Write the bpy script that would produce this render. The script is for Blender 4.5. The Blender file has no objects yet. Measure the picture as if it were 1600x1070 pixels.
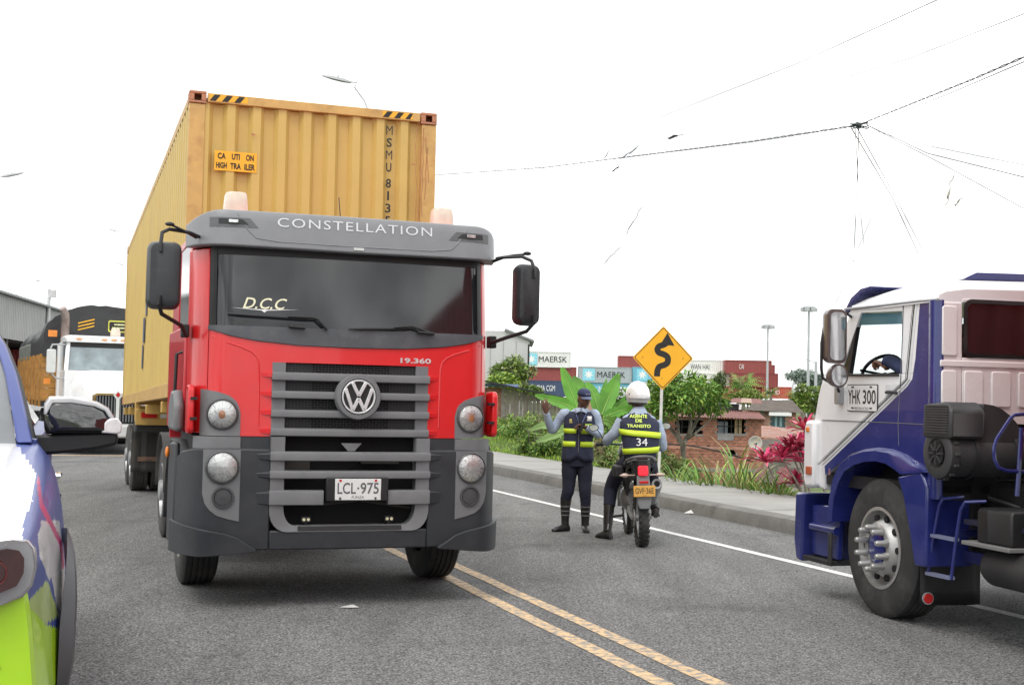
import bpy, bmesh, math, random
from mathutils import Vector, Matrix, Euler
R = math.radians
rnd = random.Random(7)
SC = bpy.context.scene
COL = SC.collection

# ------------------------------------------------------------------ camera, world, sun
CAM_H = 1.62
FPX = 2000.0
cam_d = bpy.data.cameras.new('camera'); cam = bpy.data.objects.new('camera', cam_d); COL.objects.link(cam)
cam_d.sensor_width = 36; cam_d.lens = 36 * FPX / 1600; cam_d.clip_end = 6000; cam_d.clip_start = .05
_pitch = math.atan(85.4 / FPX); _roll = math.atan(.022)
_f = Vector((0, math.cos(_pitch), math.sin(_pitch))); _r = Vector((1, 0, 0)); _u = _r.cross(_f)
CR = _r * math.cos(_roll) + _u * math.sin(_roll); CU = _u * math.cos(_roll) - _r * math.sin(_roll)
m3 = Matrix((CR, CU, -_f)).transposed()
cam.matrix_world = Matrix.Translation((0, 0, CAM_H)) @ m3.to_4x4()
SC.camera = cam
CO = Vector((0, 0, CAM_H))
def ray(px, py): return (CR * ((px - 800) / FPX) - CU * ((py - 535) / FPX) + _f).normalized()
def P(px, py, D):
    d = ray(px, py); return CO + d * (D / d.y)
def G(px, py, z=0.0):
    d = ray(px, py); return CO + d * ((z - CAM_H) / d.z)
AH = math.atan(.35)                       # heading of the road, to the left of +Y
EU = Vector((math.cos(AH), math.sin(AH), 0)); EV = Vector((-math.sin(AH), math.cos(AH), 0))
def UV(u, v, z=0.0): return EU * u + EV * v + Vector((0, 0, z))

SC.view_settings.view_transform = 'Standard'; SC.view_settings.look = 'None'
SC.view_settings.exposure = 0.22; SC.view_settings.gamma = 1; SC.view_settings.use_curve_mapping = False
w = bpy.data.worlds.new('World'); SC.world = w; w.use_nodes = True
nt = w.node_tree; nt.nodes.clear()
def nn(t, ty, **k):
    n = t.nodes.new(ty)
    for a, b in k.items(): setattr(n, a, b)
    return n
sky = nn(nt, 'ShaderNodeTexSky', sky_type='NISHITA', sun_disc=False, sun_elevation=R(58), sun_rotation=R(200))
hs = nn(nt, 'ShaderNodeHueSaturation'); hs.inputs['Saturation'].default_value = .35; hs.inputs['Value'].default_value = 1.0
tc = nn(nt, 'ShaderNodeTexCoord'); mp = nn(nt, 'ShaderNodeMapping'); mp.inputs['Scale'].default_value = (1.6, 1.6, 4.0)
no = nn(nt, 'ShaderNodeTexNoise'); no.inputs['Scale'].default_value = 6.0; no.inputs['Detail'].default_value = 7; no.inputs['Roughness'].default_value = .55
cr = nn(nt, 'ShaderNodeValToRGB')
cr.color_ramp.elements[0].position = .40; cr.color_ramp.elements[0].color = (10.3, 10.4, 10.55, 1)
cr.color_ramp.elements[1].position = .60; cr.color_ramp.elements[1].color = (20.5, 20.5, 20.3, 1)
mx = nn(nt, 'ShaderNodeMix', data_type='RGBA'); mx.inputs[0].default_value = .88
bg = nn(nt, 'ShaderNodeBackground'); bg.inputs[1].default_value = .1
wo = nn(nt, 'ShaderNodeOutputWorld')
L = nt.links.new
L(sky.outputs[0], hs.inputs['Color']); L(tc.outputs['Generated'], mp.inputs[0]); L(mp.outputs[0], no.inputs['Vector'])
L(no.outputs['Fac'], cr.inputs[0]); L(hs.outputs[0], mx.inputs[6]); L(cr.outputs[0], mx.inputs[7]); L(mx.outputs[2], bg.inputs[0]); L(bg.outputs[0], wo.inputs[0])
sl = bpy.data.lights.new('sun', 'SUN'); sl.energy = 1.3; sl.angle = R(25); sl.color = (1, .96, .9)
sun = bpy.data.objects.new('sun', sl); COL.objects.link(sun)
sun.rotation_euler = Euler((R(32), 0, R(-25)), 'XYZ')

# ------------------------------------------------------------------ materials
MATS = {}
def mat(name, col, rough=.6, metal=0, var=.12, vs=6.0, bump=0, bs=60.0, coat=0, dirt=0, dcol=(.16, .13, .10), spec=.5, ds=3.0, trans=0, emit=None, dlo=.5, dhi=.75):
    if name in MATS: return MATS[name]
    m = bpy.data.materials.new(name); m.use_nodes = True; t = m.node_tree; b = t.nodes['Principled BSDF']; l = t.links.new
    c = nn(t, 'ShaderNodeTexCoord'); n1 = nn(t, 'ShaderNodeTexNoise'); n1.inputs['Scale'].default_value = vs; n1.inputs['Detail'].default_value = 5
    l(c.outputs['Object'], n1.inputs['Vector'])
    r1 = nn(t, 'ShaderNodeMapRange'); r1.inputs[1].default_value = .3; r1.inputs[2].default_value = .7; r1.inputs[3].default_value = 1 - var; r1.inputs[4].default_value = 1 + var
    l(n1.outputs['Fac'], r1.inputs[0])
    vm = nn(t, 'ShaderNodeVectorMath', operation='SCALE'); vm.inputs[0].default_value = col[:3]; l(r1.outputs[0], vm.inputs['Scale'])
    out = vm.outputs[0]
    if dirt:
        n2 = nn(t, 'ShaderNodeTexNoise'); n2.inputs['Scale'].default_value = ds; n2.inputs['Detail'].default_value = 8; n2.inputs['Roughness'].default_value = .65
        l(c.outputs['Object'], n2.inputs['Vector'])
        r2 = nn(t, 'ShaderNodeMapRange'); r2.inputs[1].default_value = dlo; r2.inputs[2].default_value = dhi; r2.inputs[3].default_value = 0; r2.inputs[4].default_value = dirt
        l(n2.outputs['Fac'], r2.inputs[0])
        mi = nn(t, 'ShaderNodeMix', data_type='RGBA'); l(r2.outputs[0], mi.inputs[0]); l(out, mi.inputs[6]); mi.inputs[7].default_value = (*dcol, 1); out = mi.outputs[2]
    l(out, b.inputs['Base Color'])
    rr = nn(t, 'ShaderNodeMapRange'); rr.inputs[3].default_value = max(0.02, rough - .08); rr.inputs[4].default_value = min(1, rough + .08); l(n1.outputs['Fac'], rr.inputs[0]); l(rr.outputs[0], b.inputs['Roughness'])
    b.inputs['Metallic'].default_value = metal; b.inputs['Specular IOR Level'].default_value = spec
    if coat: b.inputs['Coat Weight'].default_value = coat; b.inputs['Coat Roughness'].default_value = .04
    if trans: b.inputs['Transmission Weight'].default_value = trans
    if emit: b.inputs['Emission Color'].default_value = (*emit[0], 1); b.inputs['Emission Strength'].default_value = emit[1]
    if bump:
        n3 = nn(t, 'ShaderNodeTexNoise'); n3.inputs['Scale'].default_value = bs; n3.inputs['Detail'].default_value = 4; l(c.outputs['Object'], n3.inputs['Vector'])
        bp = nn(t, 'ShaderNodeBump'); bp.inputs['Strength'].default_value = bump; bp.inputs['Distance'].default_value = .02; l(n3.outputs['Fac'], bp.inputs['Height']); l(bp.outputs[0], b.inputs['Normal'])
    MATS[name] = m; return m
def glass_mat(name, tint, alpha=.5, rough=.02):
    """window glass: clear tinted pane with a mirror-like surface"""
    if name in MATS: return MATS[name]
    m = bpy.data.materials.new(name); m.use_nodes = True; t = m.node_tree; t.nodes.clear(); l = t.links.new
    o = nn(t, 'ShaderNodeOutputMaterial'); tr = nn(t, 'ShaderNodeBsdfTransparent'); tr.inputs[0].default_value = (*tint, 1)
    gl = nn(t, 'ShaderNodeBsdfGlossy'); gl.inputs['Roughness'].default_value = rough
    fr = nn(t, 'ShaderNodeFresnel'); fr.inputs[0].default_value = 1.52
    mp_ = nn(t, 'ShaderNodeMath', operation='MULTIPLY_ADD'); mp_.inputs[1].default_value = 1.3; mp_.inputs[2].default_value = .01; l(fr.outputs[0], mp_.inputs[0])
    mi = nn(t, 'ShaderNodeMixShader'); l(mp_.outputs[0], mi.inputs[0]); l(tr.outputs[0], mi.inputs[1]); l(gl.outputs[0], mi.inputs[2]); l(mi.outputs[0], o.inputs[0])
    MATS[name] = m; return m

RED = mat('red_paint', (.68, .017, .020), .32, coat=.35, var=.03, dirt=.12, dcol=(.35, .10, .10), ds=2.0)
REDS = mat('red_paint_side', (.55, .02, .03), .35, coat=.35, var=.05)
GREYP = mat('grey_plastic', (.165, .168, .175), .5, var=.06, bump=.05, bs=400, dirt=.25, dcol=(.26, .26, .25))
ROOFG = mat('roof_grey', (.215, .222, .235), .42, var=.04, bump=.04, bs=300, dirt=.15, dcol=(.3, .3, .3))
DARKP = mat('charcoal_plastic', (.028, .031, .037), .5, var=.15, bump=.08, bs=500, dirt=.35, dcol=(.085, .082, .078), ds=2.2)
BLACK = mat('black_plastic', (.012, .012, .013), .5, var=.2, dirt=.25, dcol=(.06, .055, .05))
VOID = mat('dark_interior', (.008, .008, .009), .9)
RUBBER = mat('tyre_rubber', (.03, .03, .03), .8, var=.25, bump=.15, bs=120, dirt=.7, dcol=(.095, .088, .08), ds=5)
RUBBERL = mat('tyre_rubber_dusty', (.05, .048, .045), .85, var=.2, bump=.1, bs=120, dirt=.5, dcol=(.13, .12, .105), ds=5)
CHROME = mat('chrome', (.8, .8, .81), .08, metal=1, var=.03)
STEEL = mat('galvanised_steel', (.42, .43, .44), .45, metal=.6, var=.12, dirt=.3, dcol=(.2, .18, .15))
ALU = mat('aluminium_wheel', (.50, .50, .49), .42, metal=.7, var=.1, dirt=.55, dcol=(.16, .13, .11), ds=6)
LENS = mat('clear_lens', (.62, .64, .64), .08, metal=.55, var=.35, vs=30)
AMBER = mat('amber_lens', (.75, .22, .03), .2, var=.1)
BEACON = mat('faded_amber_lens', (.66, .57, .47), .25, var=.08, vs=14)
REDLENS = mat('red_lens', (.5, .02, .02), .15, var=.1)
WHITE = mat('white_paint', (.78, .79, .79), .3, coat=.3, var=.03, dirt=.2, dcol=(.5, .48, .44), ds=1.5)
WHITEP = mat('white_cab_paint', (.77, .77, .78), .3, coat=.3, var=.03, dirt=.12, dcol=(.55, .5, .46))
BLUE = mat('blue_paint', (.017, .025, .155), .25, coat=.6, var=.1, dirt=.15, dcol=(.10, .10, .16))
NAVY = mat('navy_cloth', (.022, .026, .055), .85, var=.15, vs=20, bump=.2, bs=90)
NAVY2 = mat('navy_trouser_cloth', (.014, .016, .034), .9, var=.15, vs=20, bump=.2, bs=60)
SHIRT = mat('light_blue_shirt', (.38, .45, .58), .8, var=.08, vs=15, bump=.3, bs=45)
LIME = mat('lime_reflective_tape', (.56, .74, .03), .45, var=.08)
SILVER = mat('silver_tape', (.62, .64, .62), .4, var=.06)
SKIN = mat('dark_brown_skin', (.13, .06, .038), .5, var=.12, vs=30)
SKIN2 = mat('brown_skin', (.36, .17, .11), .55, var=.12, vs=30)
LEATHER = mat('black_boot_leather', (.014, .013, .013), .38, var=.2, dirt=.35, dcol=(.07, .065, .06), ds=12)
CONTY = mat('yellow_container_paint', (.555, .395, .115), .5, var=.05, vs=1.2, dirt=.3, dcol=(.36, .2, .06), ds=1.3, bump=.03, bs=40)
CONTYR = mat('faded_container_rail', (.55, .35, .115), .55, var=.12, vs=5, dirt=.45, dcol=(.24, .08, .03), ds=6)
RUST = mat('rusty_casting', (.44, .20, .11), .7, var=.2, vs=12, dirt=.6, dcol=(.13, .045, .02), ds=9)
CONTR = mat('oxide_red_container_paint', (.42, .04, .035), .5, var=.08, vs=1.5, dirt=.3, dcol=(.16, .04, .03))
HYEL = mat('yellow_decal', (.80, .42, .02), .5, var=.05)
INK = mat('black_ink', (.015, .014, .013), .6, var=.1)
INKW = mat('white_ink', (.8, .8, .8), .5, var=.03)
INKG = mat('grey_ink', (.11, .11, .115), .6)
PLATE = mat('white_plate', (.74, .74, .73), .4, var=.04, dirt=.15, dcol=(.4, .38, .35), ds=8)
PLATEY = mat('yellow_plate', (.74, .40, .08), .4, var=.05, dirt=.2, dcol=(.4, .25, .1))
DGLASS = mat('dark_windscreen_glass', (.012, .014, .016), .03, var=.1, spec=.75)
CHASSIS = mat('chassis_steel_black', (.02, .02, .022), .6, var=.2, dirt=.4, dcol=(.07, .06, .05))
TRY = mat('trailer_yellow_paint', (.48, .30, .08), .55, var=.12, dirt=.5, dcol=(.1, .07, .04))
CONC = mat('concrete', (.27, .265, .25), .9, var=.1, vs=3, bump=.3, bs=60, dirt=.5, dcol=(.14, .135, .125), ds=1.2)

# ------------------------------------------------------------------ mesh builder
class MB:
    def __init__(s): s.v = []; s.f = []; s.mi = []; s.m = 0
    def add(s, vs, fs):
        o = len(s.v); s.v += [tuple(v) for v in vs]; s.f += [tuple(i + o for i in f) for f in fs]; s.mi += [s.m] * len(fs); return s
    def box(s, x0, x1, y0, y1, z0, z1, M=None):
        vs = [Vector(p) for p in ((x0, y0, z0), (x1, y0, z0), (x1, y1, z0), (x0, y1, z0), (x0, y0, z1), (x1, y0, z1), (x1, y1, z1), (x0, y1, z1))]
        if M: vs = [M @ v for v in vs]
        return s.add(vs, [(0, 3, 2, 1), (4, 5, 6, 7), (0, 1, 5, 4), (1, 2, 6, 5), (2, 3, 7, 6), (3, 0, 4, 7)])
    def cb(s, c, d, M=None):
        return s.box(c[0] - d[0] / 2, c[0] + d[0] / 2, c[1] - d[1] / 2, c[1] + d[1] / 2, c[2] - d[2] / 2, c[2] + d[2] / 2, M)
    def bar(s, a, b, w=.04, h=None, up=(0, 0, 1)):
        a = Vector(a); b = Vector(b); h = h or w; d = b - a; l_ = d.length; d.normalize(); up = Vector(up)
        if abs(d.dot(up)) > .98: up = Vector((0, 1, 0))
        sx = d.cross(up).normalized(); sz = sx.cross(d)
        vs = []
        for t in (a, b):
            for i, j in ((-1, -1), (1, -1), (1, 1), (-1, 1)): vs.append(t + sx * (i * w / 2) + sz * (j * h / 2))
        return s.add(vs, [(0, 1, 2, 3), (7, 6, 5, 4), (0, 4, 5, 1), (1, 5, 6, 2), (2, 6, 7, 3), (3, 7, 4, 0)])
    def loft(s, rings, cap=True, closed=True):
        n = len(rings[0]); vs = [p for r in rings for p in r]; fs = []
        for i in range(len(rings) - 1):
            for j in range(n if closed else n - 1):
                k = (j + 1) % n; fs.append((i * n + j, i * n + k, (i + 1) * n + k, (i + 1) * n + j))
        if cap and closed: fs.append(tuple(range(n - 1, -1, -1))); fs.append(tuple((len(rings) - 1) * n + j for j in range(n)))
        return s.add(vs, fs)
    def tube(s, pts, r, n=8, cap=True):
        pts = [Vector(p) for p in pts]; rs = r if isinstance(r, (list, tuple)) else [r] * len(pts)
        rings = []; prev = None
        for i, p in enumerate(pts):
            d = (pts[min(i + 1, len(pts) - 1)] - pts[max(i - 1, 0)]).normalized()
            if prev is None:
                a = Vector((0, 0, 1)) if abs(d.z) < .9 else Vector((1, 0, 0)); x = d.cross(a).normalized()
            else: x = (prev - d * prev.dot(d)).normalized()
            prev = x; y = d.cross(x)
            rings.append([p + (x * math.cos(t) + y * math.sin(t)) * rs[i] for t in [2 * math.pi * k / n for k in range(n)]])
        return s.loft(rings, cap)
    def cyl(s, a, b, r0, r1=None, n=20): return s.tube([a, b], [r0, r0 if r1 is None else r1], n)
    def lathe(s, prof, o=(0, 0, 0), axis='y', n=32, cap=False):
        rings = []; o = Vector(o)
        for r, h in prof:
            ring = []
            for k in range(n):
                t = 2 * math.pi * k / n; c, q = math.cos(t) * r, math.sin(t) * r
                ring.append(o + (Vector((c, h, q)) if axis == 'y' else Vector((h, c, q)) if axis == 'x' else Vector((c, q, h))))
            rings.append(ring)
        return s.loft(rings, cap)
    def prism(s, poly, a, b, axis='y'):
        def f(p, t): return (p[0], t, p[1]) if axis == 'y' else (t, p[0], p[1]) if axis == 'x' else (p[0], p[1], t)
        n = len(poly); vs = [f(p, a) for p in poly] + [f(p, b) for p in poly]
        fs = [tuple(range(n)), tuple(range(2 * n - 1, n - 1, -1))] + [(i, i + n, (i + 1) % n + n, (i + 1) % n) for i in range(n)]
        return s.add(vs, fs)
    def grid(s, fn, us, vs_):
        nu, nv = len(us), len(vs_)
        vs = [fn(u, v) for v in vs_ for u in us]
        return s.add(vs, [(j * nu + i, j * nu + i + 1, (j + 1) * nu + i + 1, (j + 1) * nu + i) for j in range(nv - 1) for i in range(nu - 1)])
    def ball(s, c, rx, ry=None, rz=None, n=12, m=8, M=None):
        ry = ry or rx; rz = rz or rx; vs = [(0, 0, -rz)]; 
        for j in range(1, m):
            a = math.pi * j / m - math.pi / 2
            for i in range(n): t = 2 * math.pi * i / n; vs.append((rx * math.cos(a) * math.cos(t), ry * math.cos(a) * math.sin(t), rz * math.sin(a)))
        vs.append((0, 0, rz)); fs = []
        for i in range(n): fs.append((0, 1 + (i + 1) % n, 1 + i)); fs.append((len(vs) - 1, 1 + (m - 2) * n + i, 1 + (m - 2) * n + (i + 1) % n))
        for j in range(m - 2):
            for i in range(n): a = 1 + j * n + i; b = 1 + j * n + (i + 1) % n; fs.append((a, b, b + n, a + n))
        c = Vector(c); vs = [Vector(v) for v in vs]
        if M: vs = [M @ v for v in vs]
        return s.add([v + c for v in vs], fs)
    def build(s, name, m, parent=None, bevel=0, smooth=35, solid=0, sub=0, fix=True, label=None, seg=2):
        me = bpy.data.meshes.new(name); me.from_pydata(s.v, [], s.f)
        if fix:
            bm = bmesh.new(); bm.from_mesh(me); bmesh.ops.recalc_face_normals(bm, faces=bm.faces); bm.to_mesh(me); bm.free()
        ms = m if isinstance(m, (list, tuple)) else [m]
        for x in ms: me.materials.append(x)
        if len(ms) > 1:
            for p, i in zip(me.polygons, s.mi): p.material_index = i
        if smooth: me.shade_smooth(); me.set_sharp_from_angle(angle=R(smooth))
        me.update()
        o = bpy.data.objects.new(name, me); COL.objects.link(o)
        if parent: o.parent = parent
        if solid: q = o.modifiers.new('solid', 'SOLIDIFY'); q.thickness = solid; q.offset = -1
        if bevel: q = o.modifiers.new('bevel', 'BEVEL'); q.width = bevel; q.segments = seg; q.limit_method = 'ANGLE'; q.angle_limit = R(35); q.harden_normals = False
        if sub: q = o.modifiers.new('sub', 'SUBSURF'); q.levels = sub; q.render_levels = sub
        if label: o['label'] = label
        return o
def thing(name, label, cat, loc=(0, 0, 0), rz=0, group=None):
    o = bpy.data.objects.new(name, None); COL.objects.link(o); o.empty_display_size = .2
    o.location = loc; o.rotation_euler = (0, 0, rz); o['label'] = label; o['category'] = cat
    if group: o['group'] = group
    return o
def tag(o, label=None, cat=None, group=None, kind=None):
    for k, v in (('label', label), ('category', cat), ('group', group), ('kind', kind)):
        if v: o[k] = v
    return o
def copy_tree(o, parent=None):
    c = o.copy(); COL.objects.link(c); c.parent = parent
    for ch in list(o.children): copy_tree(ch, c)
    return c
def attach(o, parent): o.parent = parent; return o
def text(name, s, size, m, parent=None, loc=(0, 0, 0), rot=(R(90), 0, 0), sx=1.0, bold=0, ext=.002, fn=None, align='CENTER', shear=0, space=1.0):
    cu = bpy.data.curves.new(name, 'FONT'); cu.body = s; cu.size = size; cu.align_x = align; cu.align_y = 'CENTER'; cu.extrude = ext; cu.offset = bold; cu.shear = shear
    cu.space_character = space; cu.resolution_u = 3
    to = bpy.data.objects.new('tmp', cu); COL.objects.link(to)
    dg = bpy.context.evaluated_depsgraph_get(); dg.update()
    me = bpy.data.meshes.new_from_object(to.evaluated_get(dg)); bpy.data.objects.remove(to)
    M = Matrix.Translation(loc) @ Euler(rot).to_matrix().to_4x4() @ Matrix.Diagonal((sx, 1, 1, 1))
    for v in me.vertices:
        v.co = M @ v.co
        if fn: v.co = fn(v.co)
    me.materials.clear(); me.materials.append(m); me.name = name
    o = bpy.data.objects.new(name, me); COL.objects.link(o)
    if parent: o.parent = parent
    return o
def lin(a, b, n): return [a + (b - a) * i / (n - 1) for i in range(n)]
def itp(pts):
    pts = sorted(pts)
    def f(x):
        if x <= pts[0][0]: return pts[0][1]
        for (x0, y0), (x1, y1) in zip(pts, pts[1:]):
            if x <= x1:
                t = (x - x0) / (x1 - x0); return y0 + (y1 - y0) * t
        return pts[-1][1]
    return f
def rrect(x0, x1, z0, z1, r, n=5):
    o = []
    for cx, cz, a in ((x1 - r, z1 - r, 0), (x0 + r, z1 - r, 90), (x0 + r, z0 + r, 180), (x1 - r, z0 + r, 270)):
        for k in range(n + 1): t = R(a + 90 * k / n); o.append((cx + r * math.cos(t), cz + r * math.sin(t)))
    return o
def circ(cx, cz, r, n=24, rz=None): return [(cx + r * math.cos(2 * math.pi * k / n), cz + (rz or r) * math.sin(2 * math.pi * k / n)) for k in range(n)]

# ================================================================== SETTING
def sm(a, b, x):
    t = max(0, min(1, (x - a) / (b - a))); return t * t * (3 - 2 * t)
def ground_z(u, v):
    if u < 10.66: return -.04
    d = u - 10.66
    k = sm(25, 33, v)
    d0 = .25 + 4.2 * k; wd = 6.5
    z = .17 + .25 * sm(0, 1.5, d) * k - 4.6 * sm(d0, d0 + wd, d)
    return z + .06 * math.sin(u * 1.3 + v * .7) * sm(0, 1, d)
def asphalt():
    m = bpy.data.materials.new('asphalt'); m.use_nodes = True; t = m.node_tree; b = t.nodes['Principled BSDF']; l = t.links.new
    c = nn(t, 'ShaderNodeTexCoord')
    def noise(s, d=4, r=.5, sc=None):
        n = nn(t, 'ShaderNodeTexNoise'); n.inputs['Scale'].default_value = s; n.inputs['Detail'].default_value = d; n.inputs['Roughness'].default_value = r
        if sc:
            q = nn(t, 'ShaderNodeMapping'); q.inputs['Scale'].default_value = sc; q.inputs['Rotation'].default_value = (0, 0, -AH); l(c.outputs['Object'], q.inputs[0]); l(q.outputs[0], n.inputs[0])
        else: l(c.outputs['Object'], n.inputs[0])
        return n.outputs['Fac']
    def ramp(f, st):
        r = nn(t, 'ShaderNodeValToRGB'); e = r.color_ramp.elements
        while len(e) < len(st): e.new(.5)
        for x, (p_, q) in zip(e, st): x.position = p_; x.color = (*q, 1) if isinstance(q, tuple) else (q, q, q, 1)
        l(f, r.inputs[0]); return r.outputs[0]
    def mix(f, a, b_):
        q = nn(t, 'ShaderNodeMix', data_type='RGBA'); (l(f, q.inputs[0]) if not isinstance(f, float) else setattr(q.inputs[0], 'default_value', f))
        for i, x in ((6, a), (7, b_)):
            if isinstance(x, tuple): q.inputs[i].default_value = (*x, 1)
            else: l(x, q.inputs[i])
        return q.outputs[2]
    v = nn(t, 'ShaderNodeTexVoronoi'); v.inputs['Scale'].default_value = 75; l(c.outputs['Object'], v.inputs['Vector'])
    stone = ramp(v.outputs['Color'], [(.1, (.130, .131, .130)), (.55, (.232, .233, .230)), (.9, (.335, .335, .33)), (1, (.46, .455, .445))])
    gap = ramp(v.outputs['Distance'], [(.35, 0.0), (.75, 1.0)])
    base = mix(gap, stone, (.07, .0705, .0705))
    fine = ramp(noise(210, 3, .7), [(.35, .72), (.65, 1.3)])
    mu = nn(t, 'ShaderNodeMix', data_type='RGBA', blend_type='MULTIPLY'); mu.inputs[0].default_value = 1; l(base, mu.inputs[6]); l(fine, mu.inputs[7])
    big = ramp(noise(.9, 7, .65, (1.6, .22, 1)), [(.3, .72), (.7, 1.2)])
    m2 = nn(t, 'ShaderNodeMix', data_type='RGBA', blend_type='MULTIPLY'); m2.inputs[0].default_value = 1; l(mu.outputs[2], m2.inputs[6]); l(big, m2.inputs[7])
    sc = ramp(noise(3.1, 9, .72, (1, 1.6, 1)), [(.655, 0.0), (.70, .55)])       # pale scuffs
    o = mix(sc, m2.outputs[2], (.36, .35, .33))
    st = ramp(noise(.55, 7, .6), [(.55, 0.0), (.70, .6)])                       # oil stains
    o = mix(st, o, (.045, .045, .046))
    vc = nn(t, 'ShaderNodeTexVoronoi', feature='DISTANCE_TO_EDGE'); vc.inputs['Scale'].default_value = .45
    wn = nn(t, 'ShaderNodeTexNoise'); wn.inputs['Scale'].default_value = 1.6; wn.inputs['Detail'].default_value = 6; l(c.outputs['Object'], wn.inputs[0])
    wm = nn(t, 'ShaderNodeVectorMath', operation='MULTIPLY_ADD'); wm.inputs[1].default_value = (1.6, 1.6, 0); l(wn.outputs['Color'], wm.inputs[0]); l(c.outputs['Object'], wm.inputs[2]); l(wm.outputs[0], vc.inputs['Vector'])
    ck = ramp(vc.outputs['Distance'], [(.0, .0), (.0045, 0.0), (.009, 1.0)])
    ckm = nn(t, 'ShaderNodeMath', operation='SUBTRACT'); ckm.inputs[0].default_value = .75; l(ck, ckm.inputs[1]); ckm.use_clamp = True
    gate = ramp(noise(.35, 3), [(.54, 0.0), (.6, .75)]); gm = nn(t, 'ShaderNodeMath', operation='MULTIPLY'); l(ckm.outputs[0], gm.inputs[0]); l(gate, gm.inputs[1])
    o = mix(gm.outputs[0], o, (.03, .03, .03))
    l(o, b.inputs['Base Color']); b.inputs['Roughness'].default_value = .85; b.inputs['Specular IOR Level'].default_value = .3
    bp = nn(t, 'ShaderNodeBump'); bp.inputs['Strength'].default_value = .7; bp.inputs['Distance'].default_value = .006; bp.invert = True; l(v.outputs['Distance'], bp.inputs['Height']); l(bp.outputs[0], b.inputs['Normal'])
    return m
ASPH = asphalt()
def worn_paint(name, col, lo, hi, under=(.11, .108, .10)):
    m = bpy.data.materials.new(name); m.use_nodes = True; t = m.node_tree; b = t.nodes['Principled BSDF']; l = t.links.new
    c = nn(t, 'ShaderNodeTexCoord'); n = nn(t, 'ShaderNodeTexNoise'); n.inputs['Scale'].default_value = 16; n.inputs['Detail'].default_value = 8; n.inputs['Roughness'].default_value = .7; l(c.outputs['Object'], n.inputs[0])
    r = nn(t, 'ShaderNodeMapRange'); r.inputs[1].default_value = lo; r.inputs[2].default_value = hi; l(n.outputs['Fac'], r.inputs[0])
    n2 = nn(t, 'ShaderNodeTexNoise'); n2.inputs['Scale'].default_value = 2.5; n2.inputs['Detail'].default_value = 3; l(c.outputs['Object'], n2.inputs[0])
    mi0 = nn(t, 'ShaderNodeMix', data_type='RGBA'); mi0.inputs[6].default_value = (*col, 1); mi0.inputs[7].default_value = (*[x * .72 + .06 for x in col], 1); l(n2.outputs['Fac'], mi0.inputs[0])
    mi = nn(t, 'ShaderNodeMix', data_type='RGBA'); l(r.outputs[0], mi.inputs[0]); mi.inputs[6].default_value = (*under, 1); l(mi0.outputs[2], mi.inputs[7]); l(mi.outputs[2], b.inputs['Base Color'])
    b.inputs['Roughness'].default_value = .75; return m
LINEY = worn_paint('worn_yellow_road_paint', (.74, .50, .25), .43, .56, (.24, .23, .21))
LINEW = worn_paint('worn_white_road_paint', (.72, .72, .70), .32, .48, (.2, .2, .19))
def strip(name, m, u0, u1, v0, v1, z, n=60, wob=0, pts=None):
    b = MB(); vs = []
    for i in range(n):
        v = v0 + (v1 - v0) * i / (n - 1); j = rnd.uniform(-wob, wob)
        vs += [UV(u0 + j, v, z), UV(u1 + j + rnd.uniform(-wob, wob), v, z)]
    b.add(vs, [(2 * i, 2 * i + 1, 2 * i + 3, 2 * i + 2) for i in range(n - 1)])
    return tag(b.build(name, m, smooth=0, fix=False), kind='structure')
strip('road', ASPH, -26, 8.62, -40, 160, 0, 4)
for a, b_ in ((3.24, 3.36), (3.55, 3.67)): strip('yellow_centre_line', LINEY, a, b_, -30, 120, .004, 300, .006)
strip('white_edge_line', LINEW, 7.04, 7.16, -30, 120, .004, 300, .003)
a_ = G(40, 711.5); b2 = G(300, 713); mb = MB(); d_ = Vector((0, .35, 0)); mb.add([a_ + Vector((0, 0, .004)), b2 + Vector((0, 0, .004)), b2 + d_ + Vector((0, 0, .004)), a_ + d_ + Vector((0, 0, .004))], [(0, 1, 2, 3)])
tag(mb.build('yellow_cross_line', LINEY, smooth=0, fix=False), kind='structure')
# sidewalk and kerb: poured concrete with a worn rounded edge
KERBM = mat('kerb_concrete', (.17, .165, .155), .9, var=.15, vs=4, bump=.5, bs=40, dirt=.7, dcol=(.07, .068, .062), ds=2.5)
WALKM = mat('sidewalk_concrete', (.30, .295, .28), .9, var=.08, vs=1.5, bump=.35, bs=55, dirt=.45, dcol=(.19, .185, .175), ds=.8)
b = MB(); prof = [(8.60, -.02), (8.615, .11), (8.64, .165), (8.70, .19), (8.80, .197)]
vs_ = lin(-30, 90, 241)
b.loft([[UV(u + rnd.uniform(-.006, .006), v, z + rnd.uniform(-.004, .004)) for u, z in prof] for v in vs_], cap=False, closed=False)
tag(b.build('kerb', KERBM, fix=True), kind='structure')
b = MB(); v = -30.0
while v < 90:
    b.loft([[UV(8.802, v0, .197), UV(9.6, v0, .203 + rnd.uniform(-.003, .003)), UV(10.66, v0, .2), UV(10.68, v0, .02)] for v0 in (v + .012, v + 1.5, v + 2.988)], cap=False, closed=False); v += 3
tag(b.build('sidewalk', WALKM), kind='structure')
strip('sidewalk_joint', KERBM, 8.80, 10.66, -30, 90, .185, 4)
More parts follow.
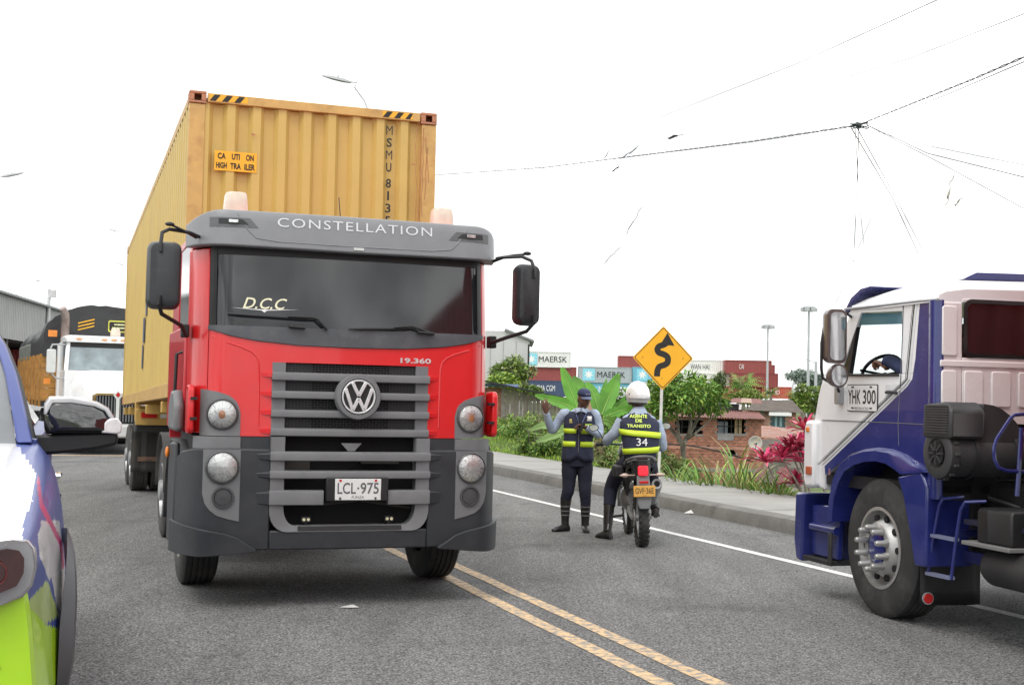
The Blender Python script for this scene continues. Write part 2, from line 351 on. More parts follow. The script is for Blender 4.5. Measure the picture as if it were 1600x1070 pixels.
# ground sheet, rough grass over earth
def ground_mat():
    m = bpy.data.materials.new('grassy_earth'); m.use_nodes = True; t = m.node_tree; b = t.nodes['Principled BSDF']; l = t.links.new
    c = nn(t, 'ShaderNodeTexCoord'); n = nn(t, 'ShaderNodeTexNoise'); n.inputs['Scale'].default_value = .8; n.inputs['Detail'].default_value = 9; n.inputs['Roughness'].default_value = .65; l(c.outputs['Object'], n.inputs[0])
    r = nn(t, 'ShaderNodeValToRGB'); e = r.color_ramp.elements; e.new(.5)
    for x, (p_, q) in zip(e, ((.3, (.10, .075, .045)), (.47, (.07, .10, .025)), (.7, (.11, .17, .035)))): x.position = p_; x.color = (*q, 1)
    l(n.outputs['Fac'], r.inputs[0]); l(r.outputs[0], b.inputs['Base Color']); b.inputs['Roughness'].default_value = .95
    bp = nn(t, 'ShaderNodeBump'); bp.inputs['Distance'].default_value = .1; l(n.outputs['Fac'], bp.inputs['Height']); l(bp.outputs[0], b.inputs['Normal']); return m
us = [-900, -300, -100, -26, 0, 8.5, 10.65] + [10.66 + .4 * i for i in range(1, 60)] + [36, 40, 50, 70, 100, 160, 300, 700, 1500]
vv = [-700, -200, -60, -20] + [-10 + 1.5 * i for i in range(60)] + [85, 100, 140, 200, 300, 600, 1500]
b = MB(); b.grid(lambda u, v: UV(u, v, ground_z(u, v)), us, vv); tag(b.build('ground', ground_mat(), fix=False), kind='structure')

# ================================================================== WHEELS
def tyre_mb(Rt, W, Rr, n=48, lugs=0):
    b = MB(); h = W / 2; g = .012
    pr = [(Rr, -h * .80), (Rr + .02, -h * .95), (Rr + (Rt - Rr) * .45, -h * 1.04), (Rt - .05, -h * .98), (Rt - .012, -h * .86), (Rt, -h * .78)]
    for c in (-.45, -.15, .15, .45): pr += [(Rt, h * (c - .05)), (Rt - g, h * (c - .035)), (Rt - g, h * (c + .035)), (Rt, h * (c + .05))]
    pr += [(Rt, h * .78), (Rt - .012, h * .86), (Rt - .05, h * .98), (Rr + (Rt - Rr) * .45, h * 1.04), (Rr + .02, h * .95), (Rr, h * .80)]
    b.lathe(pr, axis='x', n=n); return b
_wc = {}
def wheel(parent, x, y, z, Rt=.52, W=.28, Rr=.29, side=-1, rim=ALU, tm=RUBBER, kind='steer', rz=0, nuts=10, nutmat=None, name='wheel'):
    """side: -1 when the outer face looks to -x. name > tyre on a rim disc, wheel nuts, hub"""
    key = (Rt, W, Rr, kind, rim.name, tm.name, nuts)
    s = -1; h = W / 2
    if key not in _wc:
        if kind == 'steer': pr = [(Rr + .004, -h * .8), (Rr + .015, -h * .97), (Rr - .01, -h * .99), (Rr - .02, -h * .7), (Rr - .045, -h * .35), (Rr - .06, -h * .45), (Rr * .66, -h * 1.02), (Rr * .60, -h * 1.1), (Rr * .45, -h * 1.1), (Rr * .43, -h * .9), (.0005, -h * .9)]
        else: pr = [(Rr + .004, -h * .8), (Rr + .015, -h * .97), (Rr - .01, -h * .99), (Rr - .02, -h * .6), (Rr - .03, h * .4), (Rr * .60, h * .55), (Rr * .45, h * .5), (Rr * .42, -h * .3), (.0005, -h * .4)]
        w_ = MB().lathe(pr, axis='x', n=40)
        a = [w_, tyre_mb(Rt, W, Rr)]
        hb = MB().lathe([(Rr * .40, -h * .85), (Rr * .40, -h * 1.12), (Rr * .30, -h * 1.2), (.0005, -h * 1.22)], axis='x', n=24)
        yy = -h * (.80 if kind == 'steer' else -.50)
        hl = MB().lathe([(.0005, yy - .012), (.026, yy - .012), (.026, yy + .01)], axis='x', n=10)
        nt_ = MB(); nx = -h * 1.08 if kind == 'steer' else h * .5
        nt_.lathe([(.021, 0), (.023, -.012), (.016, -.03), (.017, -.055), (.012, -.066), (.0005, -.068)], axis='x', n=10)
        me = [q.build(n_, m_, None) for q, n_, m_ in ((a[0], name, rim), (a[1], 'tyre', tm), (hb, 'hub', rim), (hl, 'hand_hole', VOID), (nt_, 'wheel_nut', nutmat or ALU))]
        _wc[key] = [o.data for o in me] + [nx]
        for o in me: bpy.data.objects.remove(o)
    D = _wc[key]
    def ob(n_, d, p, loc=(0, 0, 0)):
        o = bpy.data.objects.new(n_, d); COL.objects.link(o); o.parent = p; o.location = loc; return o
    w_ = ob(name, D[0], parent, (x, y, z)); w_.rotation_euler = (rnd.uniform(0, 6) , 0, rz + (math.pi if side > 0 else 0))
    if abs(rz) > 0 : w_.rotation_euler.x = .3
    ob('tyre', D[1], w_); ob('hub', D[2], w_)
    for k in range(10): t = 2 * math.pi * (k + .5) / 10; ob('hand_hole', D[3], w_, (0, Rr * .78 * math.cos(t), Rr * .78 * math.sin(t)))
    for k in range(nuts):
        t = 2 * math.pi * k / nuts; ob('wheel_nut', D[4], w_, (D[5], Rr * .53 * math.cos(t), Rr * .53 * math.sin(t)))
    return w_

# ================================================================== SHIPPING CONTAINERS
def corr(b, L0, n, depth, fn, z0, z1):
    """corrugated sheet: trapezoid profile along one axis"""
    pr = []; p = L0 / n
    for i in range(n):
        x = i * p; pr += [(x, 0), (x + p * .30, 0), (x + p * .46, depth), (x + p * .84, depth)]
    pr.append((L0, 0))
    b.loft([[fn(s, d, z) for s, d in pr] for z in (z0, z1)], cap=False, closed=False)
def make_container(root, Lc=12.19, H=2.9, W=2.438, mc=None, mr=None, cast=None, ncs=44, nf=9):
    w2 = W / 2; mr = mr or mc; cast = cast or mr
    b = MB(); corr(b, W - .24, nf, .055, lambda s, d, z: (-w2 + .12 + s, .028 + d, z), .17, H - .10); b.build('front_panel', mc, root, smooth=0)
    for sg in (-1, 1):
        b = MB(); corr(b, Lc - .3, ncs, .036, lambda s, d, z: (sg * (w2 - .012 - d), .15 + s, z), .155, H - .08); b.build('side_panel', mc, root, smooth=0)
    b = MB(); corr(b, Lc - .3, 50, .02, lambda s, d, z: (z, .15 + s, H - .03 - d), -w2 + .05, w2 - .05); b.build('roof_panel', mc, root, smooth=0)
    b = MB().box(-w2 + .03, w2 - .03, Lc - .06, Lc - .02, .12, H - .1); b.build('rear_door', mc, root)
    b = MB().box(-w2 + .05, w2 - .05, .05, Lc - .05, .10, .145); b.build('floor', mr, root)
    for x0, x1 in ((-w2 + .002, -w2 + .15), (w2 - .15, w2 - .002)):
        for y0 in (.012, Lc - .10): MB().box(x0, x1, y0, y0 + .085, .121, H - .122).build('corner_post', mr, root, bevel=.006)
    for z0, z1, nm in ((H - .10, H - .012, 'top_rail'), (.006, .16, 'bottom_rail')):
        for sg in (-1, 1): MB().box(sg * (w2 - .055) - .045, sg * (w2 - .055) + .045, .182, Lc - .182, z0, z1).build(nm, mr, root, bevel=.005)
        for y0 in (.006, Lc - .07): MB().box(-w2 + .172, w2 - .172, y0, y0 + .06, z0, z1).build(nm, mr, root, bevel=.005)
    cm = None
    for sx in (-1, 1):
        for yy in (0, 1):
            for zz in (0, 1):
                if cm is None:
                    b = MB(); e = .162 / 2; t = .022          # hollow block with a slot in each outer face
                    b.m = 0
                    b.box(-e, e, -.012 - e + .012, -e + t, -.059, -.035); b.box(-e, e, -e, -e + t, .030, .059)
                    b.box(-e, -.033, -e, -e + t, -.035, .030); b.box(.033, e, -e, -e + t, -.035, .030)
                    b.box(-e, -e + t, -e + t, e, -.059, .059); b.box(e - t, e, -e + t, e, -.059, .059); b.box(-e + t, e - t, e - t, e, -.059, .059)
                    b.box(-e + t, e - t, -e + t, e - t, -.059, -.040); b.box(-e + t, e - t, -e + t, e - t, .040, .059)
                    o = b.build('corner_casting', cast, root, bevel=.006); cm = o
                else: o = cm.copy(); COL.objects.link(o)
                o.location = (sx * (w2 - .081), .081 if not yy else Lc - .081, .0595 if not zz else H - .0595); o.rotation_euler = (0, 0, 0 if not yy else math.pi)
    return root
def textfit(name, s, w_, h_, m, parent=None, loc=(0, 0, 0), rot=(R(90), 0, 0), fn=None, bold=0, ext=.0015, shear=0, space=1.0):
    o = text(name, s, 1.0, m, None, (0, 0, 0), (0, 0, 0), 1, bold, 0, shear=shear, space=space)
    xs = [v.co.x for v in o.data.vertices]; ys = [v.co.y for v in o.data.vertices]
    cx, cy = (max(xs) + min(xs)) / 2, (max(ys) + min(ys)) / 2; sx = w_ / (max(xs) - min(xs)); sy = h_ / (max(ys) - min(ys))
    M = Matrix.Translation(loc) @ Euler(rot).to_matrix().to_4x4()
    for v in o.data.vertices:
        c = M @ Vector(((v.co.x - cx) * sx, (v.co.y - cy) * sy, 0)); v.co = fn(c) if fn else c
    o.parent = parent; return o

# ------------------------------------------------------------------ yellow container on its trailer
TO = Vector((-1.22, 9.85, 0))
ct = thing('shipping_container', 'long mustard yellow corrugated shipping container with CAUTION HIGH TRAILER sticker, carried behind the red cab', 'shipping container', TO + EU * .155 + EV * 2.62 + Vector((0, 0, 1.565)), AH)
ct.rotation_euler = (R(-1.15), 0, AH)
make_container(ct, mc=CONTY, mr=CONTYR, cast=RUST, ncs=46, nf=9)
def hazard(x0, x1, parent, y, z0, z1, nm='hazard_tape'):
    MB().box(x0, x1, y - .002, y, z0, z1).build(nm, HYEL, parent, smooth=0)
    b = MB(); p = .115; x = x0
    while x < x1 - .03:
        xa, xb = x + .0, min(x + p * .5, x1 - .03); b.add([(xa, y - .0035, z0), (xb, y - .0035, z0), (min(xb + .045, x1), y - .0035, z1), (xa + .045, y - .0035, z1)], [(0, 1, 2, 3)]); x += p
    b.build('hazard_stripe', INK, parent, smooth=0, fix=False)
hazard(-1.03, -.67, ct, .006, 2.815, 2.875); hazard(.66, .97, ct, .006, 2.815, 2.875)
# sticker bent over the corrugation: three facets (ridge / web / ridge)
for (xa, xb, s1, s2) in ((-.955, -.845, 'CA', 'HIGH'), (-.822, -.712, 'UTI', 'TRA'), (-.689, -.579, 'ON', 'ILER')):
    ya = .022
    MB().box(xa - .012, xb + .012, ya, ya + .003, 2.155, 2.345).build('sticker', HYEL, ct, smooth=0)
    textfit('sticker_lettering', s1, .075, .058, INK, ct, ((xa + xb) / 2, ya - .003, 2.295), bold=.03)
    textfit('sticker_lettering', s2, .10, .058, INK, ct, ((xa + xb) / 2, ya - .003, 2.205), bold=.03)
for i, ch in enumerate('MSMU813579'[:8] + '04'):
    zz = 2.69 - i * .125 - (0 if i < 4 else .035)
    textfit('container_number', ch, {'1': .02, 'M': .066}.get(ch, .055), .092, INK, ct, (.735, .020, zz), bold=0 if ch == 'M' else .022)
for sx, zz in ((-.61, 2.52), (.98, 2.36)): MB().box(sx - .02, sx + .02, .004, .010, zz, zz + .012).build('rust_spot', RUST, ct)
b = MB()
for k in range(6):                                                # rust runs below the right casting
    x = 1.02 + .022 * k; z = 2.75 - .1 * (k % 3); pts = [(x, .008, z)]
    while z > 2.75 - 1.3 + .15 * k: z -= .09; x += rnd.uniform(-.012, .014); pts.append((min(x, 1.19), .0085, z))
    b.tube(pts, .0028, 4)
b.build('rust_run', RUST, ct)
# faint blue line lettering on the long side
for z, y, s in ((1.9, 5.2, .8), (1.45, 5.6, .6), (1.1, 6.0, .7), (.75, 6.2, .5)): MB().box(-1.2195, -1.216, y, y + .45 * s, z - .28, z + .1 * s).build('side_lettering', mat('faded_blue_ink', (.06, .08, .16), .6, dirt=.7, dcol=(.4, .28, .1)), ct, smooth=0)

tr = thing('container_trailer', 'yellow and grey skeletal trailer frame under the mustard container, on dusty dual tyres', 'trailer', TO + EU * .155, AH)
for sx in (-.42, .42): MB().bar((sx, 3.2, 1.42), (sx, 14.4, 1.12), .14, .34).build('frame_rail', TRY, tr, bevel=.01)
for y, z in ((2.9, 1.50), (5.2, 1.44), (8, 1.37), (10.6, 1.32), (12.6, 1.27), (14.3, 1.235)): MB().box(-1.2, 1.2, y, y + .16, z - .08, z + .045).build('cross_member', TRY, tr, bevel=.008)
# underrun bar seen left of the cab: yellow post, dark bar with red and white reflector
MB().box(-1.22, -1.14, 10.35, 10.45, 1.15, 1.56 - .14).build('bolster_post', TRY, tr, bevel=.01)
MB().box(-1.21, -.3, 10.3, 10.36, 1.08, 1.32).build('bolster_plate', TRY, tr, bevel=.01)
MB().box(-1.13, -.9, 10.285, 10.298, 1.19, 1.27).build('red_reflector', REDLENS, tr); MB().box(-.85, -.55, 10.285, 10.298, 1.19, 1.27).build('white_reflector', SILVER, tr)
MB().box(-1.2, -.3, 10.42, 10.9, .96, 1.10).build('toolbox', CHASSIS, tr, bevel=.02)
for y in (11.75, 13.05):
    for sx in (-1, 1):
        wheel(tr, sx * 1.06, y, .51, .51, .27, .285, sx, STEEL, RUBBERL, 'dual')
        wheel(tr, sx * .76, y, .51, .51, .27, .285, sx, STEEL, RUBBERL, 'dual')
    MB().cyl((-.7, y, .51), (.7, y, .51), .075).build('axle', CHASSIS, tr)
for sx in (-1, 1):
    b = MB(); b.grid(lambda s, t: (sx * .92 + s * .30, 11.0 + .1 * math.sin(t * 2) + .02 * math.sin(s * 9), 1.05 - t * .72), lin(-1, 1, 9), lin(0, 1, 9)); b.build('mudflap', mat('dusty_rubber_flap', (.035, .032, .03), .8, dirt=.7, dcol=(.09, .08, .065), ds=3), tr, solid=.01)
    MB().box(sx * .92 - .2, sx * .92 + .24, 11.055, 11.065, .50, .57).build('mudflap_lettering', mat('faded_orange_print', (.16, .09, .06), .8, dirt=.8, dcol=(.05, .045, .04), ds=9, dlo=.4, dhi=.6), tr)
MB().cyl((-.85, 10.98, 1.12), (-.85, 11.0, 1.12), .06).build('round_lamp', SILVER, tr)

# ================================================================== RED CAB TRACTOR
rt = thing('truck_tractor', 'red and grey cab-over truck facing us, CONSTELLATION on its roof visor', 'truck', TO, AH)
def fy(x, W):
    ax = abs(x) / W * 1.2; t = max(0, min(.998, (ax - .96) / .24)); return .045 * ax * ax + .46 * (1 - math.sqrt(1 - t * t))
def cab(W=1.2, rake=None):
    rake = rake or (lambda z: max(0, z - 2.08) * .11 + .03 * max(0, min(.8, z - 1.28)))
    def f(x, z, off=0.0):
        e = 1e-3; d = (fy(x + e, W) - fy(x - e, W)) / (2 * e); d = max(-8, min(8, d)); n = Vector((d, -1, 0)).normalized()
        return Vector((x, fy(x, W) + rake(z), z)) + n * off
    return f
CABF = cab(); BUMF = cab(1.27, lambda z: -.06 + .06 * max(0, .62 - z))
def slab(b, f, x0, x1, zlo, zhi, off=0.0, thk=.02, nx=24, nz=2):
    zl = zlo if callable(zlo) else (lambda x: zlo); zh = zhi if callable(zhi) else (lambda x: zhi)
    xs = lin(x0, x1, nx)
    rings = []
    for x in xs:
        a, c = zl(x), zh(x); zs = lin(a, c, nz)
        rings.append([f(x, z, off) for z in zs] + [f(x, z, off - thk) for z in reversed(zs)])
    b.loft(rings); return b
def LXZ(px, py): return (px - 330) * .005003 - 1.057, 2.095 + (510 - py + (px - 330) * .0337) * .00478
def oriented(b, f, x, z, off, scale=1):
    """moves a builder made round the origin (axis -y outwards) onto the surface f"""
    p = f(x, z, off); q = f(x + .02, z, off) - f(x - .02, z, off); a = math.atan2(q.y, q.x); M = Matrix.Translation(p) @ Matrix.Rotation(a, 4, 'Z')
    b.v = [tuple(M @ Vector(v)) for v in b.v]; return b
cowl_lo = itp([(-1.2, 2.10), (-1.08, 2.078), (-.93, 2.032), (-.73, 2.0), (-.42, 1.975), (0, 1.968), (.42, 1.975), (.73, 2.0), (.93, 2.032), (1.08, 2.078), (1.2, 2.10)])
b = MB()
for s in (-1, 1):
    slab(b, CABF, *sorted((s * .61, s * 1.075)), 1.285, cowl_lo, 0, .03, 20, 6)
    for k, (a0, a1) in enumerate(((1.73, 1.775), (1.585, 1.63), (1.445, 1.49), (1.305, 1.35))):   # creases running out from the grille bars
        b.add([CABF(s * .60, a1, .001), CABF(s * .70, a1 - .012, .001), CABF(s * .60, a0, .022), CABF(s * .60, a1 - .006, .022), CABF(s * .69, a0 + .006, .001), CABF(s * .60, a0, .001)], [(0, 1, 3), (3, 1, 4, 2), (2, 4, 5)])
slab(b, CABF, -.61, .61, 1.845, cowl_lo, 0, .03, 24, 3)
b.build('front_panel', RED, rt)
for s in (-1, 1):                                                   # raised contour pressed into each wing
    b = MB(); pts = []
    for px, py in ((150, 215), (260, 265), (360, 300), (430, 335), (468, 375), (482, 430), (488, 600), (490, 900)):
        x, z = LXZ(300 + px / 4.865, 480 + py / 4.865); pts.append(CABF(-s * abs(x) * (-1 if s > 0 else -1) if False else s * abs(x), z, -.002))
    b.tube(pts, .0075, 6); b.build('pressed_crease', RED, rt)
for s in (-1, 1):
    b = MB(); slab(b, CABF, *sorted((s * 1.08, s * 1.197)), 1.30, 2.70, .004, .04, 14, 6); b.build('windscreen_pillar', RED, rt, bevel=.006)
b = MB(); slab(b, CABF, -1.078, 1.078, lambda x: cowl_lo(x) + .004, 2.112, .012, .05, 40, 3); b.build('cowl', mat('cowl_plastic', (.07, .075, .085), .45, var=.12, dirt=.5, dcol=(.16, .16, .16), ds=4), rt)
b = MB(); slab(b, CABF, -1.065, 1.065, 2.105, 2.73, -.006, .012, 40, 6); b.build('windscreen', DGLASS, rt)
b = MB(); slab(b, CABF, -1.07, 1.07, 2.655, 2.73, .002, .006, 40, 2)
for s in (-1, 1): slab(b, CABF, *sorted((s * 1.03, s * 1.075)), 2.11, 2.73, .002, .006, 4, 2)
b.build('windscreen_gasket', BLACK, rt)
# roof visor
vis_hi = lambda x: 2.985 - .085 * max(0, (abs(x) - .98) / .215) ** 2.2
VF = cab(1.215, lambda z: .02 + max(0, z - 2.72) * .12 + .9 * max(0, z - 2.94) ** 1.3)
b = MB(); slab(b, VF, -1.205, 1.205, lambda x: 2.70 + .01 * abs(x), vis_hi, .045, .12, 60, 8)
b.build('roof_visor', ROOFG, rt, bevel=.012)
b = MB()
for pl in ([(-.80, 2.79), (-.72, 2.745), (.72, 2.745), (.80, 2.79), (.90, 2.97)],):
    pts = [VF(x, z, .047) for x, z in [(-.90, 2.955), (-.82, 2.83), (-.76, 2.775), (-.6, 2.755), (-.2, 2.75), (.2, 2.75), (.6, 2.755), (.76, 2.775), (.82, 2.83), (.90, 2.955)]]
    b.tube(pts, .004, 5)
b.build('visor_crease', ROOFG, rt)
textfit('roof_lettering', 'CONSTELLATION', 1.21, .070, mat('silver_lettering', (.66, .68, .71), .35, var=.03), rt, (.0, -.3, 2.905), fn=lambda c: VF(c.x, c.z, .049), bold=0, space=1.15)
MB().box(-.025, .055, -.032, -.028, 2.722, 2.742).build('sticker', SILVER, rt)
for s in (-1, 1):
    b = MB(); slab(b, VF, *sorted((s * .745, s * 1.07)), lambda x: 2.850, lambda x: min(2.922, 2.850 + (abs(x) - .745) * 1.1 + .002), .0475, .004, 16, 2); b.build('marker_recess', mat('visor_recess', (.105, .11, .115), .5), rt)
    b = MB(); slab(b, VF, *sorted((s * .82, s * 1.02)), lambda x: 2.872, lambda x: min(2.912, 2.872 + (abs(x) - .82) * .9 + .002), .050, .004, 12, 2); b.build('marker_socket', BLACK, rt)
    b = MB(); b.box(-.035, .035, -.012, 0, -.012, .012); oriented(b, VF, s * .93, 2.893, .054); b.build('marker_lamp', LENS, rt, bevel=.003)
# roof, sides, back of the cab
b = MB(); b.loft([[(x * q, y, z) for x, z in ((-1.12, 2.8), (-1.08, 2.93), (-.9, 3.0), (.9, 3.0), (1.08, 2.93), (1.12, 2.8))] for y, q in ((.22, .98), (.7, 1.0), (1.9, 1.0), (2.05, .97))]); b.build('roof', RED, rt)
for s in (-1, 1):
    b = MB(); b.box(s * 1.2 - .02, s * 1.2 + .02, .50, 2.05, 1.30, 2.12); b.box(s * 1.17 - .02, s * 1.17 + .02, .45, .62, 2.12, 2.85); b.box(s * 1.17 - .02, s * 1.17 + .02, 1.5, 2.05, 2.12, 2.85); b.box(s * 1.17 - .02, s * 1.17 + .02, .62, 1.5, 2.78, 2.85)
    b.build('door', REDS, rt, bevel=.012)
    MB().box(s * 1.175 - .008, s * 1.175 + .008, .6, 1.52, 2.1, 2.8).build('side_window', DGLASS, rt)
    b = MB(); b.tube([(s * 1.215, .66, 1.92), (s * 1.265, .66, 1.90), (s * 1.27, .66, 1.60), (s * 1.215, .66, 1.57)], .014, 8); b.build('grab_handle', BLACK, rt)
    b = MB(); b.box(s * 1.235 - .03, s * 1.235 + .03, .30, .40, 2.02, 2.12); b.build('mirror_bracket', BLACK, rt, bevel=.01)
    # red flap standing off the lower cab corner
    b = MB(); pr = rrect(.10, .30, 1.295, 1.66, .05); b.prism(pr, s * 1.195 - .022, s * 1.195 + .025, 'x'); b.build('air_deflector', RED, rt, bevel=.012)
    for z in (1.40, 1.55): MB().box(s * 1.17 - .03, s * 1.17 + .02, .09, .14, z, z + .02).build('deflector_hinge', BLACK, rt)
    # grey lower corner of the cab side
    b = MB(); b.prism([(.42, 1.30), (1.0, 1.30), (1.0, 1.52), (.8, 1.62), (.55, 1.62), (.42, 1.5)], s * 1.215, s * 1.29, 'x'); b.build('side_step_cover', GREYP, rt, bevel=.03)
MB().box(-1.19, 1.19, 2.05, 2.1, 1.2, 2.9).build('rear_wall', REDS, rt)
MB().box(-1.1, 1.1, .28, 2.0, 1.0, 1.26).build('cab_floor', CHASSIS, rt)
# upper grille
for s in (-1, 1): b = MB(); slab(b, CABF, *sorted((s * .51, s * .612)), 1.285, 1.845, .0, .06, 4, 2); b.build('grille_frame', GREYP, rt)
def gbar(z0, z1, hw, spike=0, y0=-.03, dep=.07, split=None, m=GREYP, nm='grille_bar', f=None):
    segs = [split or (-hw, hw)]
    b = MB()
    for xa, xb in segs:
        rings = []
        for x in lin(xa, xb, 14):
            y = .045 * x * x + y0; t = 1.0
            rings.append([(x, y + .03, z1), (x, y + .004, z1 - .006), (x, y, z1 - .018), (x, y + .004, z0 + .006), (x, y + .02, z0), (x, y + dep, z0), (x, y + dep, z1)])
        if spike:
            if xa == -hw: q = rings[0]; c = Vector((xa - spike, .045 * (xa - spike) ** 2 + y0 + .03, z1 - .02)); rings.insert(0, [tuple(c.lerp(Vector(p), .04)) for p in q])
            if xb == hw: q = rings[-1]; c = Vector((xb + spike, .045 * (xb + spike) ** 2 + y0 + .03, z1 - .02)); rings.append([tuple(c.lerp(Vector(p), .04)) for p in q])
        b.loft(rings)
    return b.build(nm, m, rt)
for z0, z1 in ((1.708, 1.772), (1.572, 1.632), (1.430, 1.490), (1.288, 1.350)): gbar(z0, z1, .615, .0)
b = MB()
for r_ in range(30):
    z = 1.30 + r_ * .0182
    pts = [(-.51 + k * .0255, .05, z + (.0045 if (k + r_) % 2 else -.0045)) for k in range(41)]
    b.loft([[(x, y, z_ - .0028), (x, y, z_ + .0028)] for x, y, z_ in pts], cap=False, closed=False)
    for k in range(r_ % 2, 40, 2): x = -.51 + k * .0255; b.add([(x - .0025, .05, z), (x + .0025, .05, z), (x + .0025, .05, z + .018), (x - .0025, .05, z + .018)], [(0, 1, 2, 3)])
tag(b.build('grille_mesh', mat('mesh_plastic', (.05, .052, .055), .6), rt, smooth=0), kind='stuff')
for s in (-1, 1): MB().box(*sorted((s * .30, s * .515)), .056, .06, 1.29, 1.84).build('mesh_backing', mat('mesh_backing', (.022, .023, .025), .7), rt)
MB().box(-.6, .6, .12, .16, .5, 1.9).build('radiator', VOID, rt)
# emblem: ring and letters
EM = (.035, 1.597)
b = MB(); b.lathe([(.175, .03), (.176, -.03), (.168, -.05), (.140, -.052), (.134, -.04), (.134, .0)], o=(EM[0], -.03, EM[1]), n=48); b.build('emblem_surround', GREYP, rt)
MB().lathe([(.0005, -.038), (.134, -.038)], o=(EM[0], -.03, EM[1]), n=40).build('emblem_plate', mat('emblem_black', (.02, .02, .022), .3), rt)
em = MB(); em.lathe([(.128, -.03), (.131, -.055), (.118, -.055), (.115, -.03)], o=(EM[0], -.03, EM[1]), n=48)
def strokes(b, pts, wd, y0, y1, o=EM):
    for (xa, za), (xb, zb) in zip(pts, pts[1:]):
        d = Vector((xb - xa, zb - za)).normalized(); n = Vector((-d.y, d.x)) * wd / 2
        b.prism([(o[0] + xa + n.x, o[1] + za + n.y), (o[0] + xb + n.x, o[1] + zb + n.y), (o[0] + xb - n.x, o[1] + zb - n.y), (o[0] + xa - n.x, o[1] + za - n.y)], y0, y1)
strokes(em, [(-.052, .108), (0, .006), (.052, .108)], .026, -.088, -.066)
strokes(em, [(-.103, .062), (-.045, -.104), (0, -.012), (.045, -.104), (.103, .062)], .026, -.0865, -.0665)
em.build('emblem', mat('satin_chrome', (.72, .73, .74), .32, metal=.55, var=.1, vs=20), rt, bevel=.003)
textfit('model_lettering', '19.360', .25, .042, MATS['satin_chrome'], rt, (.505, -.02, 1.888), fn=lambda c: CABF(c.x, c.z, .006), bold=.03, ext=.004)
# lamp housings on the cab corners
def lamp(parent, x, z, r, f, bulb=None, nm='headlight'):
    b = MB().lathe([(r * 1.22, .02), (r * 1.16, -.012), (r * 1.10, -.018), (r * 1.05, -.012), (r * 1.03, .01)], n=36); oriented(b, f, x, z, .008); h = b.build(nm, mat('lamp_bezel', (.075, .077, .08), .4), parent)
    b = MB().lathe([(r * 1.03, -.002), (r * .8, -.009), (r * .5, -.015), (.0005, -.017)], n=36); oriented(b, f, x, z, .012); b.build('reflector', mat('lamp_reflector', (.88, .88, .87), .3, metal=.4, var=.2, vs=55, bump=.12, bs=40), h)
    if bulb: b = MB(); b.ball((0, -.012, 0), r * .28, .012, r * .34); oriented(b, f, x, z, .012); b.build('bulb', bulb, h)
    b = MB()
    for k in range(8): t = 2 * math.pi * k / 8; b.bar((r * .35 * math.cos(t), -.012, r * .25 * math.sin(t)), (r * .95 * math.cos(t), -.008, r * .95 * math.sin(t)), .004)
    oriented(b, f, x, z, .012); b.build('lens_rib', LENS, h)
    b = MB().lathe([(r * 1.03, -.010), (r * .9, -.026), (r * .6, -.036), (.0005, -.040)], n=36); oriented(b, f, x, z, .012); b.build('lens', glass_mat('clear_cover', (.93, .94, .94)), h)
    return h
for s in (-1, 1):
    hz = itp([(.835, 1.44), (.845, 1.50), (.87, 1.545), (.92, 1.585), (1.0, 1.612), (1.11, 1.632)])
    b = MB(); slab(b, CABF, *sorted((s * .838, s * 1.115)), 1.285, lambda x: hz(abs(x)), .008, .02, 18, 4); b.build('lamp_housing', GREYP, rt)
    lamp(rt, s * .97, 1.445, .10, CABF, mat('orange_bulb', (.85, .38, .18), .3), 'turn_lamp')
    # fog panel set in the bumper
    lo = itp([(.835, .655), (.92, .675), (1.0, .70), (1.05, .74), (1.09, .80), (1.10, .86)])
    b = MB(); slab(b, BUMF, *sorted((s * .835, s * 1.10)), lambda x: lo(abs(x)), 1.185, .006, .02, 16, 4); b.build('fog_panel', GREYP, rt)
    lamp(rt, s * .965, 1.055, .105, BUMF, None, 'headlight')
    b = MB().lathe([(.082, .01), (.082, -.010), (.068, -.012), (.064, .004), (.060, -.004), (.0005, -.008)], n=28); oriented(b, BUMF, s * .955, .835, .008); b.build('blanking_cap', mat('cap_plastic', (.06, .062, .066), .5), rt)
# bumper
bump_top = itp([(-1.27, 1.10), (-1.24, 1.165), (-1.17, 1.19), (-.9, 1.195), (-.62, 1.192), (.62, 1.192), (.9, 1.195), (1.17, 1.19), (1.24, 1.165), (1.27, 1.10)])
b = MB()
for s in (-1, 1): slab(b, BUMF, *sorted((s * .61, s * 1.265)), .44, bump_top, 0, .11, 26, 8)
slab(b, BUMF, -.61, .61, .44, .585, 0, .10, 16, 3)
b.build('bumper', DARKP, rt, bevel=.012)
for s in (-1, 1):
    b = MB(); slab(b, BUMF, *sorted((s * .62, s * .838)), 1.19, 1.28, -.045, .04, 8, 2); b.build('bumper_gap_panel', DARKP, rt)
    b = MB(); slab(b, BUMF, *sorted((s * .838, s * 1.20)), 1.19, 1.28, -.035, .05, 14, 2); b.build('bumper_gap_panel', GREYP, rt)
for s in (-1, 1):
    b = MB(); top = itp([(.70, .445), (.76, .48), (.84, .535), (.93, .565), (1.1, .60), (1.28, .64)])
    slab(b, BUMF, *sorted((s * .70, s * 1.268)), itp([(-1.268, .40), (-1.1, .395), (-.7, .43), (.7, .43), (1.1, .395), (1.268, .40)]), lambda x: top(abs(x)), .035, .06, 18, 4); b.build('bumper_spoiler', DARKP, rt, bevel=.015)
    b = MB(); b.prism([(.42, .42), (1.0, .42), (1.02, .9), (.98, 1.2), (.42, 1.22)], s * 1.235, s * 1.275, 'x'); b.build('bumper_side', DARKP, rt, bevel=.02)
    b = MB(); b.ball((s * 1.29, .95, 1.12), .018, .03, .045); b.build('side_marker', AMBER, rt)
